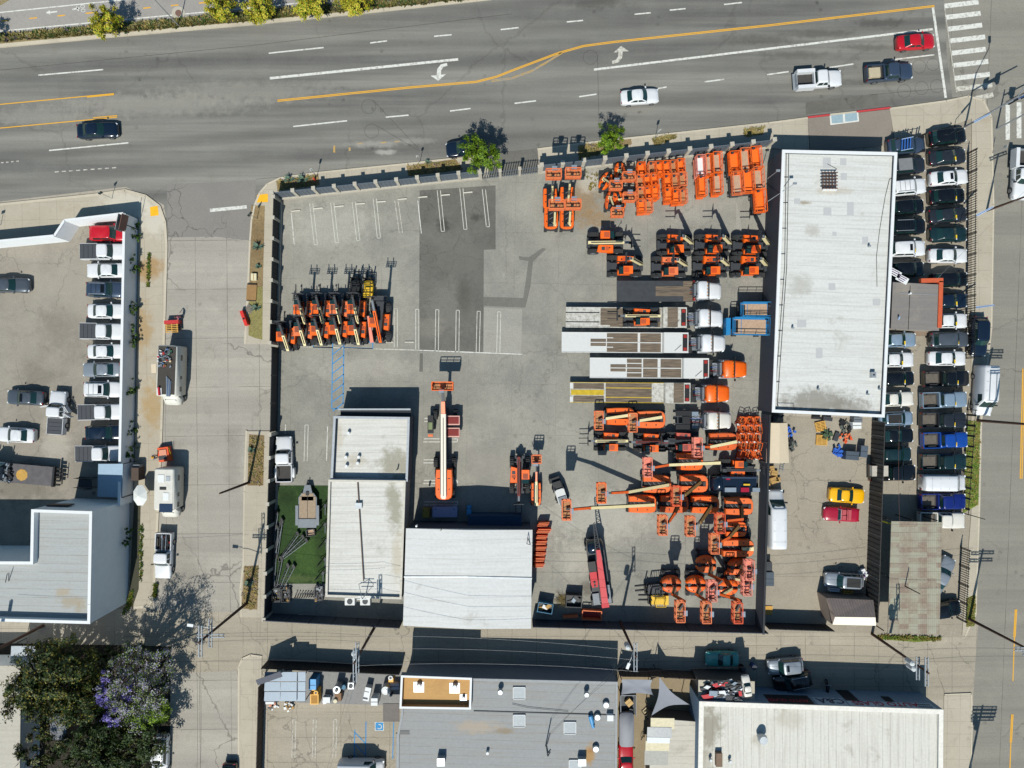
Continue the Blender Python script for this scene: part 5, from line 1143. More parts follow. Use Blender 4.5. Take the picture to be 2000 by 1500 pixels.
for ri, rw in enumerate(rows):
    for ci, (x, y, f) in enumerate(rw):
        if (x, y) == (1320, 410): continue
        lb = 'small %s scissor lift, %s from left in the row %s' % ('clean orange' if f else 'faded tan-decked', ords[ci], rn_[ri])
        t = place('sl_small', x, y, 92, None, lb, G_S, h=1.3)
        for c in t.children:
            for slt in c.material_slots:
                if f and slt.material == deckm: slt.link = 'OBJECT'; slt.material = fresh
                elif not f and slt.material == orange: slt.link = 'OBJECT'; slt.material = orange2
for x, y, f, lb in ((1366, 327, 2, 'bleached white-decked scissor lift at the left of the middle pack'), (1382, 325, 0, 'narrow orange scissor lift squeezed between two wider ones'), (1398, 321, 0, 'orange scissor lift with tan deck at the fence, right of the narrow one'), (1369, 366, 1, 'clean orange scissor lift standing alone in front of the bleached one'), (1399, 362, 0, 'faded orange scissor lift with cream ladder, front of the middle pack')):
    t = place('sl_mid', x, y, 93, None, lb, G_M, h=1.4, scale=(1, .75, 1) if x == 1382 else (1, .88 if x == 1369 else 1, 1))
    for c in t.children:
        for slt in c.material_slots:
            if slt.material == deck2 and f: slt.link = 'OBJECT'; slt.material = fresh if f == 1 else cap_white
            elif slt.material == orange and f == 2: slt.link = 'OBJECT'; slt.material = pink
for x, y, f, lb in ((1432, 321, 1, 'large orange scissor lift, left one at the fence in the big pack'), (1453, 315, 0, 'large tan-decked scissor lift between two orange ones at the fence'), (1473, 312, 1, 'large orange scissor lift at the fence nearest the warehouse'), (1438, 360, 0, 'large bleached scissor lift at the front left of the big pack'), (1459, 357, 1, 'large orange scissor lift at the front middle of the big pack'), (1478, 351, 0, 'large scissor lift with worn grey deck at the front right'), (1482, 395, 1, 'large orange scissor lift standing alone by the warehouse wall')):
    t = place('sl_big', x, y, 94, None, lb, G_L, h=1.7)
    for c in t.children:
        for slt in c.material_slots:
            if slt.material == deckm and f: slt.link = 'OBJECT'; slt.material = fresh
            elif slt.material == deckm: slt.link = 'OBJECT'; slt.material = deck2
            elif slt.material == orange and not f: slt.link = 'OBJECT'; slt.material = orange2
place('sl_blue', 1473, 605, 0, None, 'blue scissor lift with tan deck, the upper of the two blue ones', 'blue scissor lifts by the warehouse', h=2, scale=(.88, .85, 1)); t = place('sl_blue', 1464, 638, -1, None, 'wider blue scissor lift with split tan deck, the lower of the two blue ones', 'blue scissor lifts by the warehouse', h=2, scale=(1.1, 1.05, 1))
b = MB(); b.box(-2.35, 0, 1.3, .5, 2.0, 1.2, sky_blue); b.build('end_frame', t)

# --- telehandlers
def telehandler(label, L=4.4, W=2.25, elev=0, blen=3.6, bm=None, body=None, r=.62, forks=True, red=False, ext=.8, im=None):
    bm = bm or cream; body = body or orange
    t = thing('telehandler', label, 'telehandler'); hl = L / 2; hw = W / 2; wx = hl * .64
    b = MB(); b.box(0, 0, .78, L * .86, .8, .5, dgrey); b.box(hl * .86, 0, .8, .3, 1.1, .5, dgrey); b.box(-hl * .9, 0, .95, .35, 1.2, .6, dgrey); b.build('chassis', t)
    for x in (-wx, wx):
        for s in (-1, 1): big_wheel(t, x, s * (hw - .25), r, .48)
        b = MB(); b.cyl((x, -hw + .4, r), (x, hw - .4, r), .12, .12, dgrey); b.build('axle', t)
    # cab on the left
    b = MB(); cx, cy = .12, hw * .56; b.box(cx, cy, 1.0, 1.6, .8, .7, body); b.box(cx, cy, 1.42, 1.3, .7, .14, hose)
    b.box(cx - .2, cy, 1.62, .5, .5, .28, hose); b.build('cab_floor', t)
    b = MB()
    for x, y in ((cx - .68, cy - .38), (cx + .68, cy - .38), (cx + .62, cy + .36), (cx - .68, cy + .36)): b.bar((x, y, 1.3), (x * .96, y, 2.42), .09, .09, dgrey)
    b.build('cab_frame', t)
    b = MB(); b.box(cx - .35, cy, 2.44, 1.15, .95, .08, body)
    for k in range(5): b.box(cx - .42 + k * .13, cy, 2.5, .06, .62, .03, mred if red else dgrey)
    b.build('cab_roof', t)
    b = MB(); b.box(cx + .5, cy, 2.43, .5, .82, .06, glass); b.bar((cx + .66, cy, 1.5), (cx + .66, cy, 2.4), .68, .03, glass); b.build('windshield', t)
    # engine cover on the right
    b = MB(); n = [(-1.15, -hw * .88), (.95, -hw * .98), (.95, -hw * .24), (-.95, -hw * .24)]; n2 = [(-1.1, -hw * .84), (.88, -hw * .94), (.88, -hw * .27), (-.9, -hw * .27)]
    b.prism(n, .7, 1.3, body, cap=False); b.prism(n, 1.3, 1.5, body, pts2=n2); b.build('engine_cover', t)
    b = MB(); b.box(-.35, -hw * .6, 1.51, .42, .42, .03, dgrey); b.cyl((.45, -hw * .55, 1.5), (.45, -hw * .55, 1.62), .08, .08, hose)
    for k in range(4): b.box(.0 + k * .1, -hw * .6, 1.51, .04, .5, .03, mred if red else dgrey)
    b.build('louver', t)
    # boom along the middle, pivot at the rear
    px_, pz = -hl * .84, 1.75; ce, se_ = math.cos(elev), math.sin(elev)
    def at(s_, dz=0): return (px_ + s_ * ce - dz * se_, -.12, pz + s_ * se_ + dz * ce)
    b = MB(); b.box(px_ + .1, -.12, 1.35, .5, .6, .9, dgrey); b.build('boom_tower', t)
    b = MB(); b.bar(at(-.25), at(blen), .34, .38, bm); b.bar(at(.1, .205), at(blen - .2, .205), .12, .02, hose); b.build('boom', t)
    b = MB(); b.bar(at(blen), at(blen + ext), .25, .28, im or mgrey); b.bar(at(blen + ext - .05), (at(blen + ext)[0] + .28, -.12, at(blen + ext)[2] - .45), .26, .26, hose); b.build('inner_boom', t)
    b = MB(); b.cyl(at(.9, -.3), at(blen * .55, -.25), .08, .08, mgrey); b.build('lift_cylinder', t)
    tip = at(blen + ext); fx, fz = tip[0] + .35, tip[2] - .55
    if forks:
        b = MB()
        for z in (0, .3, .6): b.bar((fx, -.12 - .65, fz + z), (fx, -.12 + .65, fz + z), .06, .07, dgrey)
        for k in range(5): b.bar((fx, -.12 - .6 + k * .3, fz), (fx, -.12 - .6 + k * .3, fz + .9), .05, .05, dgrey)
        b.bar((fx, -.72, fz + .9), (fx, .5, fz + .9), .05, .05, dgrey); b.build('fork_carriage', t)
        for s in (-1, 1): b = MB(); b.bar((fx, -.12 + s * .36, fz), (fx + 1.2, -.12 + s * .36, fz - .03), .11, .05, hose); b.build('fork', t)
    b = MB(); b.bar((wx, hw - .1, 1.5), (wx + .25, hw + .1, 1.9), .04, .04, dgrey); b.box(wx + .28, hw + .1, 1.95, .06, .2, .28, dgrey); b.build('mirror', t)
    return t
proto['th_up'] = telehandler('x', 4.0, 2.1, R(46), 2.3, r=.52, ext=1.7, im=dgrey); proto['th_hi'] = telehandler('x', 4.7, 2.6, R(62), 3.9, r=.66, red=True); proto['th_low'] = telehandler('x', 4.8, 2.6, R(3), 4.2, r=.68, ext=.6)
G_T = 'telehandlers packed in two rows on the left'; G_H = 'telehandlers with raised booms by the warehouse'
TM = {orange: orange2}
for i, (x, y) in enumerate(((596, 603), (631, 602), (665, 602), (699, 602))): dup(proto['th_up'], 'orange telehandler with raised forks, %s from the left in the upper row' % ords[i], (*P(x, y, 1.2), 0), R(90), G_T, TM if i == 2 else None)
for i, (x, y) in enumerate(((563, 655), (596, 645), (628, 644), (664, 642), (700, 643))): dup(proto['th_up'], 'orange telehandler with raised forks, %s from the left in the lower row' % ords[i], (*P(x, y, 1.2), 0), R(90), G_T, TM if i == 1 else None)
place('th_low', 1183, 474, 0, None, 'orange telehandler with level cream boom, standing alone at the left of the pack', G_H, h=1.2)
for x, y, lb in ((1220, 519, 'orange telehandler with dark cab just above the black flatbed deck, leftmost of its row'), (1318, 478, 'orange telehandler with slanted tool plate, upper row second column'), (1307, 521, 'faded orange telehandler, lower row second column'), (1392, 478, 'orange telehandler in the upper row above the white truck cab column'), (1388, 520, 'orange telehandler in the lower row, touching the white truck cab'), (1466, 479, 'orange telehandler in the upper row nearest the warehouse'), (1462, 520, 'orange telehandler in the lower row nearest the warehouse')):
    dup(proto['th_hi'], lb, (*P(x, y, 1.2), 0), R(180), G_H, TM if x == 1307 else None)
bigt = telehandler('big orange telehandler with bleached boom arm at the right end of the left block', 5.6, 2.5, R(48), 5.0, bm=orange, r=.72, ext=1.6); bigt.location = (*P(742, 628, 1.4), 0); bigt.rotation_euler = (0, 0, R(90))
b = MB(); b.bar((-2.6, .95, 1.5), (.6, 1.25, 2.3), .45, .4, pink, .25, .25); b.build('outrigger_arm', bigt)
b = MB(); b.box(2.9, .1, 1.2, .5, 1.9, .5, dgrey); b.build('bucket', bigt)
dt = telehandler('dark orange telehandler with grey boom, standing by itself in the yard centre', 5.0, 2.5, R(4), 4.6, bm=mat('dark_red_boom', '6f2a1e', .5), r=.7, ext=.6); dt.location = (*P(1015, 928, 1.2), 0); dt.rotation_euler = (0, 0, R(-90))
for x, y, d, lb, sw, key in ((1192, 862, 180, 'orange telehandler with black fork posts below the two parked boom lifts', None, 'th_low'), (1270, 864, 180, 'orange telehandler with red louvres right of the one with fork posts', {cream: mat('dark_red_boom', '6f2a1e')}, 'th_low'), (1333, 862, 180, 'bleached red telehandler under a pink basket', {orange: mat('bleached_red', 'b5503f', .6), cream: dgrey}, 'th_low'), (1440, 915, 0, 'orange telehandler right of the long cream boom', {cream: dgrey}, 'th_low')):
    dup(proto[key], lb, (*P(x, y, 1.1), 0), R(d), 'telehandlers among the boom lifts', sw, (.92, .9, 1))
dup(proto['th_low'], 'orange telehandler loaded on the grey lowboy trailer', (*P(1252, 620, 2.0), .92), R(180), None, None, (.98, .86, 1))

# --- boom lifts
def basket(parent, p, yaw, w_=2.3, d=.95, m=None, tilt=0):
    m = m or orange2; t = parent
    b = MB(); b.xf = Matrix.Translation(p) @ Matrix.Rotation(yaw, 4, 'Z')
    b.box(0, 0, 0, d, w_, .05, deckm if m is not pink else pink); rail_box(b, -d / 2, d / 2, -w_ / 2, w_ / 2, .02, 1.08, m, .045, True, 2, 3); 
    for k in range(4): b.bar((-d / 2, -w_ / 2 + .2 + k * w_ / 4, .04), (d / 2, -w_ / 2 + .5 + k * w_ / 4, .04), .06, .03, hose if k % 2 else m)
    o = b.build('basket', t)
    b = MB(); b.xf = Matrix.Translation(p) @ Matrix.Rotation(yaw, 4, 'Z'); b.box(-d / 2 - .1, .1, .95, .4, .62, .28, console); b.box(-d / 2 - .16, .1, .5, .2, .4, .7, dgrey); b.build('console', o)
    return o
brownb = mat('shaded_tan_boom', '8a6a3c', .6, var=.2)  # cream boom seen steeply: its shaded side put into the brown colour
def boom_lift(name, label, px, py, chas, turret, segs, bw=2.3, L=4.0, W=2.35, r=.52, om=None, tl=3.6, tw=2.2, bm=None, byaw=0, dome=False, bskm=None, h=1.3, group=None, th=1.75, off=0.0, thick=.36, basket_on=True, pts=None, bk=None, slot=.3):
    """chas, turret: headings in degrees; segs: (length, elevation, relative yaw) from the boom root at the tail of the turret"""
    om = om or orange; bm = bm or cream
    t = thing(name, label, 'boom lift', (*P(px, py, h), 0), R(turret), group); ca = R(chas - turret)
    b = MB(); b.xf = Matrix.Rotation(ca, 4, 'Z'); b.box(0, 0, r + .2, L * .95, W * .42, .42, dgrey); b.box(L * .38, 0, r + .15, .5, W * .6, .4, dgrey); b.box(-L * .38, 0, r + .15, .5, W * .6, .4, dgrey); b.cyl((0, 0, r + .35), (0, 0, r + .65), .55, .55, dgrey, 18); b.build('chassis', t)
    for x in (-L * .36, L * .36):
        for s in (-1, 1):
            o = big_wheel(t, 0, s * .001, r, .36); q = Matrix.Rotation(ca, 4, 'Z') @ Vector((x, s * (W / 2 - .2), 0)); o.location = q; o.rotation_euler = (0, 0, ca)
    z0 = r + .6; hl = tl / 2; hw = tw / 2
    b = MB()
    if dome:
        for s in (-1, 1):
            rg = []
            for k in range(7):
                u = k / 6; a = u * math.pi / 2; zz = z0 + (th - z0) * math.sin(a); sc_ = .35 + .65 * math.cos(a) ** .7
                arc = []
                for j in range(13):
                    v = math.pi * j / 12; arc.append((hl * math.cos(v) * (.55 + .45 * sc_), s * (.2 + (hw - .2) * math.sin(v) * sc_), zz))
                rg.append(arc)
            b.loft([q if s < 0 else q[::-1] for q in rg], om, closed=True, cap0=False)
    else:
        for s in (-1, 1):
            pl = [(hl, s * slot), (hl, s * hw * .92), (hl * .2, s * hw), (-hl * .62, s * hw * .98), (-hl * .84, s * hw * .85), (-hl * .96, s * hw * .55), (-hl, 0), (-hl * .8, 0), (-hl * .8, s * slot)]
            pt2 = [(hl * .97, s * (slot + .03)), (hl * .95, s * hw * .86), (hl * .2, s * hw * .92), (-hl * .62, s * hw * .9), (-hl * .81, s * hw * .78), (-hl * .92, s * hw * .5), (-hl * .95, 0), (-hl * .82, 0), (-hl * .82, s * (slot + .03))]
            if s < 0: pl, pt2 = pl[::-1], pt2[::-1]
            b.prism(pl, z0, th - .18, om, cap=False); b.prism(pl, th - .18, th, om, pts2=pt2)
    b.build('turret_cover', t)
    b = MB(); b.box(0, 0, z0 + .18, tl * .92, slot * 2, .36, hose); b.box(-hl * .7, 0, z0 + .45, .3, .5, .5, dgrey)
    for k in range(6): b.bar((hl * .8 - k * .3, -.2, z0 + .4), (hl * .6 - k * .3, .2, z0 + .42), .06, .05, mgrey if k % 2 else hose)
    b.build('turret_base', t)
    b = MB()
    for s in (-1, 1): b.box(-hl * .3, s * hw * .62, th + .012, .16, .12, .03, hose); b.box(hl * .4, s * hw * .6, th + .012, .1, .3, .02, hose)
    b.build('hood_latch', t)
    if pts:                       # measured joints of a raised boom
        inv = Matrix.Rotation(-R(turret), 3, 'Z'); o_ = Vector((*P(px, py, h), 0)); lc2_ = lambda q: inv @ (Vector((*P(*q), q[2])) - o_)
        q = [lc2_(p_) for p_ in pts]; wd = thick; b = MB(); b.bar((q[0].x, q[0].y, z0), q[0], .4, .45, bm); b.build('boom_post', t)
        for k in range(len(q) - 1):
            d = (q[k + 1] - q[k]).normalized(); sd = d.cross(Vector((0, 0, 1))); sd = sd.normalized() if sd.length > .05 else Vector((0, 1, 0)); b = MB(); b.bar(q[k] - d * .15, q[k + 1], wd, wd * 1.15, bm if k == 0 or k < len(q) - 2 else (oranged if k % 2 else dgrey), wd * .9, wd)
            b.bar(q[k] + sd * wd * .6, q[k + 1] + sd * wd * .55, .07, .1, hose); b.cyl(q[k] - sd * wd * .7, q[k] + sd * wd * .7, wd * .55, wd * .55, dgrey, 8)
            b.build('boom' if k == 0 else ('jib' if k == len(q) - 2 else 'inner_boom'), t); wd *= .78
        c_ = lc2_(bk[:3]); c_.z -= .5; b = MB(); b.bar(q[-1], c_ + Vector((0, 0, .3)), .2, .2, dgrey); b.build('basket_mount', t)
        basket(t, c_, R(bk[3] - turret), bw, 1.0, bskm or orange2); return t
    p = Vector((-hl * .8 + off, 0, th + .12)); yaw = 0.0; wd = thick
    b = MB(); b.bar((p.x, 0, z0 + .3), (p.x, 0, p.z + .1), .42, .5, bm); b.build('boom_post', t)
    yaw = 0.0
    for k, (ln_, el_, yw) in enumerate(segs):
        yaw += R(yw); e = R(el_); d = Vector((math.cos(yaw) * math.cos(e), math.sin(yaw) * math.cos(e), math.sin(e))); q = p + d * ln_
        b = MB(); b.bar(p, q, wd, wd * 1.1, bm if k == 0 else (om if k == 1 else dgrey), wd * .92, wd); 
        if k == 0: b.bar(p + d * .3 + Vector((-math.sin(yaw) * wd * .62, math.cos(yaw) * wd * .62, 0)), q - d * .1 + Vector((-math.sin(yaw) * wd * .62, math.cos(yaw) * wd * .62, 0)), .07, .12, hose); b.bar(p + d * .2 + Vector((0, 0, wd * .56)), q - d * .5 + Vector((0, 0, wd * .56)), .07, .03, hose)
        b.build('boom' if k == 0 else ('jib' if k == len(segs) - 1 and k > 0 else 'inner_boom'), t)
        p = q; wd *= .72
    if basket_on:
        q = p + Vector((math.cos(yaw) * .75, math.sin(yaw) * .75, -.5)); b = MB(); b.bar(p, p + Vector((math.cos(yaw) * .3, math.sin(yaw) * .3, -.25)), .2, .2, dgrey); b.build('basket_mount', t)
        basket(t, q, yaw + R(byaw), bw, 1.0, bskm or orange2)
    return t
G_BL = 'orange boom lifts crowded at the east side of the yard'
GF = 'upright boom lifts at the sliding gate'
for x, y, lb, p_, k_ in ((1074, 390, 'boom lift with raised basket, left one nearest the gate', ((1078, 402, 1.6), (1079, 362, 6.6)), (1081, 341, 8.2, -90)), (1107, 387, 'boom lift with raised basket, right one nearest the fence', ((1109, 398, 1.6), (1113, 358, 6.6)), (1119, 339, 8.2, -90)), (1076, 428, 'boom lift in front of the left gate-side lift, basket raised', ((1083, 438, 1.6), (1084, 413, 6.6)), (1087, 401, 8.2, -90)), (1107, 428, 'boom lift in front of the right gate-side lift, basket raised', ((1112, 438, 1.6), (1114, 412, 6.6)), (1119, 400, 8.2, -90))):
    boom_lift('boom_lift', lb, x, y, 90, 90, [], 1.75, 2.9, 1.75, .42, tl=2.6, tw=1.8, th=1.45, thick=.22, group=GF, h=1.0, pts=p_, bk=k_, slot=.42)
for x, y, a, lb, p_, k_ in ((1182, 354, 60, 'compact boom lift with bleached basket beside the cream ladder', ((1180, 350, 1.6), (1192, 358, 2.4)), (1202, 363, 2.6, -90)), (1210, 336, 90, 'compact boom lift against the fence next to the scissor lifts', ((1210, 334, 1.6), (1216, 340, 2.4)), (1227, 346, 2.6, -90)), (1192, 392, 80, 'compact boom lift with its basket turned south, front left', ((1192, 386, 1.6), (1198, 402, 2.2)), (1205, 416, 2.2, -90)), (1210, 392, 110, 'compact boom lift with basket tucked close, front right', ((1211, 390, 1.6), (1219, 387, 2.2)), (1228, 386, 2.4, -90))):
    boom_lift('boom_lift', lb, x, y, 90, a, [], 1.5, 2.4, 1.5, .4, tl=2.3, tw=1.4, th=1.5, thick=.2, group='compact boom lifts by the fence', h=1.0, dome=True, pts=p_, bk=k_, om=oranged if a == 80 else None)
big = boom_lift('boom_lift', 'very long white-boomed lift standing alone in the yard centre, basket to the north', 868, 945, 90, 90, [(10.3, 1.5, 0), (1.6, 14, 0), (1.2, 25, 0)], 2.55, 3.6, 2.5, .62, tl=3.8, tw=2.15, th=2.35, bm=mat('boom_white', 'd6cfbf', .45, var=.06), thick=.66, bskm=orange, h=1.6)
b = MB(); b.box(6.2, 0, .85, 6.5, .9, .5, dgrey); b.build('long_chassis', big)
for x, y in ((2.6, 1.15), (2.6, -1.15), (8.6, 1.2), (8.6, -1.35)): big_wheel(big, x, y, .62, .5)
for x in (6.4, 7.9):
    b = MB(); b.box(x, -.95, 1.4, 1.15, 1.9, .7, mat('bleached_panel', 'c99b8f', .6)); b.box(x, -1.05, 1.77, .85, 1.5, .06, mred)
    for k in range(6): b.box(x - .36 + k * .14, -1.05, 1.81, .05, 1.4, .03, mat('dark_grille', '4d1410', .6))
    b.build('engine_pod', big)
b = MB(); b.box(7.4, 1.75, 1.3, 2.2, .7, .5, hose); b.box(7.2, 1.75, 1.6, .9, .5, .06, mat('olive_panel', '6f7a52', .6)); b.box(6.0, 1.75, 1.3, .3, .6, .4, orange2); b.build('side_tray', big)
boom_lift('boom_lift', 'narrow cream-boomed lift standing right of the lone telehandler', 1047, 965, 90, 90, [(2.9, 6, 0), (1.3, 16, 0), (.8, 0, 0)], 1.15, 2.9, 1.3, .42, tl=2.9, tw=1.25, th=1.6, thick=.3, h=1.2)
LF = [  # label, px, py, boom joints, basket, kwargs
 ('boom lift with its basket at the far left, below the yellow-decked trailer', 1212, 813, ((1228, 811, 2.0), (1181, 818, 2.3)), (1169, 821, 2.2), {}),
 ('boom lift directly behind the leftmost one below the yellow-decked trailer', 1272, 819, ((1290, 815, 2.0), (1247, 822, 2.4)), (1235, 825, 2.3), {}),
 ('boom lift with pink basket beside the white day-cab truck', 1412, 862, ((1436, 863, 2.1), (1386, 873, 2.8), (1373, 873, 3.2)), (1361, 873, 3.3), dict(bskm=pink)),
 ('boom lift with the long level cream boom between two telehandlers', 1347, 901, ((1404, 904, 2.3), (1306, 908, 3.2), (1277, 913, 3.6)), (1264, 912, 3.5), dict(bskm=pink, tl=3.3)),
 ('boom lift with cream boom slanting left to a bright orange basket', 1283, 945, ((1304, 947, 2.2), (1226, 961, 6.0), (1194, 963, 7.0)), (1174, 962, 6.8), dict(bskm=orangeb)),
 ('boom lift whose long level boom reaches furthest left into the open yard', 1255, 984, ((1275, 986, 2.2), (1153, 992, 6.0), (1120, 995, 6.8)), (1106, 995, 6.8), {}),
 ('boom lift with boom folded back over its neighbour, west of the black truck', 1355, 944, ((1366, 943, 2.0), (1337, 967, 4.6)), (1320, 968, 5.0), dict(bskm=redor, bm=brownb)),
 ('boom lift with basket lowered south-west, third from the warehouse wall', 1317, 984, ((1323, 990, 2.1), (1317, 1004, 4.0), (1307, 1019, 4.6)), (1293, 1025, 4.6), dict(bm=brownb)),
 ('boom lift with basket lowered south-west, second from the warehouse wall', 1377, 985, ((1388, 990, 2.1), (1367, 1021, 4.4)), (1347, 1027, 4.6), dict(bm=brownb)),
 ('boom lift nearest the slate yard wall with boom turned south', 1443, 988, ((1448, 992, 2.1), (1449, 1014, 4.2), (1418, 1017, 4.6)), (1405, 1021, 4.6), dict(bm=brownb, bskm=redor)),
 ('boom lift with boom doubled back to the left, south of the wall-side lift', 1437, 1033, ((1440, 1030, 2.1), (1423, 1050, 3.6), (1408, 1058, 4.0)), (1394, 1061, 4.0), dict(tl=2.6, tw=1.9, bm=brownb)),
 ('big orange lift with wide slotted hood at the middle of the yard wall', 1440, 1069, None, None, dict(tl=3.9, tw=2.2, th=2.0)),
 ('dome-hooded lift at the left end of the lower row beside the yellow forklift', 1310, 1140, ((1318, 1148, 1.9), (1314, 1161, 5.0), (1338, 1175, 7.0)), (1327, 1193, 7.2), dict(dome=True)),
 ('dome-hooded lift second from the left in the lower row', 1358, 1140, ((1366, 1148, 1.9), (1361, 1161, 5.0), (1385, 1177, 7.0)), (1378, 1195, 7.2), dict(dome=True)),
 ('dome-hooded lift standing above and between the lower row lifts', 1378, 1101, ((1389, 1108, 1.9), (1386, 1122, 4.5), (1411, 1134, 6.4)), (1389, 1153, 6.5), dict(dome=True, bskm=pink)),
 ('dome-hooded lift half covered by baskets near the yard corner', 1420, 1145, ((1427, 1150, 1.9), (1408, 1161, 5.0), (1448, 1173, 7.0)), (1439, 1195, 7.2), dict(dome=True, bskm=redor)),
 ('dome-hooded lift with bleached basket against the yard wall', 1441, 1106, ((1448, 1107, 1.9), (1470, 1110, 5.0)), (1462, 1112, 5.5), dict(dome=True, bskm=pink)),
 ('dome-hooded lift with bleached basket lowest along the yard wall', 1434, 1126, ((1440, 1130, 1.7), (1468, 1136, 4.4)), (1457, 1142, 5.0), dict(dome=True, bskm=pink, th=1.4)),
]
for i, (lb, x, y, p_, k_, kw) in enumerate(LF):
    a = dict(L=3.9, W=2.3, r=.5, group=G_BL, h=1.4, tl=3.5, om=(orange, orangeb, oranged, orange, orangeb)[i % 5]); a['turret'] = a['chas'] = 180
    if kw.get('dome'): a.update(L=3.3, W=2.1, tl=2.6, tw=2.2, r=.45, h=1.1, chas=90, turret=0)
    a.update(kw); ch, tu = a.pop('chas'), a.pop('turret')
    boom_lift('boom_lift', lb, x, y, ch, tu, [(1.2, 0, 0)], basket_on=bool(p_), pts=p_, bk=(*k_, 180 if k_[0] < x or kw.get('dome') else 0) if k_ else None, **a)
# --- crowd of little push-around lifts by the wall
def push_lift():
    t = thing('mast_lift', 'x', 'mast lift'); b = MB(); b.box(0, 0, .22, 1.2, .7, .22, redor); b.build('base', t)
    for x in (-.45, .45):
        for s in (-1, 1): tyre(t, x, s * .36, .13, .09)
    b = MB()
    for s in (-1, 1): b.bar((-.4, s * .16, .3), (-.4, s * .16, 1.9), .1, .12, orange)
    for k in range(4): b.box(-.4, 0, .6 + k * .4, .08, .3, .06, dgrey)
    b.build('mast', t); b = MB(); b.box(.1, 0, .5, .7, .6, .06, deckm); rail_box(b, -.25, .5, -.3, .3, .5, 1.55, orange, .03, True, 1, 1); b.build('cage', t); b = MB(); b.box(-.55, .1, .6, .22, .4, .4, whitem); b.build('battery_box', t); return t
proto['push'] = push_lift()
k = 0
for ry in range(5):
    for cx_ in range(3):
        x, y = 1447 + cx_ * 15 + (ry % 2) * 2, 822 + ry * 16.5
        dup(proto['push'], 'small orange mast lift, %s across in the %s rank by the warehouse corner' % (ords[cx_], ords[ry]), (*P(x, y, .8), .02), R(90 + (k * 37) % 40 - 20), 'small mast lifts clustered at the warehouse corner'); k += 1

# --- trucks and trailers
wood = NT('trailer_deck_wood'); sp = wood.add('ShaderNodeSeparateXYZ'); wood.link(wood.obj, sp.inputs[0]); fr = wood.math('FRACT', wood.math('DIVIDE', sp.outputs[1], .2)); cc = wood.mix(wood.ramp(wood.noise(wood.mapping(wood.obj, scale=(.4, 5, 1)), 1.5, 5), .3, .7), C('50463b'), C('7a6c5b')); cc = wood.mix(wood.math('LESS_THAN', fr, .12), cc, C('332c25')); wood = wood.done(cc, .9)
dirtywhite = NT('scuffed_white_steel'); cc = dirtywhite.mix(dirtywhite.ramp(dirtywhite.noise(dirtywhite.obj, 2.2, 8, .8), .45, .68), C('b5b4ac'), C('736c60')); dirtywhite = dirtywhite.done(cc, .6)
steeld = mat('dark_tread_plate', '3b3e42', .6, .3, var=.3, scale=2); steely = mat('yellow_deck_paint', 'b59a1f', .8, var=.3, scale=2)
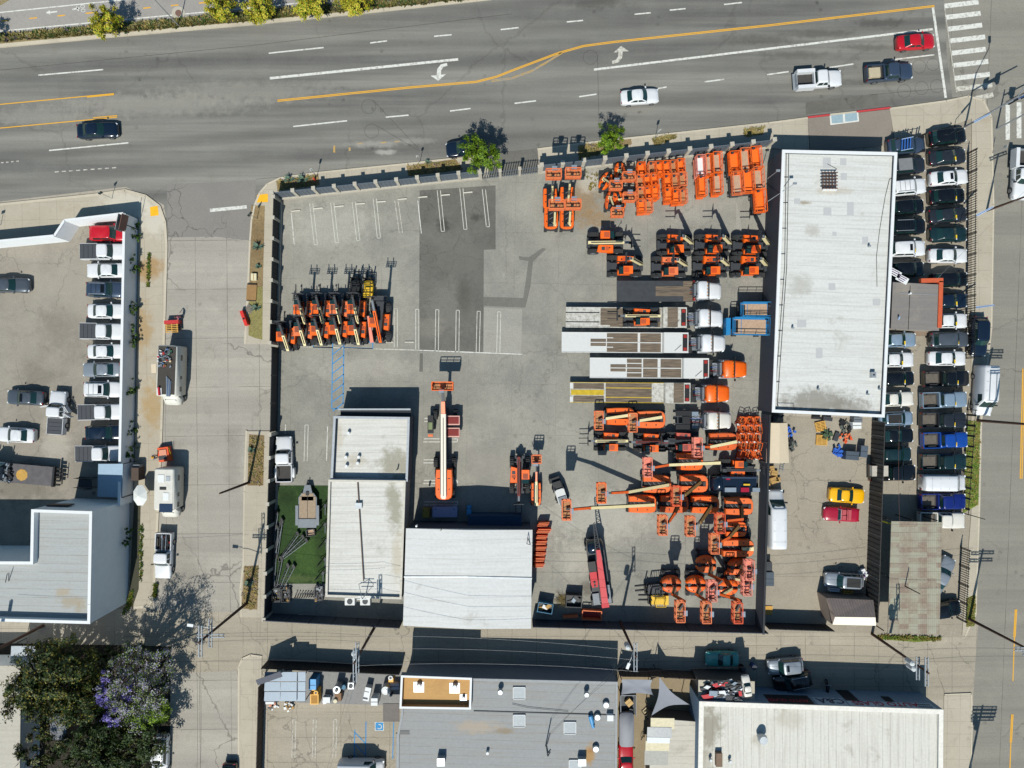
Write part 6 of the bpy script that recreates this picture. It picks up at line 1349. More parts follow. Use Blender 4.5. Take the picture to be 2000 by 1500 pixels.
def tractor(label, col, day=False, blen=6.4, loc=None, name='semi_truck'):
    """day: bare tractor without trailer"""
    t = thing(name, label, 'truck', loc or (0, 0, 0)); pt = PAINT[col] if col in PAINT else col; hl = blen / 2
    b = MB()
    for s in (-1, 1): b.box(-.4, s * .45, .9, blen * .92, .14, .28, dgrey)
    for k in range(5): b.box(-hl + .4 + k * .7, 0, .9, .12, .9, .2, dgrey)
    b.build('frame', t)
    b = MB(); rg = []     # hood
    for x, wf, z in ((hl, .68, 1.25), (hl - .12, .82, 1.5), (hl - .5, .92, 1.72), (hl - 1.5, 1.0, 1.95), (hl - 1.75, 1.0, 1.98)):
        w_ = wf * 1.05; rg.append([(x, -w_, .6), (x, -w_, z * .7), (x, -w_ * .92, z - .1), (x, -w_ * .6, z), (x, w_ * .6, z), (x, w_ * .92, z - .1), (x, w_, z * .7), (x, w_, .6)])
    b.loft(rg, pt); b.build('hood', t)
    b = MB(); x0, x1 = hl - 3.3, hl - 1.85; cw = 1.08
    b.loft([ring_rect(x0, x1 + .15, cw, cw, .8, .12), ring_rect(x0, x1 + .12, cw, cw, 1.95, .12), ring_rect(x0, x1 - .22, cw * .95, cw * .95, 2.75, .16), ring_rect(x0 + .08, x1 - .4, cw * .85, cw * .85, 2.86, .16)], pt); b.build('cab', t)
    b = MB(); vs = []
    for x, z, ws in ((x1 + .18, 2.0, .98), (x1 - .14, 2.68, .9)):
        for k in range(7): v = -1 + k / 3; vs.append((x - .1 * abs(v) ** 2, ws * v, z))
    b.add(vs, [(k, k + 1, 8 + k, 7 + k) for k in range(6)], glass, True); b.build('windshield', t)
    b = MB(); b.box(x1 - .18, 0, 2.9, .14, 1.9, .07, trim)
    b.build('visor', t)
    b = MB()
    for k in range(5): b.box(x1 - .35, -.8 + k * .4, 2.9, .1, .1, .06, mat('marker_amber', 'b5741c', .4))
    b.build('marker_lamp', t)
    for s in (-1, 1):
        b = MB(); b.cyl((x0 - .15, s * .95, 1), (x0 - .15, s * .95, 3.0), .08, .08, galv); b.build('exhaust_stack', t)
        b = MB(); b.cyl((x0 - .1, s * .92, .75), (x0 + 1.2, s * .92, .75), .3, .3, galv, 14); b.build('fuel_tank', t)
        b = MB(); b.box(x1 + .1, s * 1.38, 2.1, .1, .3, .4, trim); b.bar((x1 + .05, s * 1.08, 2.2), (x1 + .1, s * 1.38, 2.2), .04, .04, trim); b.build('mirror', t)
        b = MB(); b.box(hl - .35, s * .88, 1.2, .3, .28, .2, lampw, rz=-s * .4); b.build('headlight', t)
        tyre(t, hl - 1.15, s * .95, .5, .3)
        for x in (-hl + .75, -hl + 2.0): tyre(t, x, s * .85, .5, .56)
    b = MB(); b.box(-hl + 1.4, 0, 1.1, .95, .9, .1, hose); b.box(-hl + 2.6, .3, 1.12, .9, .9, .1, galv); b.box(-hl + 2.7, -.55, 1.12, .9, .6, .1, mgrey)
    for k in range(5): b.cyl((x0 - .1, -.5 + k * .25, 1.6), (-hl + 1.9, -.4 + k * .2, 1.15), .03, .03, [hose, mred, hose, PAINT['blue'], hose][k], 6)
    b.box(x0 - .25, 0, 1.7, .25, 1.5, 1.2, mgrey); b.build('fifth_wheel', t)
    if day:
        b = MB()
        for s in (-1, 1): b.box(-hl + 1.35, s * .85, 1.1, 2.5, .62, .06, hose); b.box(-hl + 2.5, s * .8, 1.2, .8, .5, .1, [mgrey, console][s > 0])
        b.build('mudguard', t)
    return t
def trailer(label, L, panels, top, gooseneck, W=2.55, tailm=None, name='lowboy_trailer'):
    """x forward; panels: list of (x0,x1,y0,y1,material,z) in fractions"""
    t = thing(name, label, 'trailer'); hl = L / 2; hw = W / 2; zd = .95
    b = MB(); gl = gooseneck
    b.prism([(-hl, -hw), (hl - gl, -hw), (hl - gl, hw), (-hl, hw)], zd - .28, zd, top, bottom=True)
    b.box(hl - gl / 2, 0, 1.42, gl, W, .16, top); b.bar((hl - gl - .05, 0, zd + .1), (hl - gl + .05, 0, 1.4), W, .2, top); b.build('deck', t)
    b = MB()
    for k, (a0, a1, y0, y1, m) in enumerate(panels):
        x0, x1 = -hl + a0 * L, -hl + a1 * L; z = zd + .006 if x1 < hl - gl + .05 else 1.506
        b.box((x0 + x1) / 2, (y0 + y1) / 2 * hw, z + .01 + k * .004, x1 - x0, (y1 - y0) * hw, .03, m)
    b.build('deck_panel', t)
    b = MB()
    for s in (-1, 1):
        b.box(-gl / 2, s * (hw - .04), zd + .01, L - gl, .08, .06, top)
        for k in range(int(L / 1.1)): b.box(-hl + .6 + k * 1.05, s * (hw + .02), zd - .06, .1, .06, .1, hose)
    b.build('side_rail', t)
    b = MB(); b.box(hl - .42, 0, 1.52, .6, W * .82, .05, hose)
    for s in (-1, 1): b.box(hl - .42, s * .8, 1.56, .4, .4, .06, mred)
    b.bar((hl - .9, -.3, 1.56), (hl - 1.7, -1.0, 1.53), .04, .04, dgrey); b.build('gooseneck_tray', t)
    for k in range(3):
        for s in (-1, 1): tyre(t, -hl + 2.2 + k * 1.15, s * (hw - .3), .4, .5)
    return t
W_ = wood; DW = dirtywhite
f1 = tractor('white-cabbed truck with long black tread-plate flatbed deck', 'white', name='flatbed_truck', blen=6.0); f1.location = (*P(1363, 568, 1.5), 0)
b = MB(); x1 = 2.1; L1 = 9.6; b.box(-.35 - L1 / 2 - .1, 0, 1.12, L1, 2.6, .16, steeld); b.build('flatbed', f1); b = MB(); b.box(-2.9, 0, 1.215, 4.6, 1.25, .03, wood); b.box(-1.1, 0, 1.22, 1.3, 2.5, .03, wood); b.box(-3.2, 0, 1.24, 4.4, .09, .03, steeld); b.build('wood_strip', f1)
b = MB()
for s in (-1, 1): b.box(-.5, s * 1.05, 1.6, .25, .35, .5, mred)
b.box(-.35, 0, 1.5, .12, 2.4, .8, hose); b.build('headboard', f1)
for k in range(2):
    for s in (-1, 1): tyre(f1, -6.3 - k * 1.2, s * .95, .48, .5)
def pair(tl, px0, px1, y, label, panels, top, gn, trx, col, trlabel):
    L = (px1 - px0) / S * (H - 1.2) / H; t = trailer(label, L, panels, top, gn); t.location = (*P((px0 + px1) / 2, y, 1.1), 0); t.rotation_euler = (0, 0, R(-.4))
    tt = tractor(trlabel, col); tt.location = (*P(trx - 50, y + 1.5, 1.8), 0); return t
pair(0, 1105, 1340, 620, 'grey scuffed lowboy trailer carrying a telehandler', [(.29, .37, -.75, .95, W_), (.37, .79, -.95, .95, W_), (.0, .28, -.5, -.42, hose), (.0, .28, .42, .5, hose), (.84, .925, -.95, .95, W_)], DW, 2.9, 1414, 'white', 'white semi truck hitched to the grey trailer carrying a telehandler')
pair(0, 1097, 1343, 669, 'longest clean white lowboy trailer with wood deck panels', [(.23, .353, -.35, .35, W_), (.36, .605, -.92, .92, W_), (.625, .79, -.92, .92, W_), (.23, .36, -.04, .04, whitem), (.36, .79, -.04, .04, whitem), (.36, .41, -.5, -.42, whitem), (.36, .41, .42, .5, whitem)], whitem, 3.0, 1419, 'white', 'white semi truck hitched to the longest white trailer')
pair(0, 1152, 1383, 719, 'shorter white lowboy trailer hitched to an orange semi', [(.175, .305, -.35, .35, W_), (.315, .44, -.9, .9, W_), (.452, .575, -.9, .9, W_), (.6, .775, -.9, .9, W_), (.17, .775, -.04, .04, whitem), (.315, .44, -.5, -.42, whitem), (.315, .44, .42, .5, whitem)], whitem, 3.1, 1461, orange, 'orange semi truck hitched to the shorter white trailer')
pair(0, 1113, 1347, 767, 'old lowboy trailer with yellow painted ramps and wood deck', [(.01, .285, -.26, .26, steely), (.03, .285, -.9, -.34, W_), (.03, .285, .34, .9, W_), (.3, .685, -.95, .95, W_), (.3, .685, -.5, -.42, steely), (.3, .685, .42, .5, steely), (.0, .79, .95, 1.0, steely), (.0, .79, -1.0, -.95, steely), (.86, .945, -.95, .95, W_), (.0, .025, -.95, -.4, whitem), (.0, .025, .4, .95, whitem)], DW, 3.1, 1427, orange, 'orange semi truck hitched to the yellow-ramped trailer')
t = tractor('white semi truck without trailer, black rear frame toward the boom lifts', 'offwhite', day=True, blen=7.0); t.location = (*P(1375, 821, 1.6), 0)

# --- crane truck, black truck, loader, forklift, bins
ck = thing('crane_truck', 'red and black truck crane with lattice jib standing in the south of the yard', 'crane', (*P(1168, 1112, 1.5), 0), R(98))
crm = mat('crane_red', 'b3202a', .4, var=.1); rg = MB()
b = MB(); b.box(0, 0, 1.0, 8.2, 1.0, .4, dgrey); b.box(-.4, 0, 1.32, 7.0, 2.2, .2, dgrey); b.box(-3.6, .75, 1.45, 1.4, .8, .4, mgrey); b.box(-3.7, -.75, 1.45, 1.2, .7, .35, mgrey); b.build('carrier', ck)
for x in (2.8, -1.6, -2.9):
    for s in (-1, 1): tyre(ck, x, s * .98, .52, .4)
b = MB(); b.loft([ring_rect(2.2, 3.9, 1.05, 1.0, .7, .3), ring_rect(2.2, 3.85, 1.05, 1.0, 1.7, .3), ring_rect(2.3, 3.3, .95, .9, 2.5, .3)], PAINT['navy']); b.build('cab', ck)
b = MB(); b.box(3.55, 0, 2.1, .06, 1.6, .6, glass, ); b.build('windshield', ck)
b = MB(); b.box(-.4, .72, 1.75, 2.6, .85, .8, crm); b.box(-1.6, .72, 2.17, .7, .7, .03, crm); b.box(.6, .72, 1.8, 1.3, .9, .9, hose); b.box(-2.6, -.8, 1.6, 1.2, .6, .5, mgrey); b.build('superstructure', ck)
for k in (-1.35, -1.75): b = MB(); b.cyl((k, .72, 2.15), (k, .72, 2.25), .14, .14, hose); b.build('hatch', ck)
b = MB(); b.bar((-4.3, -.15, 2.6), (2.9, -.15, 3.1), .8, .7, crm, .62, .6); b.box(-4.1, -.15, 2.7, .5, .9, .6, crm); b.build('boom', ck)
b = MB()
for s in (-1, 1): b.bar((1.6, -.15 + s * .36, 3.2), (6.2, -.15 + s * .1, 3.3), .07, .07, dgrey); b.bar((1.6, -.15 + s * .36, 3.5), (6.2, -.15 + s * .1, 3.5), .07, .07, dgrey)
for k in range(9): x = 1.8 + k * .5; yy = .36 - .26 * k / 9; b.bar((x, -.15 - yy, 3.3), (x + .25, -.15 + yy, 3.3), .05, .05, dgrey); b.bar((x + .25, -.15 + yy, 3.3), (x + .5, -.15 - yy, 3.3), .05, .05, dgrey)
b.build('lattice_jib', ck)
for s in (-1, 1): b = MB(); b.box(-4.2, s * .95, .6, .7, .8, 1.0, hose); b.build('outrigger', ck)
dk = thing('service_truck', 'dark blue service truck with crimson panels squeezed among the boom lifts', 'truck', (*P(1434, 944, 1.2), 0), R(180))
b = MB(); b.box(0, 0, .8, 6.2, 1.9, .4, dgrey); b.box(-.6, 0, 1.2, 4.2, 2.1, .4, PAINT['navy']); b.build('flat_body', dk); b = MB(); b.loft([ring_rect(1.6, 3.1, 1, .95, .6, .3), ring_rect(1.6, 3.0, 1, .9, 1.4, .3), ring_rect(1.7, 2.5, .9, .8, 2.1, .3)], PAINT['navy']); b.build('cab', dk)
b = MB(); b.box(.9, -.75, 1.5, .5, .5, .3, PAINT['crimson']); b.box(-1.2, .75, 1.5, 1.0, .55, .3, PAINT['crimson']); b.box(.6, .75, 1.5, 1.4, .55, .3, console); b.box(-2.6, .75, 1.5, .9, .5, .3, console); b.build('tool_locker', dk); b = MB(); b.cyl((-2.8, -.8, 1.7), (2.4, -.85, 1.9), .14, .14, PAINT['slate']); b.box(-1.4, .1, 1.65, .8, .2, .1, mat('forklift_yellow', 'd0a81c', .5)); b.build('pipe_rack', dk)
for x in (2.0, -1.8):
    for s in (-1, 1): tyre(dk, x, s * .9, .42, .3)
ld_ = thing('light_tower', 'white compact loader with black bucket, standing tilted left of the long cream boom', 'loader', (*P(1094, 962, .8), 0), R(108))
b = MB(); b.box(-.4, 0, .9, 2.0, 1.3, .9, whitem, tx=.92, ty=.9); b.box(-.9, 0, 1.42, .9, 1.0, .12, mgrey); b.build('hood', ld_); ld_.name = 'compact_loader'
b = MB(); b.box(1.0, .1, .8, 1.0, 1.1, .7, hose); b.box(1.7, .2, .5, .6, 1.4, .5, hose); b.bar((.4, .5, 1.3), (1.8, .5, .6), .14, .2, dgrey); b.bar((.4, -.5, 1.3), (1.8, -.5, .6), .14, .2, dgrey); b.build('bucket_arm', ld_)
for x in (-.9, .5):
    for s in (-1, 1): tyre(ld_, x, s * .7, .36, .26)
fk_y = mat('forklift_yellow', 'd0a81c', .5)
fk = thing('forklift', 'yellow forklift with black mast at the bottom of the yard', 'forklift', (*P(1285, 1172, 1), 0), R(180))
b = MB(); b.box(-.2, 0, .6, 2.0, 1.15, .7, fk_y); b.box(-1.0, 0, .8, .6, 1.15, .8, fk_y); b.build('body', fk); b = MB()
for x, y in ((-.75, -.5), (.45, -.5), (.45, .5), (-.75, .5)): b.bar((x, y, .9), (x, y, 2.1), .08, .08, fk_y)
rail_box(b, -.75, .45, -.5, .5, 2.0, 2.12, fk_y, .04, False, 1, 1)
for k in range(4): b.bar((-.75 + k * .3, -.5, 2.1), (-.75 + k * .3, .5, 2.1), .05, .05, fk_y)
b.build('overhead_guard', fk); b = MB()
for s in (-1, 1): b.box(1.05, s * .38, 1.2, .14, .14, 2.2, hose); b.bar((1.15, s * .3, .15), (2.3, s * .3, .12), .12, .05, hose)
b.box(1.15, 0, .6, .08, 1.1, .5, hose); b.build('mast', fk)
for x, r_ in ((.7, .36), (-.8, .28)):
    for s in (-1, 1): tyre(fk, x, s * .52, r_, .24)
f2 = dup(fk, 'yellow and black forklift parked in front of the upper row of telehandlers', (*P(719, 561, 1), 0), R(90), None, None); [setattr(q.material_slots[0], 'link', 'OBJECT') or setattr(q.material_slots[0], 'material', hose) for q in f2.children if q.name.startswith('overhead')]; f3 = dup(fk, 'black forklift in the shade left of the yellow forklift pair', (*P(693, 560, 1), 0), R(90), None, {fk_y: hose}); f4 = dup(fk, 'black forklift hulk standing above the yellow forklift', (*P(1278, 1151, 1), 0), R(185), None, {fk_y: dgrey})
def bin_(label, px, py, sx, sy, hh, m, rz, fill, name='dumpster'):
    t = thing(name, label, 'dumpster', (*P(px, py, hh), 0), R(rz)); b = MB(); o = [(-sx / 2, -sy / 2), (sx / 2, -sy / 2), (sx / 2, sy / 2), (-sx / 2, sy / 2)]; i_ = offset(o, .08)
    b.prism(o, .1, hh, m, cap=False); b.prism(i_[::-1], .3, hh, m, cap=False)
    for k in range(4): j = (k + 1) % 4; b.poly([(*o[k], hh), (*o[j], hh), (*i_[j], hh), (*i_[k], hh)], m)
    for k in range(4): b.bar((-sx / 2 + sx * k / 3, -sy / 2 - .03, .2), (-sx / 2 + sx * k / 3, -sy / 2 - .03, hh - .1), .08, .08, m)
    b.build('shell', t); b = MB(); b.poly([(*p, hh * .55) for p in i_], hose); b.build('liner', t)
    for k, (m2, a, l) in enumerate(fill):
        b = MB(); b.box((k % 3 - 1) * sx * .2, ((k * 7) % 3 - 1) * sy * .18, hh * .6 + .1 * k, l, .45, .12, m2, rz=R(a)); b.build('rubbish', t)
    return t
cardb = mat('cardboard', 'a5844f', .9, var=.15); bluebin = mat('bin_blue', '20607f', .6)
bin_('open blue dumpster with cardboard inside beside the workshop', 1065, 1188, 1.9, 1.25, 1.3, bluebin, -10, [(cardb, 20, 1.0), (cap_white, -15, .7), (cardb, 50, .7)]); bin_('open black dumpster right of the blue one', 1121, 1175, 2.0, 1.5, 1.3, mat('bin_black', '2b2e31', .6), -3, [(hose, 20, .8), (console, 60, .5), (hose, -40, .9)])
t = thing('stillage', 'orange steel stillage frame by the south fence', 'cage', (*P(1156, 1202, 1), 0), R(-3)); b = MB(); rail_box(b, -1.2, 1.2, -.55, .55, .1, 1.0, orange2, .05, True, 3, 1); b.build('frame', t); b = MB(); b.box(0, 0, .15, 2.3, 1.0, .06, mred); b.build('floor', t)
t = thing('steel_beam', 'faded orange steel beam lying by the south fence', 'beam', (*P(1114, 1203, .4), 0), R(4)); b = MB(); b.box(0, 0, .5, 1.9, .12, .3, orange2); b.box(0, 0, .66, 1.9, .36, .05, orange2); b.box(0, 0, .33, 1.9, .36, .05, orange2); b.build('beam', t)
# orange barrier stacks beside the workshop
def stack():
    t = thing('barrier_stack', 'x', 'barrier'); b = MB()
    for k in range(3): b.box((k - 1) * .1, -.22 + k * .22, .55, 1.35, .1, 1.1, orange if k % 2 else redor); b.box((k - 1) * .1, -.22 + k * .22, 1.12, 1.2, .1, .05, orange2)
    b.build('barrier_panel', t)
    b = MB(); b.bar((-.5, -.4, .05), (-.5, .4, .05), .1, .08, hose); b.bar((.5, -.4, .05), (.5, .4, .05), .1, .08, hose); b.build('foot', t); return t
proto['stack'] = stack()
for i, (x, y) in enumerate(((1061, 1024), (1062, 1037), (1058, 1049), (1057, 1060), (1056, 1071), (1055, 1082), (1053, 1093), (1052, 1104))): dup(proto['stack'], 'stack of orange folded barriers, %s from the north along the workshop wall' % (ords + ['eighth'])[i], (*P(x, y, 1), .02), R(2 - i % 3 * 2), 'orange barrier stacks along the workshop', {orange: orange2} if i == 4 else None, (1.25, .9, 1) if i == 1 else (1, .8, 1))
# bins in the workshop shade
for nm, lb, x, y, sx, sy, hh, m, ct in (('storage_bin', 'lilac-blue steel box in the shade behind the long-boomed lift', 869, 1000, 3.0, 1.25, 1.1, mat('lilac_steel', '7d8db0', .6), 'box'), ('storage_bin', 'small olive box left of the lilac-blue steel box', 832, 1002, .85, 1.1, 1.0, mat('olive_steel', '86782c', .7), 'box'), ('storage_bin', 'narrow bright blue cabinet in the workshop shade', 916, 998, .55, 1.15, 1.2, mat('cabinet_blue', '2f7fae', .6), 'cabinet')):
    t = thing(nm, lb, ct, (*P(x, y, hh), 0)); b = MB(); b.box(0, 0, hh / 2, sx, sy, hh, m); b.box(0, 0, hh + .03, sx * 1.03, sy * 1.04, .06, m); b.build('body', t); b = MB()
    for s in (-1, 1): b.box(s * sx * .38, sy * .3, hh + .075, .14, .1, .04, hose)
    b.build('latch', t)
t = thing('shipping_container', 'long dark blue ribbed container against the workshop', 'container', (*P(966, 1018, 2.4), 0), R(-.5)); b = MB(); b.box(0, 0, 1.2, 6.6, 1.3, 2.3, mat('container_navy', '1f3c58', .6, .1)); 
for k in range(20): b.box(-3.2 + k * .337, 0, 2.37, .16, 1.26, .05, mat('container_navy', '1f3c58'))
b.build('shell', t); b = MB(); b.box(3.31, 0, 1.2, .04, 1.2, 2.2, bluebin); b.build('door', t)
# ------------------------------------------------------------------ trees and plants
def leaf_mat(name, a, b_, c=None, sc=.9):
    t = NT(name); n = t.noise(t.obj, sc, 4, .7); n2 = t.noise(t.obj, 6, 2, .6)
    f = t.math('ADD', t.math('MULTIPLY', n, .6), t.math('MULTIPLY', n2, .4)); col = t.mix(t.ramp(f, .36, .62), C(a), C(b_))
    if c: col = t.mix(t.ramp(t.noise(t.mapping(t.obj, loc=(5, 3, 1)), 1.3, 3), .55, .68), col, C(c))
    m = t.done(col, .6, 0, .3); t.b.inputs['Subsurface Weight'].default_value = 0
    return m
lf_dark = leaf_mat('dark_leaf', '1a2a0e', '3a4d17', '5b561a'); lf_mid = leaf_mat('street_tree_leaf', '2f4a14', '5d7a1e'); lf_lime = leaf_mat('lime_leaf', '46610f', '7f9a1c'); lf_pv = leaf_mat('palo_verde_leaf', '8d8a26', 'b8a832'); lf_jac = leaf_mat('jacaranda_leaf', '56633a', '848e58', '9a94ac'); lf_lav = leaf_mat('faded_jacaranda', '6c6774', '9d97ac'); lf_pur = leaf_mat('jacaranda_flower', '5f54a0', '8a80bd'); lf_ivy = leaf_mat('ivy_leaf', '1d3012', '3d5a20'); lf_dry = leaf_mat('dry_weed', '6a5a30', '93824c', '7b6a44'); lf_agave = leaf_mat('agave_leaf', '3d5446', '6b8270'); lf_olive = leaf_mat('olive_leaf', '57541a', '7b7128'); lf_low = leaf_mat('shade_leaf', '17240f', '2e3f1c'); lf_sage = leaf_mat('sage_weed', '4c4f2c', '7a7446', '5f5560')
bark = mat('tree_bark', '3d3026', .95, var=.3)
def leaves(b, blobs, n, size, mats, flat=.7, shell=.55):
    tot = sum(r[3] ** 2 for r in blobs)
    for (cx, cy, cz, r) in blobs:
        k = int(n * r * r / tot)
        # sub-clumps make light and dark masses with gaps between
        cl = [(random.gauss(0, 1), random.gauss(0, 1), random.gauss(0, 1)) for _ in range(max(4, int(r * r * 5)))]
        for i in range(k):
            q = random.choice(cl); v = Vector(q).normalized() * r * random.uniform(shell, 1.0); v.z *= flat
            p = Vector((cx, cy, cz)) + v + Vector((random.gauss(0, 1), random.gauss(0, 1), random.gauss(0, .8))) * r * .13
            nrm = (v.normalized() + Vector((random.uniform(-1, 1), random.uniform(-1, 1), random.uniform(-.2, 1.2))) * .8).normalized()
            u = nrm.orthogonal().normalized(); a = random.uniform(0, 6.28); w_ = nrm.cross(u); u2 = u * math.cos(a) + w_ * math.sin(a); w2 = nrm.cross(u2); s_ = size * random.uniform(.6, 1.4)
            b.add([p - u2 * s_, p + w2 * s_ * .45, p + u2 * s_, p - w2 * s_ * .45], [(0, 1, 2, 3)], random.choice(mats))
def tree(name, label, px, py, h0, blobs, n, size, mats, trunk_r=.18, cat='tree', group=None, flat=.7, extra=None):
    """blobs given as photo px of the crown lump, its height and radius in metres"""
    x0, y0 = P(px, py, 0); t = thing(name, label, cat, (x0, y0, 0), 0, group)
    bl = []
    for (bx, by, z, r) in blobs: X, Y = P(bx, by, z); bl.append((X - x0, Y - y0, z, r))
    b = MB(); cz = min(q[2] for q in bl) * .6
    b.cyl((0, 0, 0), (.05, .05, cz), trunk_r, trunk_r * .75, bark, 8)
    b.build('trunk', t); b = MB()
    for (x, y, z, r) in bl:
        m_ = Vector((x * .55, y * .55, (cz + z) * .5)); b.cyl((.05, .05, cz), m_, trunk_r * .6, trunk_r * .4, bark, 6); b.cyl(m_, (x, y, z), trunk_r * .4, trunk_r * .15, bark, 6)
        for k in range(4): v = Vector((random.gauss(0, 1), random.gauss(0, 1), random.uniform(0, 1))).normalized() * r * .8; b.cyl((x * .8, y * .8, z * .9), Vector((x, y, z)) + v, trunk_r * .2, .015, bark, 5)
    b.build('branch', t)
    b = MB(); leaves(b, bl, n, size, mats, flat); b.build('crown', t)
    if extra:
        b = MB(); leaves(b, [(*[a - c for a, c in zip(P(e[0], e[1], e[2]), (x0, y0))], e[2], e[3]) for e in extra[0]], extra[1], size * .8, extra[2], flat, .85); b.build('blossom', t)
    return t
def blobs(cx, cy, w, h, z, r, n, zs=1.0, seed=0):
    rnd = random.Random(seed); out = []
    for k in range(n):
        a = k * 2.399; d = math.sqrt((k + .5) / n); out.append((cx + w * d * math.cos(a), cy + h * d * math.sin(a), z + zs * (1 - d) + rnd.uniform(-.3, .3), r * rnd.uniform(.75, 1.15)))
    return out
tree('street_tree', 'bushy green street tree over the parked dark car', 930, 325, 0, blobs(931, 303, 30, 26, 4.2, 1.25, 9, 1.3, 1), 7500, .13, [lf_mid, lf_lime, lf_mid])
tree('street_tree', 'smaller young street tree on the dirt verge by the boulevard', 1194, 285, 0, blobs(1194, 272, 20, 20, 3.2, 1.05, 8, .9, 2), 5200, .12, [lf_mid, lf_lime])
G_PV = 'palo verde trees along the bike path'
for x, y, w, h, z, s, lb in ((203, 40, 25, 24, 3.0, 3, 'yellow-green palo verde beside the bicycle symbol'), (430, 14, 20, 15, 2.8, 4, 'yellow-green palo verde right of the solar lamp'), (507, 18, 22, 18, 2.6, 5, 'yellow-green palo verde in the middle of the verge'), (606, 10, 26, 12, 2.4, 6, 'yellow-green palo verde right of the bare brown bush'), (692, 2, 30, 14, 2.4, 7, 'yellow-green palo verde at the right end of the verge')):
    tree('palo_verde', lb, x, y + 2, 0, blobs(x, y, w, h, z, 1.25, 8, .6, s), 4200, .13, [lf_pv, lf_pv, lf_pv, lf_lime], .12, group=G_PV, flat=.8)
tree('palo_verde', 'palo verde standing just beyond the left edge, its shadow on the bike path', -48, 62, 0, blobs(-50, 62, 22, 18, 3.2, .9, 6, .6, 9), 1500, .13, [lf_pv], .12, flat=.8)
tree('evergreen_tree', 'large dark evergreen with yellowing tips at the lower left', 110, 1340, 0, blobs(108, 1338, 86, 76, 5.8, 1.9, 24, 1.8, 10) + [(22, 1362, 4.6, 1.2), (60, 1378, 4.8, 1.5), (168, 1290, 5, 1.6), (92, 1272, 5, 1.6)], 26000, .15, [lf_dark, lf_dark, lf_low, lf_low, lf_olive], .35)
tree('jacaranda', 'jacaranda with violet blossom on its left side, hanging over the side street', 268, 1325, 0, blobs(268, 1335, 62, 68, 7.2, 1.6, 20, 1.2, 11), 10500, .11, [lf_jac, lf_lav, lf_jac, lf_lav, lf_mid], .3, extra=([(205, 1362, 7.2, 1.0), (210, 1385, 7, 1.0), (205, 1340, 7, .9), (222, 1402, 6.6, 1.0), (212, 1318, 7, .8), (243, 1372, 7.9, .8), (250, 1345, 8.3, .5), (200, 1352, 7, .8), (206, 1375, 7, .9), (215, 1395, 6.8, .9), (228, 1370, 7.6, 1.0)], 5200, [lf_pur]))
tree('citrus_tree', 'bright lime-green tree below the jacaranda by the street', 287, 1396, 0, blobs(288, 1392, 38, 24, 4.6, 1.3, 8, .8, 12), 7000, .12, [lf_lime, lf_mid, lf_lime], .2)
tree('evergreen_tree', 'dark green spreading tree at the bottom left under the others', 220, 1462, 0, blobs(225, 1462, 92, 46, 4.4, 1.7, 20, 1.0, 13), 18000, .15, [lf_low, lf_low, lf_dark, lf_dark], .3)
tree('evergreen_tree', 'brownish thin bush at the bottom left corner by the pale house', 70, 1478, 0, blobs(90, 1470, 60, 42, 3.4, 1.2, 10, .6, 14), 5200, .14, [lf_low, lf_sage, lf_dark], .15)
tree('shrub', 'low dark shrubbery filling the gap between the evergreen and the jacaranda', 185, 1400, 0, blobs(180, 1375, 40, 95, 2.2, 1.5, 14, .3, 15) + blobs(255, 1275, 60, 14, 2.4, 1.2, 6, .3, 16), 9000, .15, [lf_low, lf_dark, lf_low], .12, 'shrub')
def agave(label, px, py, r=.75, zb=.13):
    t = thing('agave', label, 'plant', (*P(px, py), zb), 0, 'agaves in the dry planters'); b = MB()
    for k in range(16):
        a = k * 2.4; el = R(20 + (k % 4) * 16); d = Vector((math.cos(a) * math.cos(el), math.sin(a) * math.cos(el), math.sin(el))); s = Vector((-math.sin(a), math.cos(a), 0)) * .09
        p1 = d * r * .5; p2 = d * r * random.uniform(.85, 1.1) - Vector((0, 0, .05)); b.add([-s * .6, s * .6, p1 + s, p2, p1 - s], [(0, 1, 2, 3, 4)], lf_agave)
    b.build('leaf', t)
for lb, x, y, r in (('large agave in the corner planter, left of the pair by the boulevard', 566, 352, .95), ('large agave in the corner planter, right of the pair', 593, 352, 1.0), ('agave in the dirt strip below the street sign', 505, 483, 1.0), ('small agave halfway down the dirt strip', 506, 521, .55), ('agave in the dirt strip beside the red barrier', 502, 602, .8), ('agave in the street planter beside the bare pole', 493, 878, .7), ('little agave in the boulevard planter left of the street tree', 836, 318, .5), ('green spiky plant in the lower street planter', 487, 1138, .8)): agave(lb, x, y, r)
def tufts(name, polys, n, size, mats, z=.13, kind='stuff', hgt=.25):
    b = MB()
    for p in polys:
        xs, ys = [q[0] for q in p], [q[1] for q in p]; k = 0; tries = 0
        while k < n and tries < n * 20:
            tries += 1; x, y = random.uniform(min(xs), max(xs)), random.uniform(min(ys), max(ys)); ins = False; j = len(p) - 1
            for i in range(len(p)):
                if (p[i][1] > y) != (p[j][1] > y) and x < (p[j][0] - p[i][0]) * (y - p[i][1]) / (p[j][1] - p[i][1] + 1e-9) + p[i][0]: ins = not ins
                j = i
            if not ins: continue
            k += 1; X, Y = P(x, y); m = random.choice(mats); s_ = size * random.uniform(.5, 1.5)
            for q in range(4):
                a = random.uniform(0, 6.28); d = Vector((math.cos(a), math.sin(a), 0)); w_ = Vector((-d.y, d.x, 0)) * s_ * .3; o = Vector((X, Y, z)); tip = o + d * s_ + Vector((0, 0, hgt * random.uniform(.4, 1.2)))
                b.add([o - w_, o + w_, tip + w_ * .4, tip - w_ * .4], [(0, 1, 2, 3)], m)
    return tag(b.build(name), kind=kind)
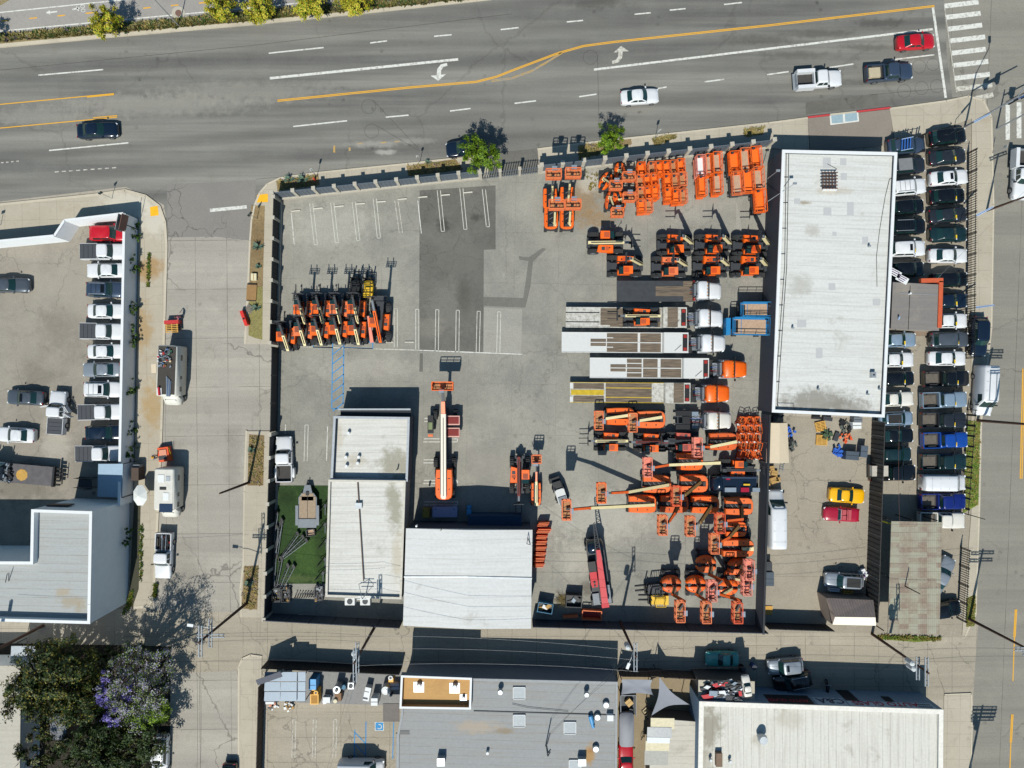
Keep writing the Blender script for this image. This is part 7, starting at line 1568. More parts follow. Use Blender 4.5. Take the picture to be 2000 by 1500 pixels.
tufts('verge_ground_cover', [[(-60, 76), (250, 50), (488, 27), (700, 8), (940, -16), (940, -2), (750, 15), (500, 40), (250, 62), (-60, 86)]], 2600, .3, [lf_sage, lf_sage, lf_dry, lf_ivy], .13, hgt=.35)
tufts('dry_weeds', [[(542, 354), (622, 342), (624, 361), (544, 372)], [(796, 325), (888, 313), (903, 331), (800, 343)], [(1128, 286), (1170, 280), (1172, 302), (1132, 310)], [(1275, 272), (1318, 263), (1320, 269), (1280, 284)], [(1452, 254), (1490, 249), (1488, 262), (1455, 268)], [(489, 850), (515, 850), (513, 946), (486, 946)], [(480, 1107), (504, 1106), (501, 1188), (474, 1186)]], 130, .2, [lf_dry, lf_dry, lf_sage], .13, hgt=.15)
tufts('verge_lawn', [[(1889, 824), (1914, 824), (1908, 984), (1882, 998), (1886, 900)], [(1887, 1170), (1903, 1163), (1901, 1220), (1887, 1222)]], 420, .14, [lf_olive, lf_mid, lf_dry], .13, hgt=.1)
tufts('alley_weeds', [[(1714, 1240), (1836, 1244), (1836, 1250), (1714, 1247)]], 260, .18, [lf_olive, lf_dry, lf_mid], .03, hgt=.2)
tufts('pavement_weeds', [[(291, 495), (295, 495), (293, 560), (289, 560)], [(275, 1025), (281, 1020), (279, 1135), (274, 1135)], [(302, 1140), (309, 1140), (307, 1165), (300, 1165)], [(254, 1160), (262, 1150), (258, 1188), (240, 1200)]], 120, .16, [lf_mid, lf_olive, lf_ivy], .13, hgt=.2)
tufts('yard_edge_weeds', [[(1138, 335), (1172, 335), (1168, 352), (1140, 350)], [(1150, 358), (1168, 358), (1164, 372), (1150, 372)]], 26, .14, [lf_olive, lf_dry], .03, hgt=.15)
for i, (x, y, l) in enumerate(((270, 448, 40), (267, 605, 30), (266, 665, 60), (264, 760, 40), (262, 850, 50), (261, 880, 30), (258, 1045, 40), (270, 520, 30))):
    x0, y0 = P(x + 1, y); t = thing('ivy', ['thick ivy clump at the top end of the dealership wall', 'ivy clump on the wall beside the white sedan row', 'ivy clump on the wall right of the red cart', 'ivy clump on the wall beside the motorhome with the junk roof', 'large ivy clump low on the wall above the orange cart', 'ivy clump on the wall right above the orange cart', 'ivy at the foot of the tall white building', 'thin ivy strand along the wall below the billboard'][i], 'plant', (x0, y0, .1)); b = MB()
    leaves(b, [(random.uniform(-.15, .25), random.uniform(-l / 30, l / 30), random.uniform(.3, 1.6), random.uniform(.35, .6)) for _ in range(6)], 420, .13, [lf_ivy, lf_ivy, lf_mid]); b.build('foliage', t)
t = thing('brush_pile', 'tangled pile of dry brush between the two dumpsters', 'brush', (*P(1097, 1170), .02)); b = MB()
for k in range(170): a, e = random.uniform(0, 6.28), random.uniform(.05, .9); l = random.uniform(.4, 1.2); o = Vector((random.gauss(0, .3), random.gauss(0, .35), .05)); b.cyl(o, o + Vector((math.cos(a) * math.cos(e), math.sin(a) * math.cos(e), math.sin(e))) * l, .012, .006, lf_dry, 4, False)
b.build('twigs', t)
# ------------------------------------------------------------------ poles and wires
ins = mat('insulator_grey', '9aa0a4', .3); armw = mat('crossarm_pale', '8d949a', .7, var=.15); trf = mat('transformer_grey', 'b4b9bb', .5)
def upole(label, bx, by, h, r=.19, arms=(), lamp=None, tfs=0, wood_m=None, name='utility_pole', cat='utility pole'):
    x, y = P(bx, by); t = thing(name, label, cat, (x, y, 0)); b = MB(); b.cyl((0, 0, 0), (0, 0, h), r, r * .62, wood_m or pole_wood, 12); b.build('pole', t)
    for (z, l, a, off) in arms:
        ca, sa = math.cos(R(a)), math.sin(R(a)); b = MB(); o = Vector((-sa, ca, 0))
        for s in (-.16, .16): b.bar(Vector((-ca * l / 2 + ca * off, -sa * l / 2 + sa * off, z)) + o * s, Vector((ca * l / 2 + ca * off, sa * l / 2 + sa * off, z)) + o * s, .1, .12, armw)
        b.build('crossarm', t); b = MB()
        for u in (-.92, -.6, .6, .92): b.cyl((ca * (l / 2 * u + off), sa * (l / 2 * u + off), z), (ca * (l / 2 * u + off), sa * (l / 2 * u + off), z + .28), .06, .04, ins, 8)
        b.build('insulator', t)
    for k in range(tfs):
        b = MB(); a = R(160 + k * 70); cx, cy = math.cos(a) * .55, math.sin(a) * .55; b.cyl((cx, cy, h - 3.2), (cx, cy, h - 2.1), .3, .3, trf, 14); b.cyl((cx, cy, h - 2.1), (cx, cy, h - 1.95), .3, .12, trf, 14); b.build('transformer', t)
    if lamp:
        z, dx, dy = lamp; b = MB(); b.path([(0, 0, z), (dx * .5, dy * .5, z + .35), (dx, dy, z + .3)], .04, galv); b.build('lamp_arm', t); b = MB(); v = Vector((dx, dy, 0)).normalized(); b.bar((dx, dy, z + .3), (dx + v.x * .7, dy + v.y * .7, z + .28), .32, .16, cap_white); b.build('lamp_head', t)
    return t
upole('tall brown utility pole at the corner of alley and side street, arms both ways', 483, 1177, 13.2, arms=((12.8, 3.4, 90, 0), (11.2, 3.0, 0, .4), (10.4, 3.2, 90, 0)), lamp=(8.6, -2.6, .3))
upole('brown utility pole behind the lawn building with two transformers', 735, 1219, 12.0, arms=((11.6, 3.6, 90, -.4), (10.4, 3.4, 90, 0)), tfs=2)
upole('brown utility pole with street lamp at the middle of the alley', 1211, 1214, 11.0, arms=((10.6, 3.2, 90, -.2),), lamp=(9.2, -.5, -1.3), tfs=1)
upole('brown utility pole with transformers between the alley and the carport', 1703, 1238, 11.6, arms=((11.2, 3.2, 90, 0), (9.6, 2.6, 90, -.3)), tfs=2)
upole('brown utility pole at the corner of alley and avenue', 1891, 1208, 11.5, arms=((11, 3.0, 0, 0), (9.8, 3.0, 0, 0)))
upole('brown utility pole leaning to the right edge beside the tall white van', 1908, 821, 12.0, arms=((11.5, 3.0, 0, 0), (10.6, 3.0, 0, 0)))
upole('brown utility pole on the lower left alley, rising over the tall white building', 84, 1222, 14, .2, arms=((12.6, 2.0, 80, 0),))
upole('bare brown pole in the dry street planter', 487, 942, 8.6, .17)
upole('utility pole standing just below the picture, its crossarm shadow on the avenue', 1888, 1525, 12.5, arms=((12.1, 3.2, 0, .3), (11.5, 3.2, 0, .3), (10.9, 3.2, 0, .3), (10.3, 3.0, 0, .3)), tfs=2)
upole('slim dark pole near the avenue crossing, leaning to the right', 1926, 412, 9.5, .15, arms=((9.2, 2.4, 20, 0),))
upole('short dark pole at the lower corner of the grass verge', 1874, 1000, 4.6, .07, wood_m=dark_metal, name='metal_pole', cat='pole'); upole('dark metal post sticking up over the rusty carport', 1735, 1128, 6.6, .09, wood_m=dark_metal, name='metal_pole', cat='pole'); upole('dark gantry post on the plank fence corner', 1706, 1002, 4.2, .08, wood_m=dark_metal, name='metal_pole', cat='pole')
alum = mat('aluminium_pole', 'a4abb2', .4, .6)
t = upole('traffic signal pole with mast arm and street lamp at the crossing', 1884, 248, 9.0, .13, wood_m=alum, name='signal_pole', cat='traffic light')
b = MB(); b.path([(0, 0, 6), (3.4, 1.7, 6.4), (5.6, 2.7, 6.6)], .08, alum); b.path([(0, 0, 8.9), (1.5, 2.6, 9.6), (1.6, 3.4, 9.6)], .05, alum); b.build('mast_arm', t); b = MB(); b.bar((1.6, 3.4, 9.6), (1.6, 4.2, 9.55), .34, .16, cap_white); b.build('lamp_head', t)
for p in ((1.7, .9), (3.2, 1.6)): b = MB(); b.box(p[0], p[1] - .1, 5.9, .4, .4, 1.1, dark_metal, rz=R(27)); b.box(p[0], p[1] + .25, 5.9, .75, .06, 1.35, hose, rz=R(27)); b.build('signal_head', t)
b = MB(); b.box(2.5, 1.1, 6.2, 1.7, .05, .5, mat('street_sign_blue', '1d4c92', .5), rz=R(27)); b.build('street_sign', t)
t = upole('second signal pole with mast arm, right of the first at the crossing', 1946, 252, 6.5, .12, wood_m=alum, name='signal_pole', cat='traffic light'); b = MB(); b.path([(0, 0, 5.6), (3, 1.2, 6.1), (4.5, 1.6, 6.2)], .08, alum); b.build('mast_arm', t); b = MB(); b.box(1.1, .4, 5.4, .5, .5, 1.1, dark_metal); b.box(1.1, .7, 5.4, .8, .06, 1.3, hose); b.build('signal_head', t)
def street_sign(label, px, py, h, sw, shh, m, a=90, rz=0):
    t = thing('street_sign', label, 'sign', (*P(px, py), .1), R(a)); b = MB(); b.cyl((0, 0, 0), (0, 0, h), .035, .03, galv, 6); b.build('post', t); b = MB(); b.box(0, .05, h - shh / 2, sw, .03, shh, m); b.build('plate', t)
signw = mat('sign_plate_white', 'c6c6c1', .5); signg = mat('sign_plate_dark', '2b3a36', .5)
street_sign('small street sign on the kerb by the corner agaves', 620, 345, 2.8, .3, .75, signw, 20); street_sign('small street sign on the boulevard planter left of the street tree', 820, 318, 2.4, .3, .5, signw, 15); street_sign('narrow street sign on the verge right of the young tree', 1279, 272, 3.0, .35, .7, signw, 25); street_sign('street sign at the top of the dirt strip', 503, 428, 2.6, .7, .6, signg, 50); street_sign('street sign at the pavement corner above the dealership wall', 220, 388, 2.6, .5, .5, signg, 40); street_sign('sign post by the avenue kerb near the slim dark pole', 1937, 300, 2.6, .4, .6, signw, 80); street_sign('sign post at the left end of the boulevard pavement', 3, 440, 2.4, .5, .5, signg, 20)
t = thing('solar_lamp', 'solar-panel lamp post leaning over the bike path', 'lamp post', (*P(351, 52), .1)); b = MB(); b.cyl((0, 0, 0), (0, 0, 6.2), .07, .05, alum, 8); b.path([(0, 0, 5.9), (-.5, .4, 6.1)], .04, alum); b.build('post', t)
b = MB(); b.box(-.95, .95, 6.25, .75, 1.7, .06, mat('solar_cells', '26364d', .25), rz=R(35)); b.build('solar_panel', t); b = MB(); b.xf = Matrix.Translation((-.95, .95, 6.27)) @ Matrix.Rotation(R(35), 4, 'Z')
for k in range(4): b.box(0, -.85 + k * .566, .02, .8, .04, .03, galv)
b.box(-.38, 0, .02, .04, 1.72, .03, galv); b.box(.38, 0, .02, .04, 1.72, .03, galv); b.build('panel_frame', t)
t = thing('manhole', 'round brick-red utility pad beside the bike path', 'manhole', (*P(349, 26), .06)); b = MB(); b.cyl((0, 0, 0), (0, 0, .03), .85, .85, conc, 24); b.build('ring', t); b = MB(); b.cyl((0, 0, .03), (0, 0, .05), .4, .4, mat('rust_lid', '6d5146', .8), 20); b.build('lid', t)
wire_m = mat('wire_black', '1c1d1f', .5); wire_l = mat('wire_bare', '8a8c8c', .4, .4)
def wire(label, p, q, sag=1.0, m=None, r=.013):
    a, c = Vector((*P(p[0], p[1], p[2]), p[2])), Vector((*P(q[0], q[1], q[2]), q[2])); n = 14; pts = []
    for k in range(n + 1): u = k / n; v = a.lerp(c, u); v.z -= sag * 4 * u * (1 - u); pts.append(v)
    b = MB(); b.path(pts, r, m or wire_m, 4); tag(b.build('overhead_wire'), label, 'wire', 'overhead wires along the alley')
for k, (y0, y1) in enumerate(((1240, 1240), (1255, 1253), (1292, 1298))):
    wire('%s wire from the corner pole to the pole with two transformers' % ['upper', 'middle', 'lower'][k], (386, y0, 12.4), (703, y1, 11.6), .8, wire_m)
for k, (y0, y1) in enumerate(((1242, 1272), (1268, 1290), (1300, 1312))): wire('%s wire between the transformer pole and the mid-alley pole' % ['upper', 'middle', 'lower'][k], (703, y0, 11.6), (1248, y1, 10.8), 1.2, wire_l)
for k, (y0, y1) in enumerate(((1272, 1265), (1290, 1285), (1312, 1310))): wire('%s wire between the mid-alley pole and the carport pole' % ['upper', 'middle', 'lower'][k], (1248, y0, 10.8), (1786, y1, 11.2), 1.2, wire_m)
wire('wire from the carport pole to the avenue corner pole', (1786, 1270, 11.2), (2003, 1268, 11.2), .5); wire('second wire from the carport pole to the avenue corner pole', (1786, 1290, 11.2), (2003, 1282, 11.2), .5)
for k, x in enumerate((384, 391)): wire('%s wire running down the side street from the corner pole' % ['left', 'right'][k], (x, 1290, 12.6), (x - 8, 1700, 12.6), .6)
wire('wire from the corner pole toward the lower left alley', (376, 1240, 11.3), (-20, 1228, 10.4), .6); wire('wire slanting over the small parking lot to the transformer pole', (697, 1290, 10), (600, 1640, 6), .3); wire('wire slanting to the service mast on the grey roof', (1246, 1282, 10), (1073, 1432, 5.6), .5); wire('second wire slanting to the service mast on the grey roof', (1240, 1275, 9.6), (1072, 1438, 5.5), .5); wire('white guy wire above the car lot to the far pole', (1830, 545, 4), (2010, 365, 9), .2, wire_l); wire('wire crossing the yard from the workshop to the mid-alley pole', (1037, 1064, 5.6), (1246, 1280, 10.4), .6)
wire('wire over the carport to the avenue pole', (1757, 1018, 4), (1757, 820, 5), .2, mat('wire_rust', '6d4a40', .6))
# flag banners on slanted poles in the car lot
fl_b = mat('banner_blue', '8ba3c4', .7, var=.3, scale=6)
for lb, p, q in (('slim blue banner on a slanted pole above the picket fence', (1890, 430, 2.4), (1940, 404, 4.2)), ('slim blue banner on a slanted pole below the sales office corner', (1888, 603, 2.4), (1942, 596, 4.4)), ('slim blue banner slanting up by the crossing corner', (1886, 247, 2.5), (1934, 222, 4.5)), ('blue banner beside the lower wall of the sales office', (1748, 648, 1.5), (1757, 618, 3.5))):
    t = thing('banner_flag', lb, 'banner', (*P(p[0], p[1], p[2]), 0)); a = Vector((*P(p[0], p[1], p[2]), p[2])) - t.location; c = Vector((*P(q[0], q[1], q[2]), q[2])) - t.location; b = MB(); b.cyl((a.x, a.y, 0), a, .04, .04, dark_metal, 6); b.cyl(a, c, .04, .03, dark_metal, 6); b.build('pole', t); b = MB(); b.bar(a.lerp(c, .35), c, .26, .04, fl_b, .18, .04); b.build('cloth', t)
t = thing('lettered_banner', 'blue banner frames leaning on the slate off-roader', 'banner', (*P(1770, 280, 2), 1.95), R(12)); b = MB()
for k in range(4): b.bar((-.7 + k * .35, -.75, 0), (-.4 + k * .35, .6, .1), .12, .04, mat('banner_royal', '1f56a0', .6))
b.bar((-.8, -.75, .02), (.7, -.75, .02), .08, .04, fl_b); b.bar((-.5, .6, .12), (1.0, .6, .12), .08, .04, fl_b); b.build('frame', t)
# ------------------------------------------------------------------ motorhomes, carts, people on the side street
def rv(label, px, py, L, W, Hh, deg, roof_m, wall_m, cabw=True):
    t = thing('motorhome', label, 'motorhome', (*P(px, py, Hh), 0), R(deg)); hl, hw = L / 2, W / 2
    b = MB(); b.loft([ring_rect(-hl, hl - 1.2, hw, hw, .45, .15), ring_rect(-hl, hl - 1.1, hw, hw, Hh - .15, .15), ring_rect(-hl + .05, hl - 1.2, hw - .1, hw - .1, Hh, .15)], wall_m); b.build('body', t)
    b = MB(); b.box(-.6, 0, Hh + .015, L - 1.5, W - .35, .03, roof_m); b.build('roof', t)
    b = MB(); b.loft([ring_rect(hl - 1.3, hl, hw * .9, hw * .82, .45, .35), ring_rect(hl - 1.3, hl, hw * .9, hw * .82, 1.15, .35), ring_rect(hl - 1.3, hl - .75, hw * .85, hw * .75, 1.75, .25)], wall_m); b.build('cab', t); b = MB(); b.poly([(hl - .22, -hw * .6, 1.2), (hl - .22, hw * .6, 1.2), (hl - .7, hw * .55, 1.72), (hl - .7, -hw * .55, 1.72)], glass); b.build('windshield', t)
    for s in (-1, 1):
        for x, w_ in ((-hl * .6, .7), (0, .9), (hl * .45, .6)): b = MB(); b.box(x, s * (hw + .005), Hh * .62, w_, .03, .5, glass); b.build('window', t)
        for x in (hl - .9, -hl * .55): tyre(t, x, s * (hw - .15), .36, .24)
    return t
rvw = mat('dirty_white_fibreglass', 'c1bfb6', .6, var=.14, scale=1.5)
m1 = rv('motorhome with dark roof heaped with bicycles, pipes and junk', 325, 733, 7.4, 2.5, 2.9, -92, mat('tarred_roof', '3c3833', .9, var=.3), rvw)
rnd = random.Random(5)
def junk(b, x0, x1, y0, y1, z, n, cols, s0=.1, s1=.5, rr=None):
    for k in range(n): b.box(rnd.uniform(x0, x1), rnd.uniform(y0, y1), z + rnd.uniform(0, .25), rnd.uniform(s0, s1), rnd.uniform(s0, s1), rnd.uniform(.06, .3), rnd.choice(cols), rz=rnd.uniform(0, 3.1))
jc = [hose, console, cap_white, cardb, mgrey, mat('junk_green', '2f6b45', .7), mat('junk_blue', '3a5c8c', .7), mred]
t = thing('junk_heap', 'tangled bicycles and scrap tied on the roof of the motorhome', 'junk', (*P(322, 698, 3), 2.93), R(-92)); b = MB(); junk(b, -1.2, 1.2, -.8, .8, 0, 46, jc, .06, .3); b.build('scrap', t)
b = MB()
for cx, cy in ((-.3, -.3), (.35, -.4), (.1, .3), (-.7, .4)):
    for k in range(12): a0, a1 = k * .5236, (k + 1) * .5236; b.cyl((cx + .32 * math.cos(a0), cy + .32 * math.sin(a0), .3), (cx + .32 * math.cos(a1), cy + .32 * math.sin(a1), .3), .03, .03, console, 5)
b.build('bicycle_wheel', t)
t = thing('pipe_bundle', 'bundle of grey pipes lying along the motorhome roof', 'pipes', (*P(326, 755, 3), 2.93), R(-92)); b = MB()
for k in range(7): b.cyl((-1.3 + .1 * k, -.1 + k * .1, .1 + .03 * (k % 3)), (1.2, .0 + k * .07, .1), .035, .035, [console, galv, mat('junk_blue', '3a5c8c')][k % 3], 6)
b.build('pipe', t)
t = thing('gas_bottle', 'red cylinder and white panel at the front of the motorhome roof', 'cylinder', (*P(311, 765, 3), 2.95), R(-88)); b = MB(); b.box(0, 0, .02, .9, .55, .05, cap_white); b.cyl((-.55, .0, .16), (.45, .05, .16), .13, .13, mat('junk_red', 'b02028', .5), 10); b.build('cylinder', t)
t = thing('board', 'tan board lying on the side edge of the motorhome roof', 'board', (*P(300, 720, 3), 2.95), R(2)); b = MB(); b.box(0, 0, .02, .6, 1.1, .04, mat('beige_canvas', 'c3b49b')); b.build('board', t)
m2 = rv('white motorhome with roof hatches and solar panel below the orange cart', 320, 965, 6.3, 2.5, 2.8, -91, rvw, rvw)
for x, y, sx, sy, m in ((-1.9, -.35, .9, .8, cap_white), (-.7, -.1, .35, .8, hose), (1.7, .3, 1.0, 1.6, mat('solar_cells', '26364d')), (-1.9, .5, .6, .5, galv), (.3, .3, .9, .7, cap_white)): b = MB(); b.box(x, y, 2.85, sx, sy, .08, m); b.build('roof_hatch', m2)
t = thing('patio_umbrella', 'white patio umbrella between the wall and the lower motorhome', 'umbrella', (*P(272, 968, 2.3), 0)); b = MB(); n = 8; vs = [(math.cos(k * math.pi / 4 + .4) * .9, math.sin(k * math.pi / 4 + .4) * 1.35, 2.1) for k in range(n)] + [(0, 0, 2.55)]; b.add(vs, [(k, (k + 1) % n, n) for k in range(n)], mat('umbrella_cloth', 'c8cbc8', .8, var=.08)); b.build('canopy', t); b = MB(); b.cyl((0, 0, 0), (0, 0, 2.5), .03, .03, dark_metal, 6); b.build('pole', t)
t = thing('scrap_load', 'black scrap and hoses heaped in the bed of the white street pickup', 'junk', (*P(321, 1060, 1.2), .82), R(-91)); b = MB(); junk(b, -.8, .8, -.6, .6, .1, 26, [hose, dgrey, hose, console, mred], .1, .5); 
for k in range(5): b.cyl((-1, -.5 + k * .25, .45), (1.0, -.45 + k * .22, .5), .05, .05, [hose, console][k % 2], 6)
b.build('scrap', t)
pal = mat('pallet_wood', 'c79a4c', .9, var=.2)
def pallet(parent, x, y, z, m=pal, name='pallet', s=1.0, nx=7):
    b = MB()
    for k in range(nx): b.box(x, y - .5 * s + k * s / (nx - 1), z + .11, 1.2 * s, .09, .025, m)
    for k in range(3): b.box(x - .5 * s + k * .5 * s, y, z + .05, .09, 1.0 * s, .09, m)
    return b.build(name, parent)
t = thing('cart', 'red cart stacked with yellow wooden pallets on the side street', 'cart', (*P(333, 634, 1.2), 0), R(3)); b = MB(); b.box(0, .35, .55, 1.8, .45, .9, mat('cart_red', 'b32a2a', .6)); b.box(0, -.2, .4, 1.9, 1.0, .12, hose); b.build('body', t); o = pallet(t, 0, -.25, .85, s=1.35); 
for s in (-1, 1): tyre(t, s * .7, .55, .25, .1)
def person(label, px, py, shirt, trousers, hair, skin, rz, hat=None, z0=.0, bend=.35):
    """standing figure grown from a joint skeleton"""
    t = thing('person', label, 'person', (*P(px, py, 1.0), z0), rz)
    J = [((0, 0, .95), .15), ((.02, 0, 1.2), .15), ((.06 + bend * .15, 0, 1.42), .16), ((.09 + bend * .25, 0, 1.52), .06), ((.12 + bend * .3, 0, 1.6), .085), ((.13 + bend * .32, 0, 1.7), .09),
         ((.06 + bend * .12, .2, 1.42), .065), ((.2, .27, 1.15), .045), ((.42, .22, 1.05), .036), ((.52, .2, 1.04), .04), ((.06 + bend * .12, -.2, 1.42), .065), ((.18, -.27, 1.15), .045), ((.4, -.22, 1.02), .036), ((.5, -.2, 1.0), .04),
         ((0, .1, .88), .1), ((.03, .12, .48), .065), ((-.02, .12, .08), .045), ((.14, .13, .04), .04), ((0, -.1, .88), .1), ((.0, -.12, .48), .065), ((-.08, -.12, .08), .045), ((.08, -.13, .04), .04)]
    E = [(0, 1), (1, 2), (2, 3), (3, 4), (4, 5), (2, 6), (6, 7), (7, 8), (8, 9), (2, 10), (10, 11), (11, 12), (12, 13), (0, 14), (14, 15), (15, 16), (16, 17), (0, 18), (18, 19), (19, 20), (20, 21)]
    me = bpy.data.meshes.new('body'); me.from_pydata([j[0] for j in J], E, []); o = bpy.data.objects.new('body', me); COL.objects.link(o)
    sk = o.modifiers.new('skin', 'SKIN'); sk.use_smooth_shade = True
    for i, (p, r_) in enumerate(J): me.skin_vertices[0].data[i].radius = (r_, r_)
    me.skin_vertices[0].data[0].use_root = True; o.modifiers.new('sub', 'SUBSURF').levels = 1; o.modifiers['sub'].render_levels = 1
    m2_ = bpy.data.meshes.new_from_object(o.evaluated_get(bpy.context.evaluated_depsgraph_get())); bpy.data.objects.remove(o)
    m2_.materials.clear()
    for m in (skin, shirt, trousers, hair): m2_.materials.append(m)
    for f in m2_.polygons:
        c = f.center; k = 0
        if c.z < .95: k = 2
        elif c.z < 1.5 and abs(c.y) < .3 and c.x < .3: k = 1
        if c.z > 1.66 or (c.z > 1.56 and c.x < .1 + bend * .3): k = 3
        if c.z < .09: k = 3
        f.material_index = k
    o = bpy.data.objects.new('body', m2_); COL.objects.link(o); o.parent = t
    hx, hz = .13 + bend * .32, 1.68
    b = MB(); b.box(hx + .1, 0, hz - .03, .04, .03, .05, skin); b.build('nose', t)
    for s in (-1, 1):
        b = MB(); b.box(hx + .01, s * .095, hz - .03, .05, .02, .06, skin); b.build('ear', t)
        for k in range(4): b = MB(); b.cyl((.53, s * .2 - .03 + k * .02, 1.03), (.6 - .01 * abs(k - 1.5), s * .2 - .03 + k * .02, .98), .011, .008, skin, 5); b.build('finger', t)
        b = MB(); b.cyl((.5, s * .2 - s * .04, 1.03), (.56, s * .2 - s * .08, 1.0), .012, .009, skin, 5); b.build('thumb', t)
    if hat: b = MB(); b.cyl((hx, 0, hz + .04), (hx, 0, hz + .1), .2, .13, hat, 12); b.cyl((hx, 0, hz + .1), (hx, 0, hz + .17), .12, .1, hat, 12); b.build('hat', t)
    return t
skin_m = mat('skin', '8d5e45', .6, var=.06); hair_m = mat('dark_hair', '17120f', .7)
person('person in pink top and black trousers behind the red cart', 350, 618, mat('pink_cloth', 'b06a78', .9), hose, hair_m, skin_m, R(215))
person('person in blue shirt and yellow hat leaning over the orange cart', 300, 893, mat('denim_shirt', '3f5f92', .9), mat('denim', '27354d', .9), hair_m, skin_m, R(15), mat('straw_hat', 'b9892f', .8))
t = thing('cart', 'orange-draped cart being unloaded beside the wall', 'cart', (*P(317, 888, 1.1), 0), R(8)); b = MB(); b.box(0, 0, .5, 1.5, 1.9, .7, mat('orange_tarp', 'd5532a', .8, var=.2), tx=.9, ty=.92); b.build('tarp', t); b = MB(); b.box(0, .1, .92, .9, 1.0, .1, mat('salmon_cloth', 'c98a70', .9)); b.box(-.1, -.4, .95, .9, .5, .14, dgrey); b.build('bundle', t); b = MB()
for s in (-1, 1): b.cyl((.75, -.8, .3), (.85, .8, 1.0), .04, .04, yb, 6)
b.build('handle', t)
for s in (-1, 1): tyre(t, .4, s * .9, .26, .1)
t = thing('cabinet', 'brown wooden cabinet frame against the wall above the umbrella', 'cabinet', (*P(268, 925, 1), .12)); b = MB(); b.box(0, 0, .7, .9, 1.6, 1.4, mat('brown_boards', '4b3f37')); b.build('body', t); b = MB(); b.box(0, .9, .6, .8, .5, 1.0, mgrey); b.build('bin', t)
t = thing('road_barrier', 'red plastic road barrier lying askew by the dirt strip', 'barrier', (*P(476, 621, .8), .02), R(-70)); b = MB(); b.box(0, 0, .45, 1.9, .55, .85, mat('barrier_red', 'c7271d', .5), ty=.7); b.build('body', t); b = MB(); b.box(.1, 0, .9, .22, .22, .04, hose); b.build('cap', t)
t = thing('mattress', 'brown sheet of cardboard dumped on the dirt strip', 'cardboard', (*P(491, 571, .3), .14), R(-3)); t.name = 'cardboard_sheet'; b = MB(); b.box(0, 0, .1, 1.25, 1.9, .08, mat('brown_card', '8a6b43', .9)); b.build('sheet', t); b = MB()
for s in (-1, 1): b.box(0, s * 1.05, .12, 1.2, .1, .1, mat('brown_slats', '3f332d'))
b.build('edge_board', t)
t = thing('box', 'cream box on the dirt strip above the brown cardboard', 'box', (*P(496, 541, .4), .13)); b = MB(); b.box(0, 0, .2, .7, .85, .4, mat('cream_tarp', 'c9c0a2')); b.build('carton', t); b = MB(); b.box(0, 0, .41, .08, .8, .02, cardb); b.build('tape', t)
t = thing('pallet', 'grey wooden pallet leaning by the red barrier', 'pallet', (*P(487, 603, .3), .14), R(-35)); pallet(t, 0, 0, 0, mat('grey_pallet', '7c766b', .9), 'slats', .8)
# ------------------------------------------------------------------ lawn and bottom of the yard
t = thing('lowbed_trailer', 'grey equipment trailer with wood deck on the artificial lawn', 'trailer', (*P(600, 988, .9), .03), R(90)); b = MB(); b.prism([(-2.7, -1.15), (1.0, -1.15), (1.6, -.75), (1.6, .75), (1.0, 1.15), (-2.7, 1.15)], .5, .72, mgrey); b.box(-2.2, 0, .8, 1.1, 2.3, .14, mgrey); b.prism([(1.6, -.6), (2.6, -.35), (2.6, .35), (1.6, .6)], .5, .75, mgrey); b.build('frame', t); b = MB(); b.box(-.3, 0, .74, 2.9, 2.05, .04, mat('trailer_planks', '94826d', .9, var=.25, scale=4)); b.box(1.1, 0, .74, .9, 1.5, .04, mat('trailer_planks', '94826d')); b.build('deck', t); b = MB(); b.box(-.0, 0, .775, 3.8, .05, .02, hose); b.box(1.55, 0, .8, .5, .4, .08, hose); b.cyl((2.5, 0, .3), (3.1, 0, .5), .07, .07, hose); b.build('coupling', t)
for s in (-1, 1):
    b = MB(); b.box(-1.2, s * 1.3, .85, 2.5, .36, .08, mgrey); b.build('mudguard', t)
    for x in (-1.7, -.8): tyre(t, x, s * 1.28, .36, .24)
def strut(label, p, q, z=.35):
    t = thing('light_mast', label, 'mast', (*P(p[0], p[1]), .03)); a, c = Vector((0, 0, z)), Vector((*P(q[0], q[1], z), z)) - Vector((*P(p[0], p[1]), 0)); n = Vector((-(c - a).y, (c - a).x, 0)).normalized() * .1; b = MB()
    for s in (-1, 1): b.cyl(a + n * s, c + n * s * 1.6, .04, .05, dgrey if s > 0 else mgrey, 6)
    for k in range(6): b.bar(a.lerp(c, .1 + k * .16) - n, a.lerp(c, .1 + k * .16) + n, .05, .05, hose)
    b.build('rails', t); b = MB(); b.box(c.x, c.y, z, .3, .55, .22, hose, rz=.5); b.box(a.x, a.y, z, .25, .5, .2, hose); b.build('wheel_foot', t)
msts = ((548, 1092, 582, 1042), (549, 1090, 592, 1048), (551, 1092, 599, 1055), (536, 1150, 541, 1028), (541, 1146, 550, 1090), (546, 1150, 563, 1104), (551, 1152, 574, 1106), (537, 1086, 551, 1016), (535, 1060, 541, 1000), (543, 1085, 549, 1022))
for i, m_ in enumerate(msts): strut('%s folded dark mast on the artificial lawn' % (ords + ['eighth', 'ninth', 'tenth'])[i], m_[:2], m_[2:])
for i, (x, y) in enumerate(((632, 992), (632, 1028), (634, 1060), (632, 1095), (628, 1122))):
    t = thing('tripod_stand', '%s dark tripod stand from the top along the lawn building' % ords[i], 'stand', (*P(x, y), .03), R(-20)); b = MB(); b.cyl((-.5, -.9, .1), (.3, .6, .9), .06, .05, hose, 6); b.cyl((.5, -.7, .1), (.3, .6, .9), .05, .05, mgrey, 6); b.cyl((-.5, .2, .1), (.3, .6, .9), .04, .04, hose, 6); b.build('leg', t); b = MB(); b.box(.3, .6, .95, .3, .4, .2, dgrey); b.build('head', t)
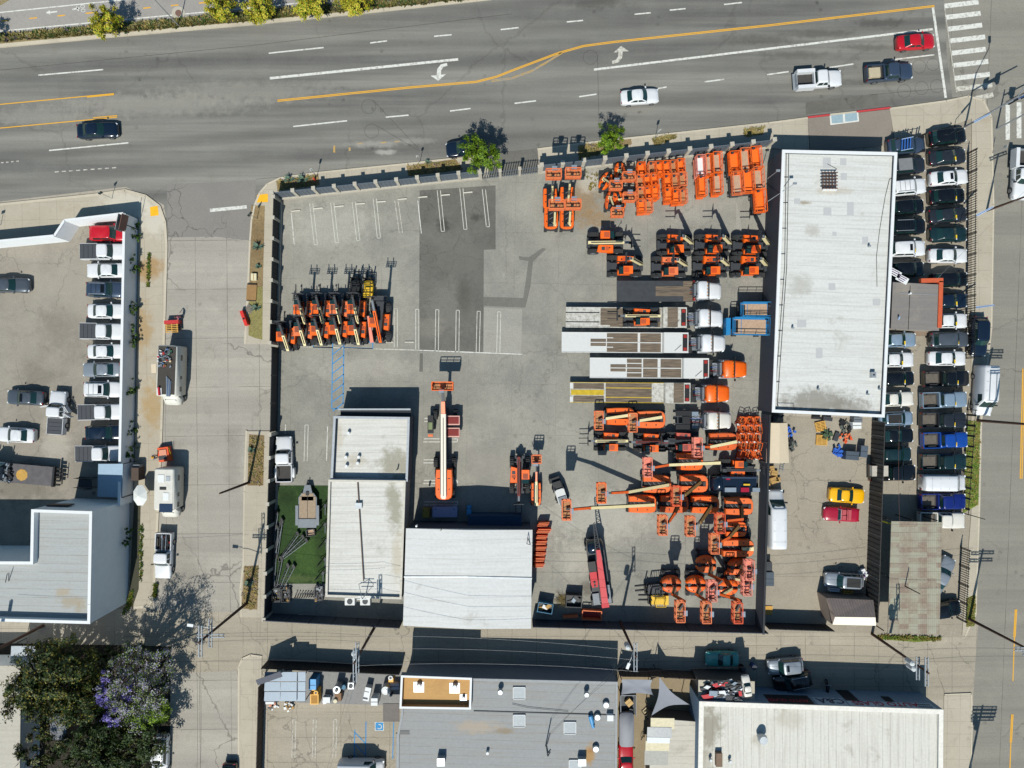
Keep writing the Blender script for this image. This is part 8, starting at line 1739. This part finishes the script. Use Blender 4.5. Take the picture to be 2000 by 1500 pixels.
for lb, x, y, n_ in (('heap of hitch parts in the left corner below the lawn', 543, 1160, 22), ('heap of frame parts second from the left below the lawn', 561, 1160, 20), ('dark machine parts heap at the lawn building corner', 625, 1157, 30)):
    t = thing('scrap_heap', lb, 'scrap', (*P(x, y), .03)); b = MB(); junk(b, -.45, .45, -.9, .9, .15, n_, [hose, dgrey, mgrey, cardb], .08, .5); rail_box(b, -.5, .5, -.8, .8, .05, .7, dgrey, .03, True, 1, 1); b.build('parts', t)
for k in range(9):
    t = thing('ground_anchor', 'black fork arm in the fan of arms laid out below the lawn', 'fork arm', (*P(578 + k * 5, 1161, .3), .03), R(70 - k * 4), 'fork arms laid out below the lawn'); t.name = 'fork_arm'; b = MB(); b.box(0, 0, .1, .9, .12, .08, hose); b.box(-.42, 0, .3, .08, .12, .45, hose); b.build('arm', t)
t = thing('box', 'pale wood box on the lawn beside the trailer ramp', 'box', (*P(607, 1040, .3), .03), R(8)); b = MB(); rail_box(b, -.5, .5, -.4, .4, .05, .5, dgrey, .04, False, 1, 1); b.box(0, 0, .1, .9, .7, .05, deck2); b.build('crate', t)
t = thing('tarp_heap', 'cream sheet dropped beside a small grate on the alley edge', 'tarp', (*P(578, 1206, .1), .02), R(8)); b = MB(); b.loft([ring_rect(-.9, .9, .35, .3, 0, .4), ring_rect(-.7, .7, .25, .2, .1, .4)], mat('cream_tarp', 'c9c0a2')); b.build('sheet', t)
# ------------------------------------------------------------------ storage lot clutter
def crate(label, px, py, sx, sy, hh, m, rz=0, nm='crate', ct='crate', z=.02):
    t = thing(nm, label, ct, (*P(px, py, hh), z), R(rz)); b = MB(); b.box(0, 0, hh / 2, sx, sy, hh, m, tx=.97, ty=.97); b.build('body', t); b = MB(); b.box(0, 0, hh + .012, sx * .94, .06, .02, dgrey if m is not cardb else mat('tape_brown', '8a6c3a', .7)); b.build('lid_seam', t); return t
t = thing('pallet', 'pallet stack with red edge near the warehouse, upper one', 'pallet', (*P(1605, 833, .5), .02), R(12)); pallet(t, 0, 0, 0, pal, 'slats', 1.1); pallet(t, 0, 0, .15, pal, 'slats', 1.1)
t = thing('pallet', 'yellow wooden pallet with green cloth behind it, lower one', 'pallet', (*P(1607, 860, .5), .02), R(-3)); pallet(t, 0, 0, 0, pal, 'slats', 1.2, 9); pallet(t, 0, 0, .15, pal, 'slats', 1.2, 9)
def heap(label, px, py, r, mats, n, nm='heap', ct='junk', hh=.5, s1=.5, parent=None):
    t = thing(nm, label, ct, (*P(px, py, .3), .02)); b = MB()
    for k in range(n): a = rnd.uniform(0, 6.28); d = r * math.sqrt(rnd.random()); b.box(math.cos(a) * d, math.sin(a) * d, rnd.uniform(.05, hh), rnd.uniform(.12, s1), rnd.uniform(.12, s1), rnd.uniform(.05, .25), rnd.choice(mats), rz=rnd.uniform(0, 3))
    b.build('pieces', t); return t
heap('heap of green cloth beside the lower pallet', 1615, 850, .7, [mat('green_cloth', '3c5038', .9)], 16); heap('heap of dark bags between the pallets and the bins', 1650, 834, .75, [mat('grey_bag', '4c524c', .8), hose], 18); heap('heap of orange straps and black cases', 1653, 852, .8, [orange2, hose, redor], 16); heap('crumpled bright blue tarpaulin left of the grey bins', 1638, 880, .75, [mat('tarp_blue', '1f56b0', .6)], 22); heap('blue tarpaulin corner sticking out under the beige tent', 1543, 845, .6, [mat('tarp_blue', '1f56b0')], 14); heap('black rubbish bags beside the beige tent', 1545, 868, .7, [hose, mat('grey_bag', '4c524c')], 16); heap('dark clutter behind the beige tent at the warehouse corner', 1518, 818, .9, [hose, dgrey], 18)
crate('grey-blue bin with ribbed lid, left of two below the blue tarp', 1665, 890, 1.7, 1.1, 1.1, mat('bin_slate', '3d4954', .6), -4, 'wheelie_bin', 'bin'); crate('grey-blue bin with round logo, right of two below the blue tarp', 1688, 882, .9, 1.5, 1.1, mat('bin_slate2', '46525f', .6), -6, 'wheelie_bin', 'bin'); crate('black case lying by the orange straps', 1634, 853, .6, 1.1, .3, dgrey, -20, 'case', 'case'); crate('white cabinet near the warehouse wall', 1674, 831, 1.1, .9, .9, cap_white, 2, 'cabinet', 'cabinet'); crate('slate cabinet touching the warehouse wall', 1676, 820, 1.1, .7, 1.0, mgrey, 0, 'cabinet', 'cabinet'); crate('black bench at the warehouse wall', 1596, 816, 1.1, .35, .5, hose, -4, 'bench', 'bench'); crate('dark bundle next to the black bench', 1617, 818, 1.2, .5, .5, dgrey, -8, 'bundle', 'bundle'); crate('grey rubbish bin with ribbed lid at the slate yard wall', 1504, 1131, 1.0, 1.8, 1.0, mat('bin_slate', '3d4954'), 0, 'wheelie_bin', 'bin'); crate('dark bin above the ribbed grey bin', 1500, 1106, 1.0, 1.1, 1.0, dgrey, 0, 'wheelie_bin', 'bin')
for i, (x, y, a, s_) in enumerate(((1507, 915, 5, .75), (1513, 924, -8, .8), (1501, 920, 10, .6), (1513, 938, 20, 1.0), (1500, 948, 0, .6), (1520, 936, -10, .6))): crate('%s cardboard box in the pile between the beige tent and the long white van' % ords[i], x, y, s_, s_ * .8, .4, cardb, a, 'cardboard_box', 'box')
t = thing('hand_truck', 'grey hand truck beside the cardboard pile', 'hand truck', (*P(1528, 913, .4), .02), R(80)); b = MB(); b.cyl((-.6, -.2, .3), (.6, -.2, .2), .03, .03, galv, 6); b.cyl((-.6, .2, .3), (.6, .2, .2), .03, .03, galv, 6); 
for k in range(4): b.cyl((-.4 + k * .28, -.2, .27), (-.4 + k * .28, .2, .27), .025, .025, galv, 6)
b.build('frame', t); tyre(t, .6, .25, .14, .08); tyre(t, .6, -.25, .14, .08)
for i, (x, y) in enumerate(((1650, 1157), (1657, 1157), (1664, 1157), (1655, 1162))): crate('%s yellow battery box in front of the gable shed' % ords[i], x, y, .4, .32, .4, mat('battery_yellow', 'c49a3a', .7), 5, 'battery_box', 'box')
crate('white bench behind the silver SUV at the gable shed', 1630, 1152, 1.3, .45, .6, cap_white, -5, 'bench', 'bench'); heap('white and violet bags by the plank fence next to the silver SUV', 1687, 1122, .6, [cap_white, mat('violet_bag', '77809f', .8)], 16, 'bag_heap', 'bags'); t = thing('pallet', 'yellow pallet by the slate wall near the fence corner', 'pallet', (*P(1502, 1193, .3), .02), R(88)); pallet(t, 0, 0, 0, pal, 'slats', .9, 9); crate('red crate at the fence corner of the slate wall', 1490, 1188, .4, .9, .6, mat('junk_red', 'b02028', .5), 0, 'crate', 'crate')
# ------------------------------------------------------------------ workshop equipment and service yard
def drum(t, name, x, y, z0, z1, r, m, n=14): b = MB(); b.cyl((x, y, z0), (x, y, z1), r, r * .95, m, n); return b.build(name, t)
my = mat('equipment_yellow', 'd19a17', .5, var=.15); mb_ = mat('equipment_blue', '3a8fc4', .5)
t = thing('compressor', 'bright blue boxed compressor on the equipment pad', 'compressor', (*P(610, 1337, 1.8), .03)); b = MB(); b.box(0, 0, .9, .9, 1.3, 1.75, mb_); b.build('housing', t); b = MB(); b.box(0, -.1, 1.79, .75, .04, .03, dgrey); b.box(-.5, -.9, .4, .5, .7, .6, dgrey); b.build('panel_seam', t)
t = thing('hopper', 'yellow steel hopper at the front of the equipment pad', 'hopper', (*P(614, 1366, 1.3), .03)); b = MB(); b.box(0, 0, .7, 1.05, 1.4, 1.2, my, tx=1, ty=.9); b.poly([(-.4, -.5, 1.32), (.4, -.5, 1.32), (.4, .5, 1.32), (-.4, .5, 1.32)], mat('hopper_shaded_yellow', '9b6c12', .7)); b.build('hopper_body', t); b = MB(); b.cyl((.3, 1.0, .3), (.3, 1.0, 1.7), .28, .28, my, 14); b.cyl((.3, 1.0, 1.7), (.3, 1.0, 1.72), .14, .14, hose, 12); b.box(-.05, 1.3, .8, .6, .5, .8, my); b.build('fan_housing', t)  # flat top panel; shade inside the hopper put into the darker yellow
t = thing('mixer', 'white machine with motor frame, third from the left on the pad', 'machine', (*P(637, 1370, 1), .03)); b = MB(); junk(b, -.4, .4, -.4, .4, .3, 12, [cap_white, whitem, mgrey], .2, .5); b.box(0, .1, .5, .9, .7, .7, cap_white); b.build('motor', t)
t = thing('dust_collector', 'round-topped dust collector with brown duct on the pad', 'machine', (*P(658, 1350, 1.6), .03)); drum(t, 'tank', 0, .2, 0, 1.7, .48, galv); b = MB(); b.cyl((0, .2, 1.7), (0, .2, 1.85), .2, .2, hose, 12); b.box(0, -1.0, .6, .8, 1.0, .9, mat('dust_brown', '7b5d42', .8)); b.cyl((-.3, -1.4, .9), (-.3, -1.4, 1.3), .3, .25, mat('cream_tarp', 'c9c0a2'), 12); b.build('duct', t)
t = thing('pump', 'small blue pump right of the dust collector', 'pump', (*P(671, 1342, .8), .03)); drum(t, 'motor', 0, 0, .1, .8, .3, bluebin); b = MB(); b.box(0, -.3, .3, .5, .4, .5, dgrey); b.build('base', t)
t = thing('roof_fan', 'square grey fan unit on the equipment pad', 'fan', (*P(685, 1340, 1), .03)); b = MB(); b.box(0, 0, .5, .7, .8, .9, galv); b.build('housing', t); b = MB(); b.cyl((0, 0, .95), (0, 0, 1.0), .28, .28, dgrey, 14); b.build('fan', t)
t = thing('ice_machine', 'white slatted machine leaning on the pad, left of the white cabinet', 'machine', (*P(716, 1356, 1.1), .03), R(-12)); b = MB(); b.box(0, 0, .55, .75, 1.7, 1.0, cap_white, shx=.05); b.build('housing', t); b = MB(); b.box(-.05, .3, 1.07, .6, .05, .03, hose); b.box(-.05, -.55, 1.07, .6, .2, .03, dgrey); b.build('vent_slot', t)
crate('white cabinet at the right front of the equipment pad', 731, 1371, .85, .95, 1.5, cap_white, 0, 'cabinet', 'cabinet', .03); t = thing('water_tank', 'round white tank at the right of the equipment pad', 'tank', (*P(753, 1349, 1.2), .03)); drum(t, 'tank', 0, 0, 0, 1.2, .55, mat('tank_white', 'b7bdbd', .5)); drum(t, 'lid', 0, 0, 1.2, 1.26, .2, galv)
t = thing('flue_fan', 'yellow fan with round outlet at the corner of the penthouse', 'fan', (*P(763, 1325, 1.5), .03)); b = MB(); b.box(0, -.3, .7, .6, .5, 1.2, my); b.build('base', t); drum(t, 'outlet', 0, .1, .2, 1.6, .3, cap_white); drum(t, 'hole', 0, .1, 1.6, 1.62, .16, hose); crate('pale patterned case by the penthouse wall', 770, 1341, 1.2, .8, .6, mat('pale_case', 'aeb2bd', .6), 0, 'case', 'case', .03); t = thing('pump', 'small grey pump below the pale patterned case', 'pump', (*P(763, 1357, .5), .03)); drum(t, 'motor', 0, 0, .05, .5, .25, mgrey); drum(t, 'cap', .1, .1, .5, .55, .12, hose)
heap('white jugs and scrap against the panel canopy', 533, 1378, .6, [cap_white, mat('salmon_cloth', 'c98a70'), hose], 22, 'junk_heap', 'junk', .6, .4); heap('white and pink scrap below the middle canopy panel', 564, 1380, .6, [cap_white, whitem, cardb], 18, 'junk_heap', 'junk', .5, .4); crate('white barrel-like box at the canopy corner', 527, 1370, 1.1, .7, .8, cap_white, 0, 'box', 'box', .03)
lt = thing('lean_to', 'low pale lean-to against the glass shop, carrying the heap of car parts', 'lean-to'); o = pm([(1364, 1328), (1474, 1331), (1474, 1371), (1364, 1369)], 3.6); b = MB(); b.prism(offset(o, .1), 0, 3.5, mat('lean_to_wall', '4d4a46', .9), cap=False); b.build('wall', lt); b = MB(); b.prism(o, 3.48, 3.6, mat('pale_slab', 'a9a190', .9), bottom=True); b.build('roof', lt)
t = heap('great heap of car parts on the lean-to roof next to the glass shop', 1418, 1350, 1.75, [hose, hose, dgrey, mgrey, console, hose, cap_white, mat('junk_red', 'b02028')], 120, 'car_part_heap', 'car parts', 1.0, .8); t.location = (*P(1418, 1350, 4.0), 3.62); t.scale = (1.5, .75, .7)
t = thing('truck_bed', 'open truck bed full of boxes between the two shade cloths', 'trailer', (*P(1227, 1378, 1.2), .02), R(90)); b = MB(); b.box(0, 0, .7, 2.6, 1.9, .1, dgrey)
for s in (-1, 1): b.box(0, s * .95, 1.0, 2.6, .08, .6, mgrey)
b.box(1.3, 0, 1.0, .08, 1.9, .6, mgrey); b.build('bed', t)
for s in (-1, 1): tyre(t, -.5, s * .8, .36, .24)
t = thing('cardboard_box', 'open cardboard carton lying in the truck bed', 'box', (*P(1229, 1373, 1.3), .8), R(40)); b = MB(); b.box(0, 0, .25, .8, .8, .5, mat('pale_card', 'b99a67', .9)); b.build('carton', t); b = MB(); b.box(0, 0, .51, .78, .06, .02, cardb); b.build('tape', t)
heap('dark scrap in the lower part of the truck bed', 1227, 1388, .6, [hose, dgrey, cardb, console], 18, 'scrap_heap', 'scrap', 1.1)
t = thing('tarp_cover', 'grey cover sheet stretched behind the red car', 'tarp', (*P(1224, 1425, 1.4), 0), R(0)); b = MB(); b.loft([ring_rect(-.95, .95, 2.2, 2.2, 1.2, .2), ring_rect(-.9, .9, 2.1, 2.1, 1.5, .2)], sail); b.build('cloth', t); b = MB()
for x in (-.8, .8):
    for y in (-1.9, 1.9): b.cyl((x, y, 0), (x, y, 1.3), .05, .05, dark_metal, 6)
b.build('stand', t)
t = thing('bicycle', 'dark bicycle leaning in the service yard', 'bicycle', (*P(1257, 1431), .02), R(60)); 
for x in (-.5, .5):
    b = MB()
    for k in range(12): a0, a1 = k * .5236, (k + 1) * .5236; b.cyl((x + .33 * math.cos(a0), .1 * math.sin(a0), .35 + .33 * math.sin(a0)), (x + .33 * math.cos(a1), .1 * math.sin(a1), .35 + .33 * math.sin(a1)), .03, .03, rubber, 5)
    b.build('wheel', t)
b = MB(); b.path([(-.5, 0, .35), (-.1, .05, .75), (.35, .06, .78), (.5, 0, .35)], .025, dark_metal); b.path([(-.1, .05, .75), (0, 0, .35), (.35, .06, .78)], .025, dark_metal); b.build('frame', t); b = MB(); b.box(-.12, .06, .85, .22, .1, .05, cardb); b.build('saddle', t)
t = thing('steps', 'light wooden steps beside the triangular shade sail', 'steps', (*P(1265, 1394, .5), .02), R(-45)); b = MB()
for k in range(5): b.box(-.5 + k * .25, 0, .15 + k * .18, .12, .8, .05, mat('pale_wood', 'b5a684', .9))
b.build('tread', t); b = MB(); b.bar((-.6, -.4, .1), (.6, -.4, .95), .05, .12, dark_metal); b.bar((-.6, .4, .1), (.6, .4, .95), .05, .12, dark_metal); b.build('stringer', t)
for lb, x, y, m in (('blue drum by the alley kerb near the teal car', 1472, 1302, mat('drum_blue', '24467a', .6)), ('dark traffic drum right of the teal car', 1450, 1305, hose)):
    t = thing('drum', lb, 'drum', (*P(x, y, .6), .02)); drum(t, 'barrel', 0, 0, 0, .9, .34, m); drum(t, 'lid', 0, 0, .9, .93, .3, dgrey)
t = thing('motorcycle', 'dark motorcycle parked in the shade of the glass shop', 'motorcycle', (*P(1611, 1340), .02), R(85))
for x in (-.7, .7): tyre(t, x, .02, .32, .14)
b = MB(); b.loft([ring_rect(-.8, .5, .12, .16, .55, .2), ring_rect(-.8, .5, .16, .2, .75, .2), ring_rect(-.6, .4, .1, .12, .95, .2)], hose); b.build('body', t); b = MB(); b.bar((.55, -.35, 1.0), (.55, .35, 1.0), .05, .05, galv); b.build('handlebar', t)
t = thing('fire_hydrant', 'red-orange hydrant pair beside the corner agaves', 'hydrant', (*P(614, 350, .4), .13)); drum(t, 'barrel', 0, 0, 0, .6, .14, mat('hydrant_red', 'b5412c', .6)); drum(t, 'cap', 0, 0, .6, .72, .1, mat('hydrant_red', 'b5412c'))
# ------------------------------------------------------------------ flatbed in the dealership lot
t = tractor('old dark flatbed truck with straw-coloured patch on its bed, at the left edge', PAINT['teal'], name='flatbed_truck', blen=5.4); t.location = (*P(-8, 922, 1.4), 0); t.rotation_euler = (0, 0, R(175))
b = MB(); b.box(-3.9, 0, 1.12, 6.0, 2.4, .16, mat('worn_steel_bed', '575456', .7, .2, var=.3, scale=1.5)); b.build('flatbed', t); b = MB(); b.cyl((-3.1, .1, 1.2), (-3.1, .1, 1.23), .75, .7, mat('straw_patch', 'b08a45', .9, var=.25), 9); b.build('sawdust', t)
b = MB(); junk(b, -2.0, -.6, -1.1, 1.1, 1.25, 30, [hose, dgrey, hose, mgrey, console], .08, .5); b.box(-7.1, 0, 1.1, .25, 2.5, .5, hose)
for k in range(5): b.box(-7.5, -1 + k * .5, .9, .5, .2, .3, hose)
b.bar((-8.0, -1, .9), (-8.0, .9, .9), .1, .1, hose); b.bar((-7.2, -.4, 1), (-8, -.4, .9), .1, .1, hose); b.bar((-7.2, .5, 1), (-8, .5, .9), .1, .1, hose); b.build('rear_rack', t)
for k in range(2):
    for s in (-1, 1): tyre(t, -4.5 - k * 1.2, s * .95, .46, .4)
# ------------------------------------------------------------------ remove the patterns the copies were made from
def kill(o):
    for c in list(o.children): kill(c)
    bpy.data.objects.remove(o)
for o in proto.values(): kill(o)
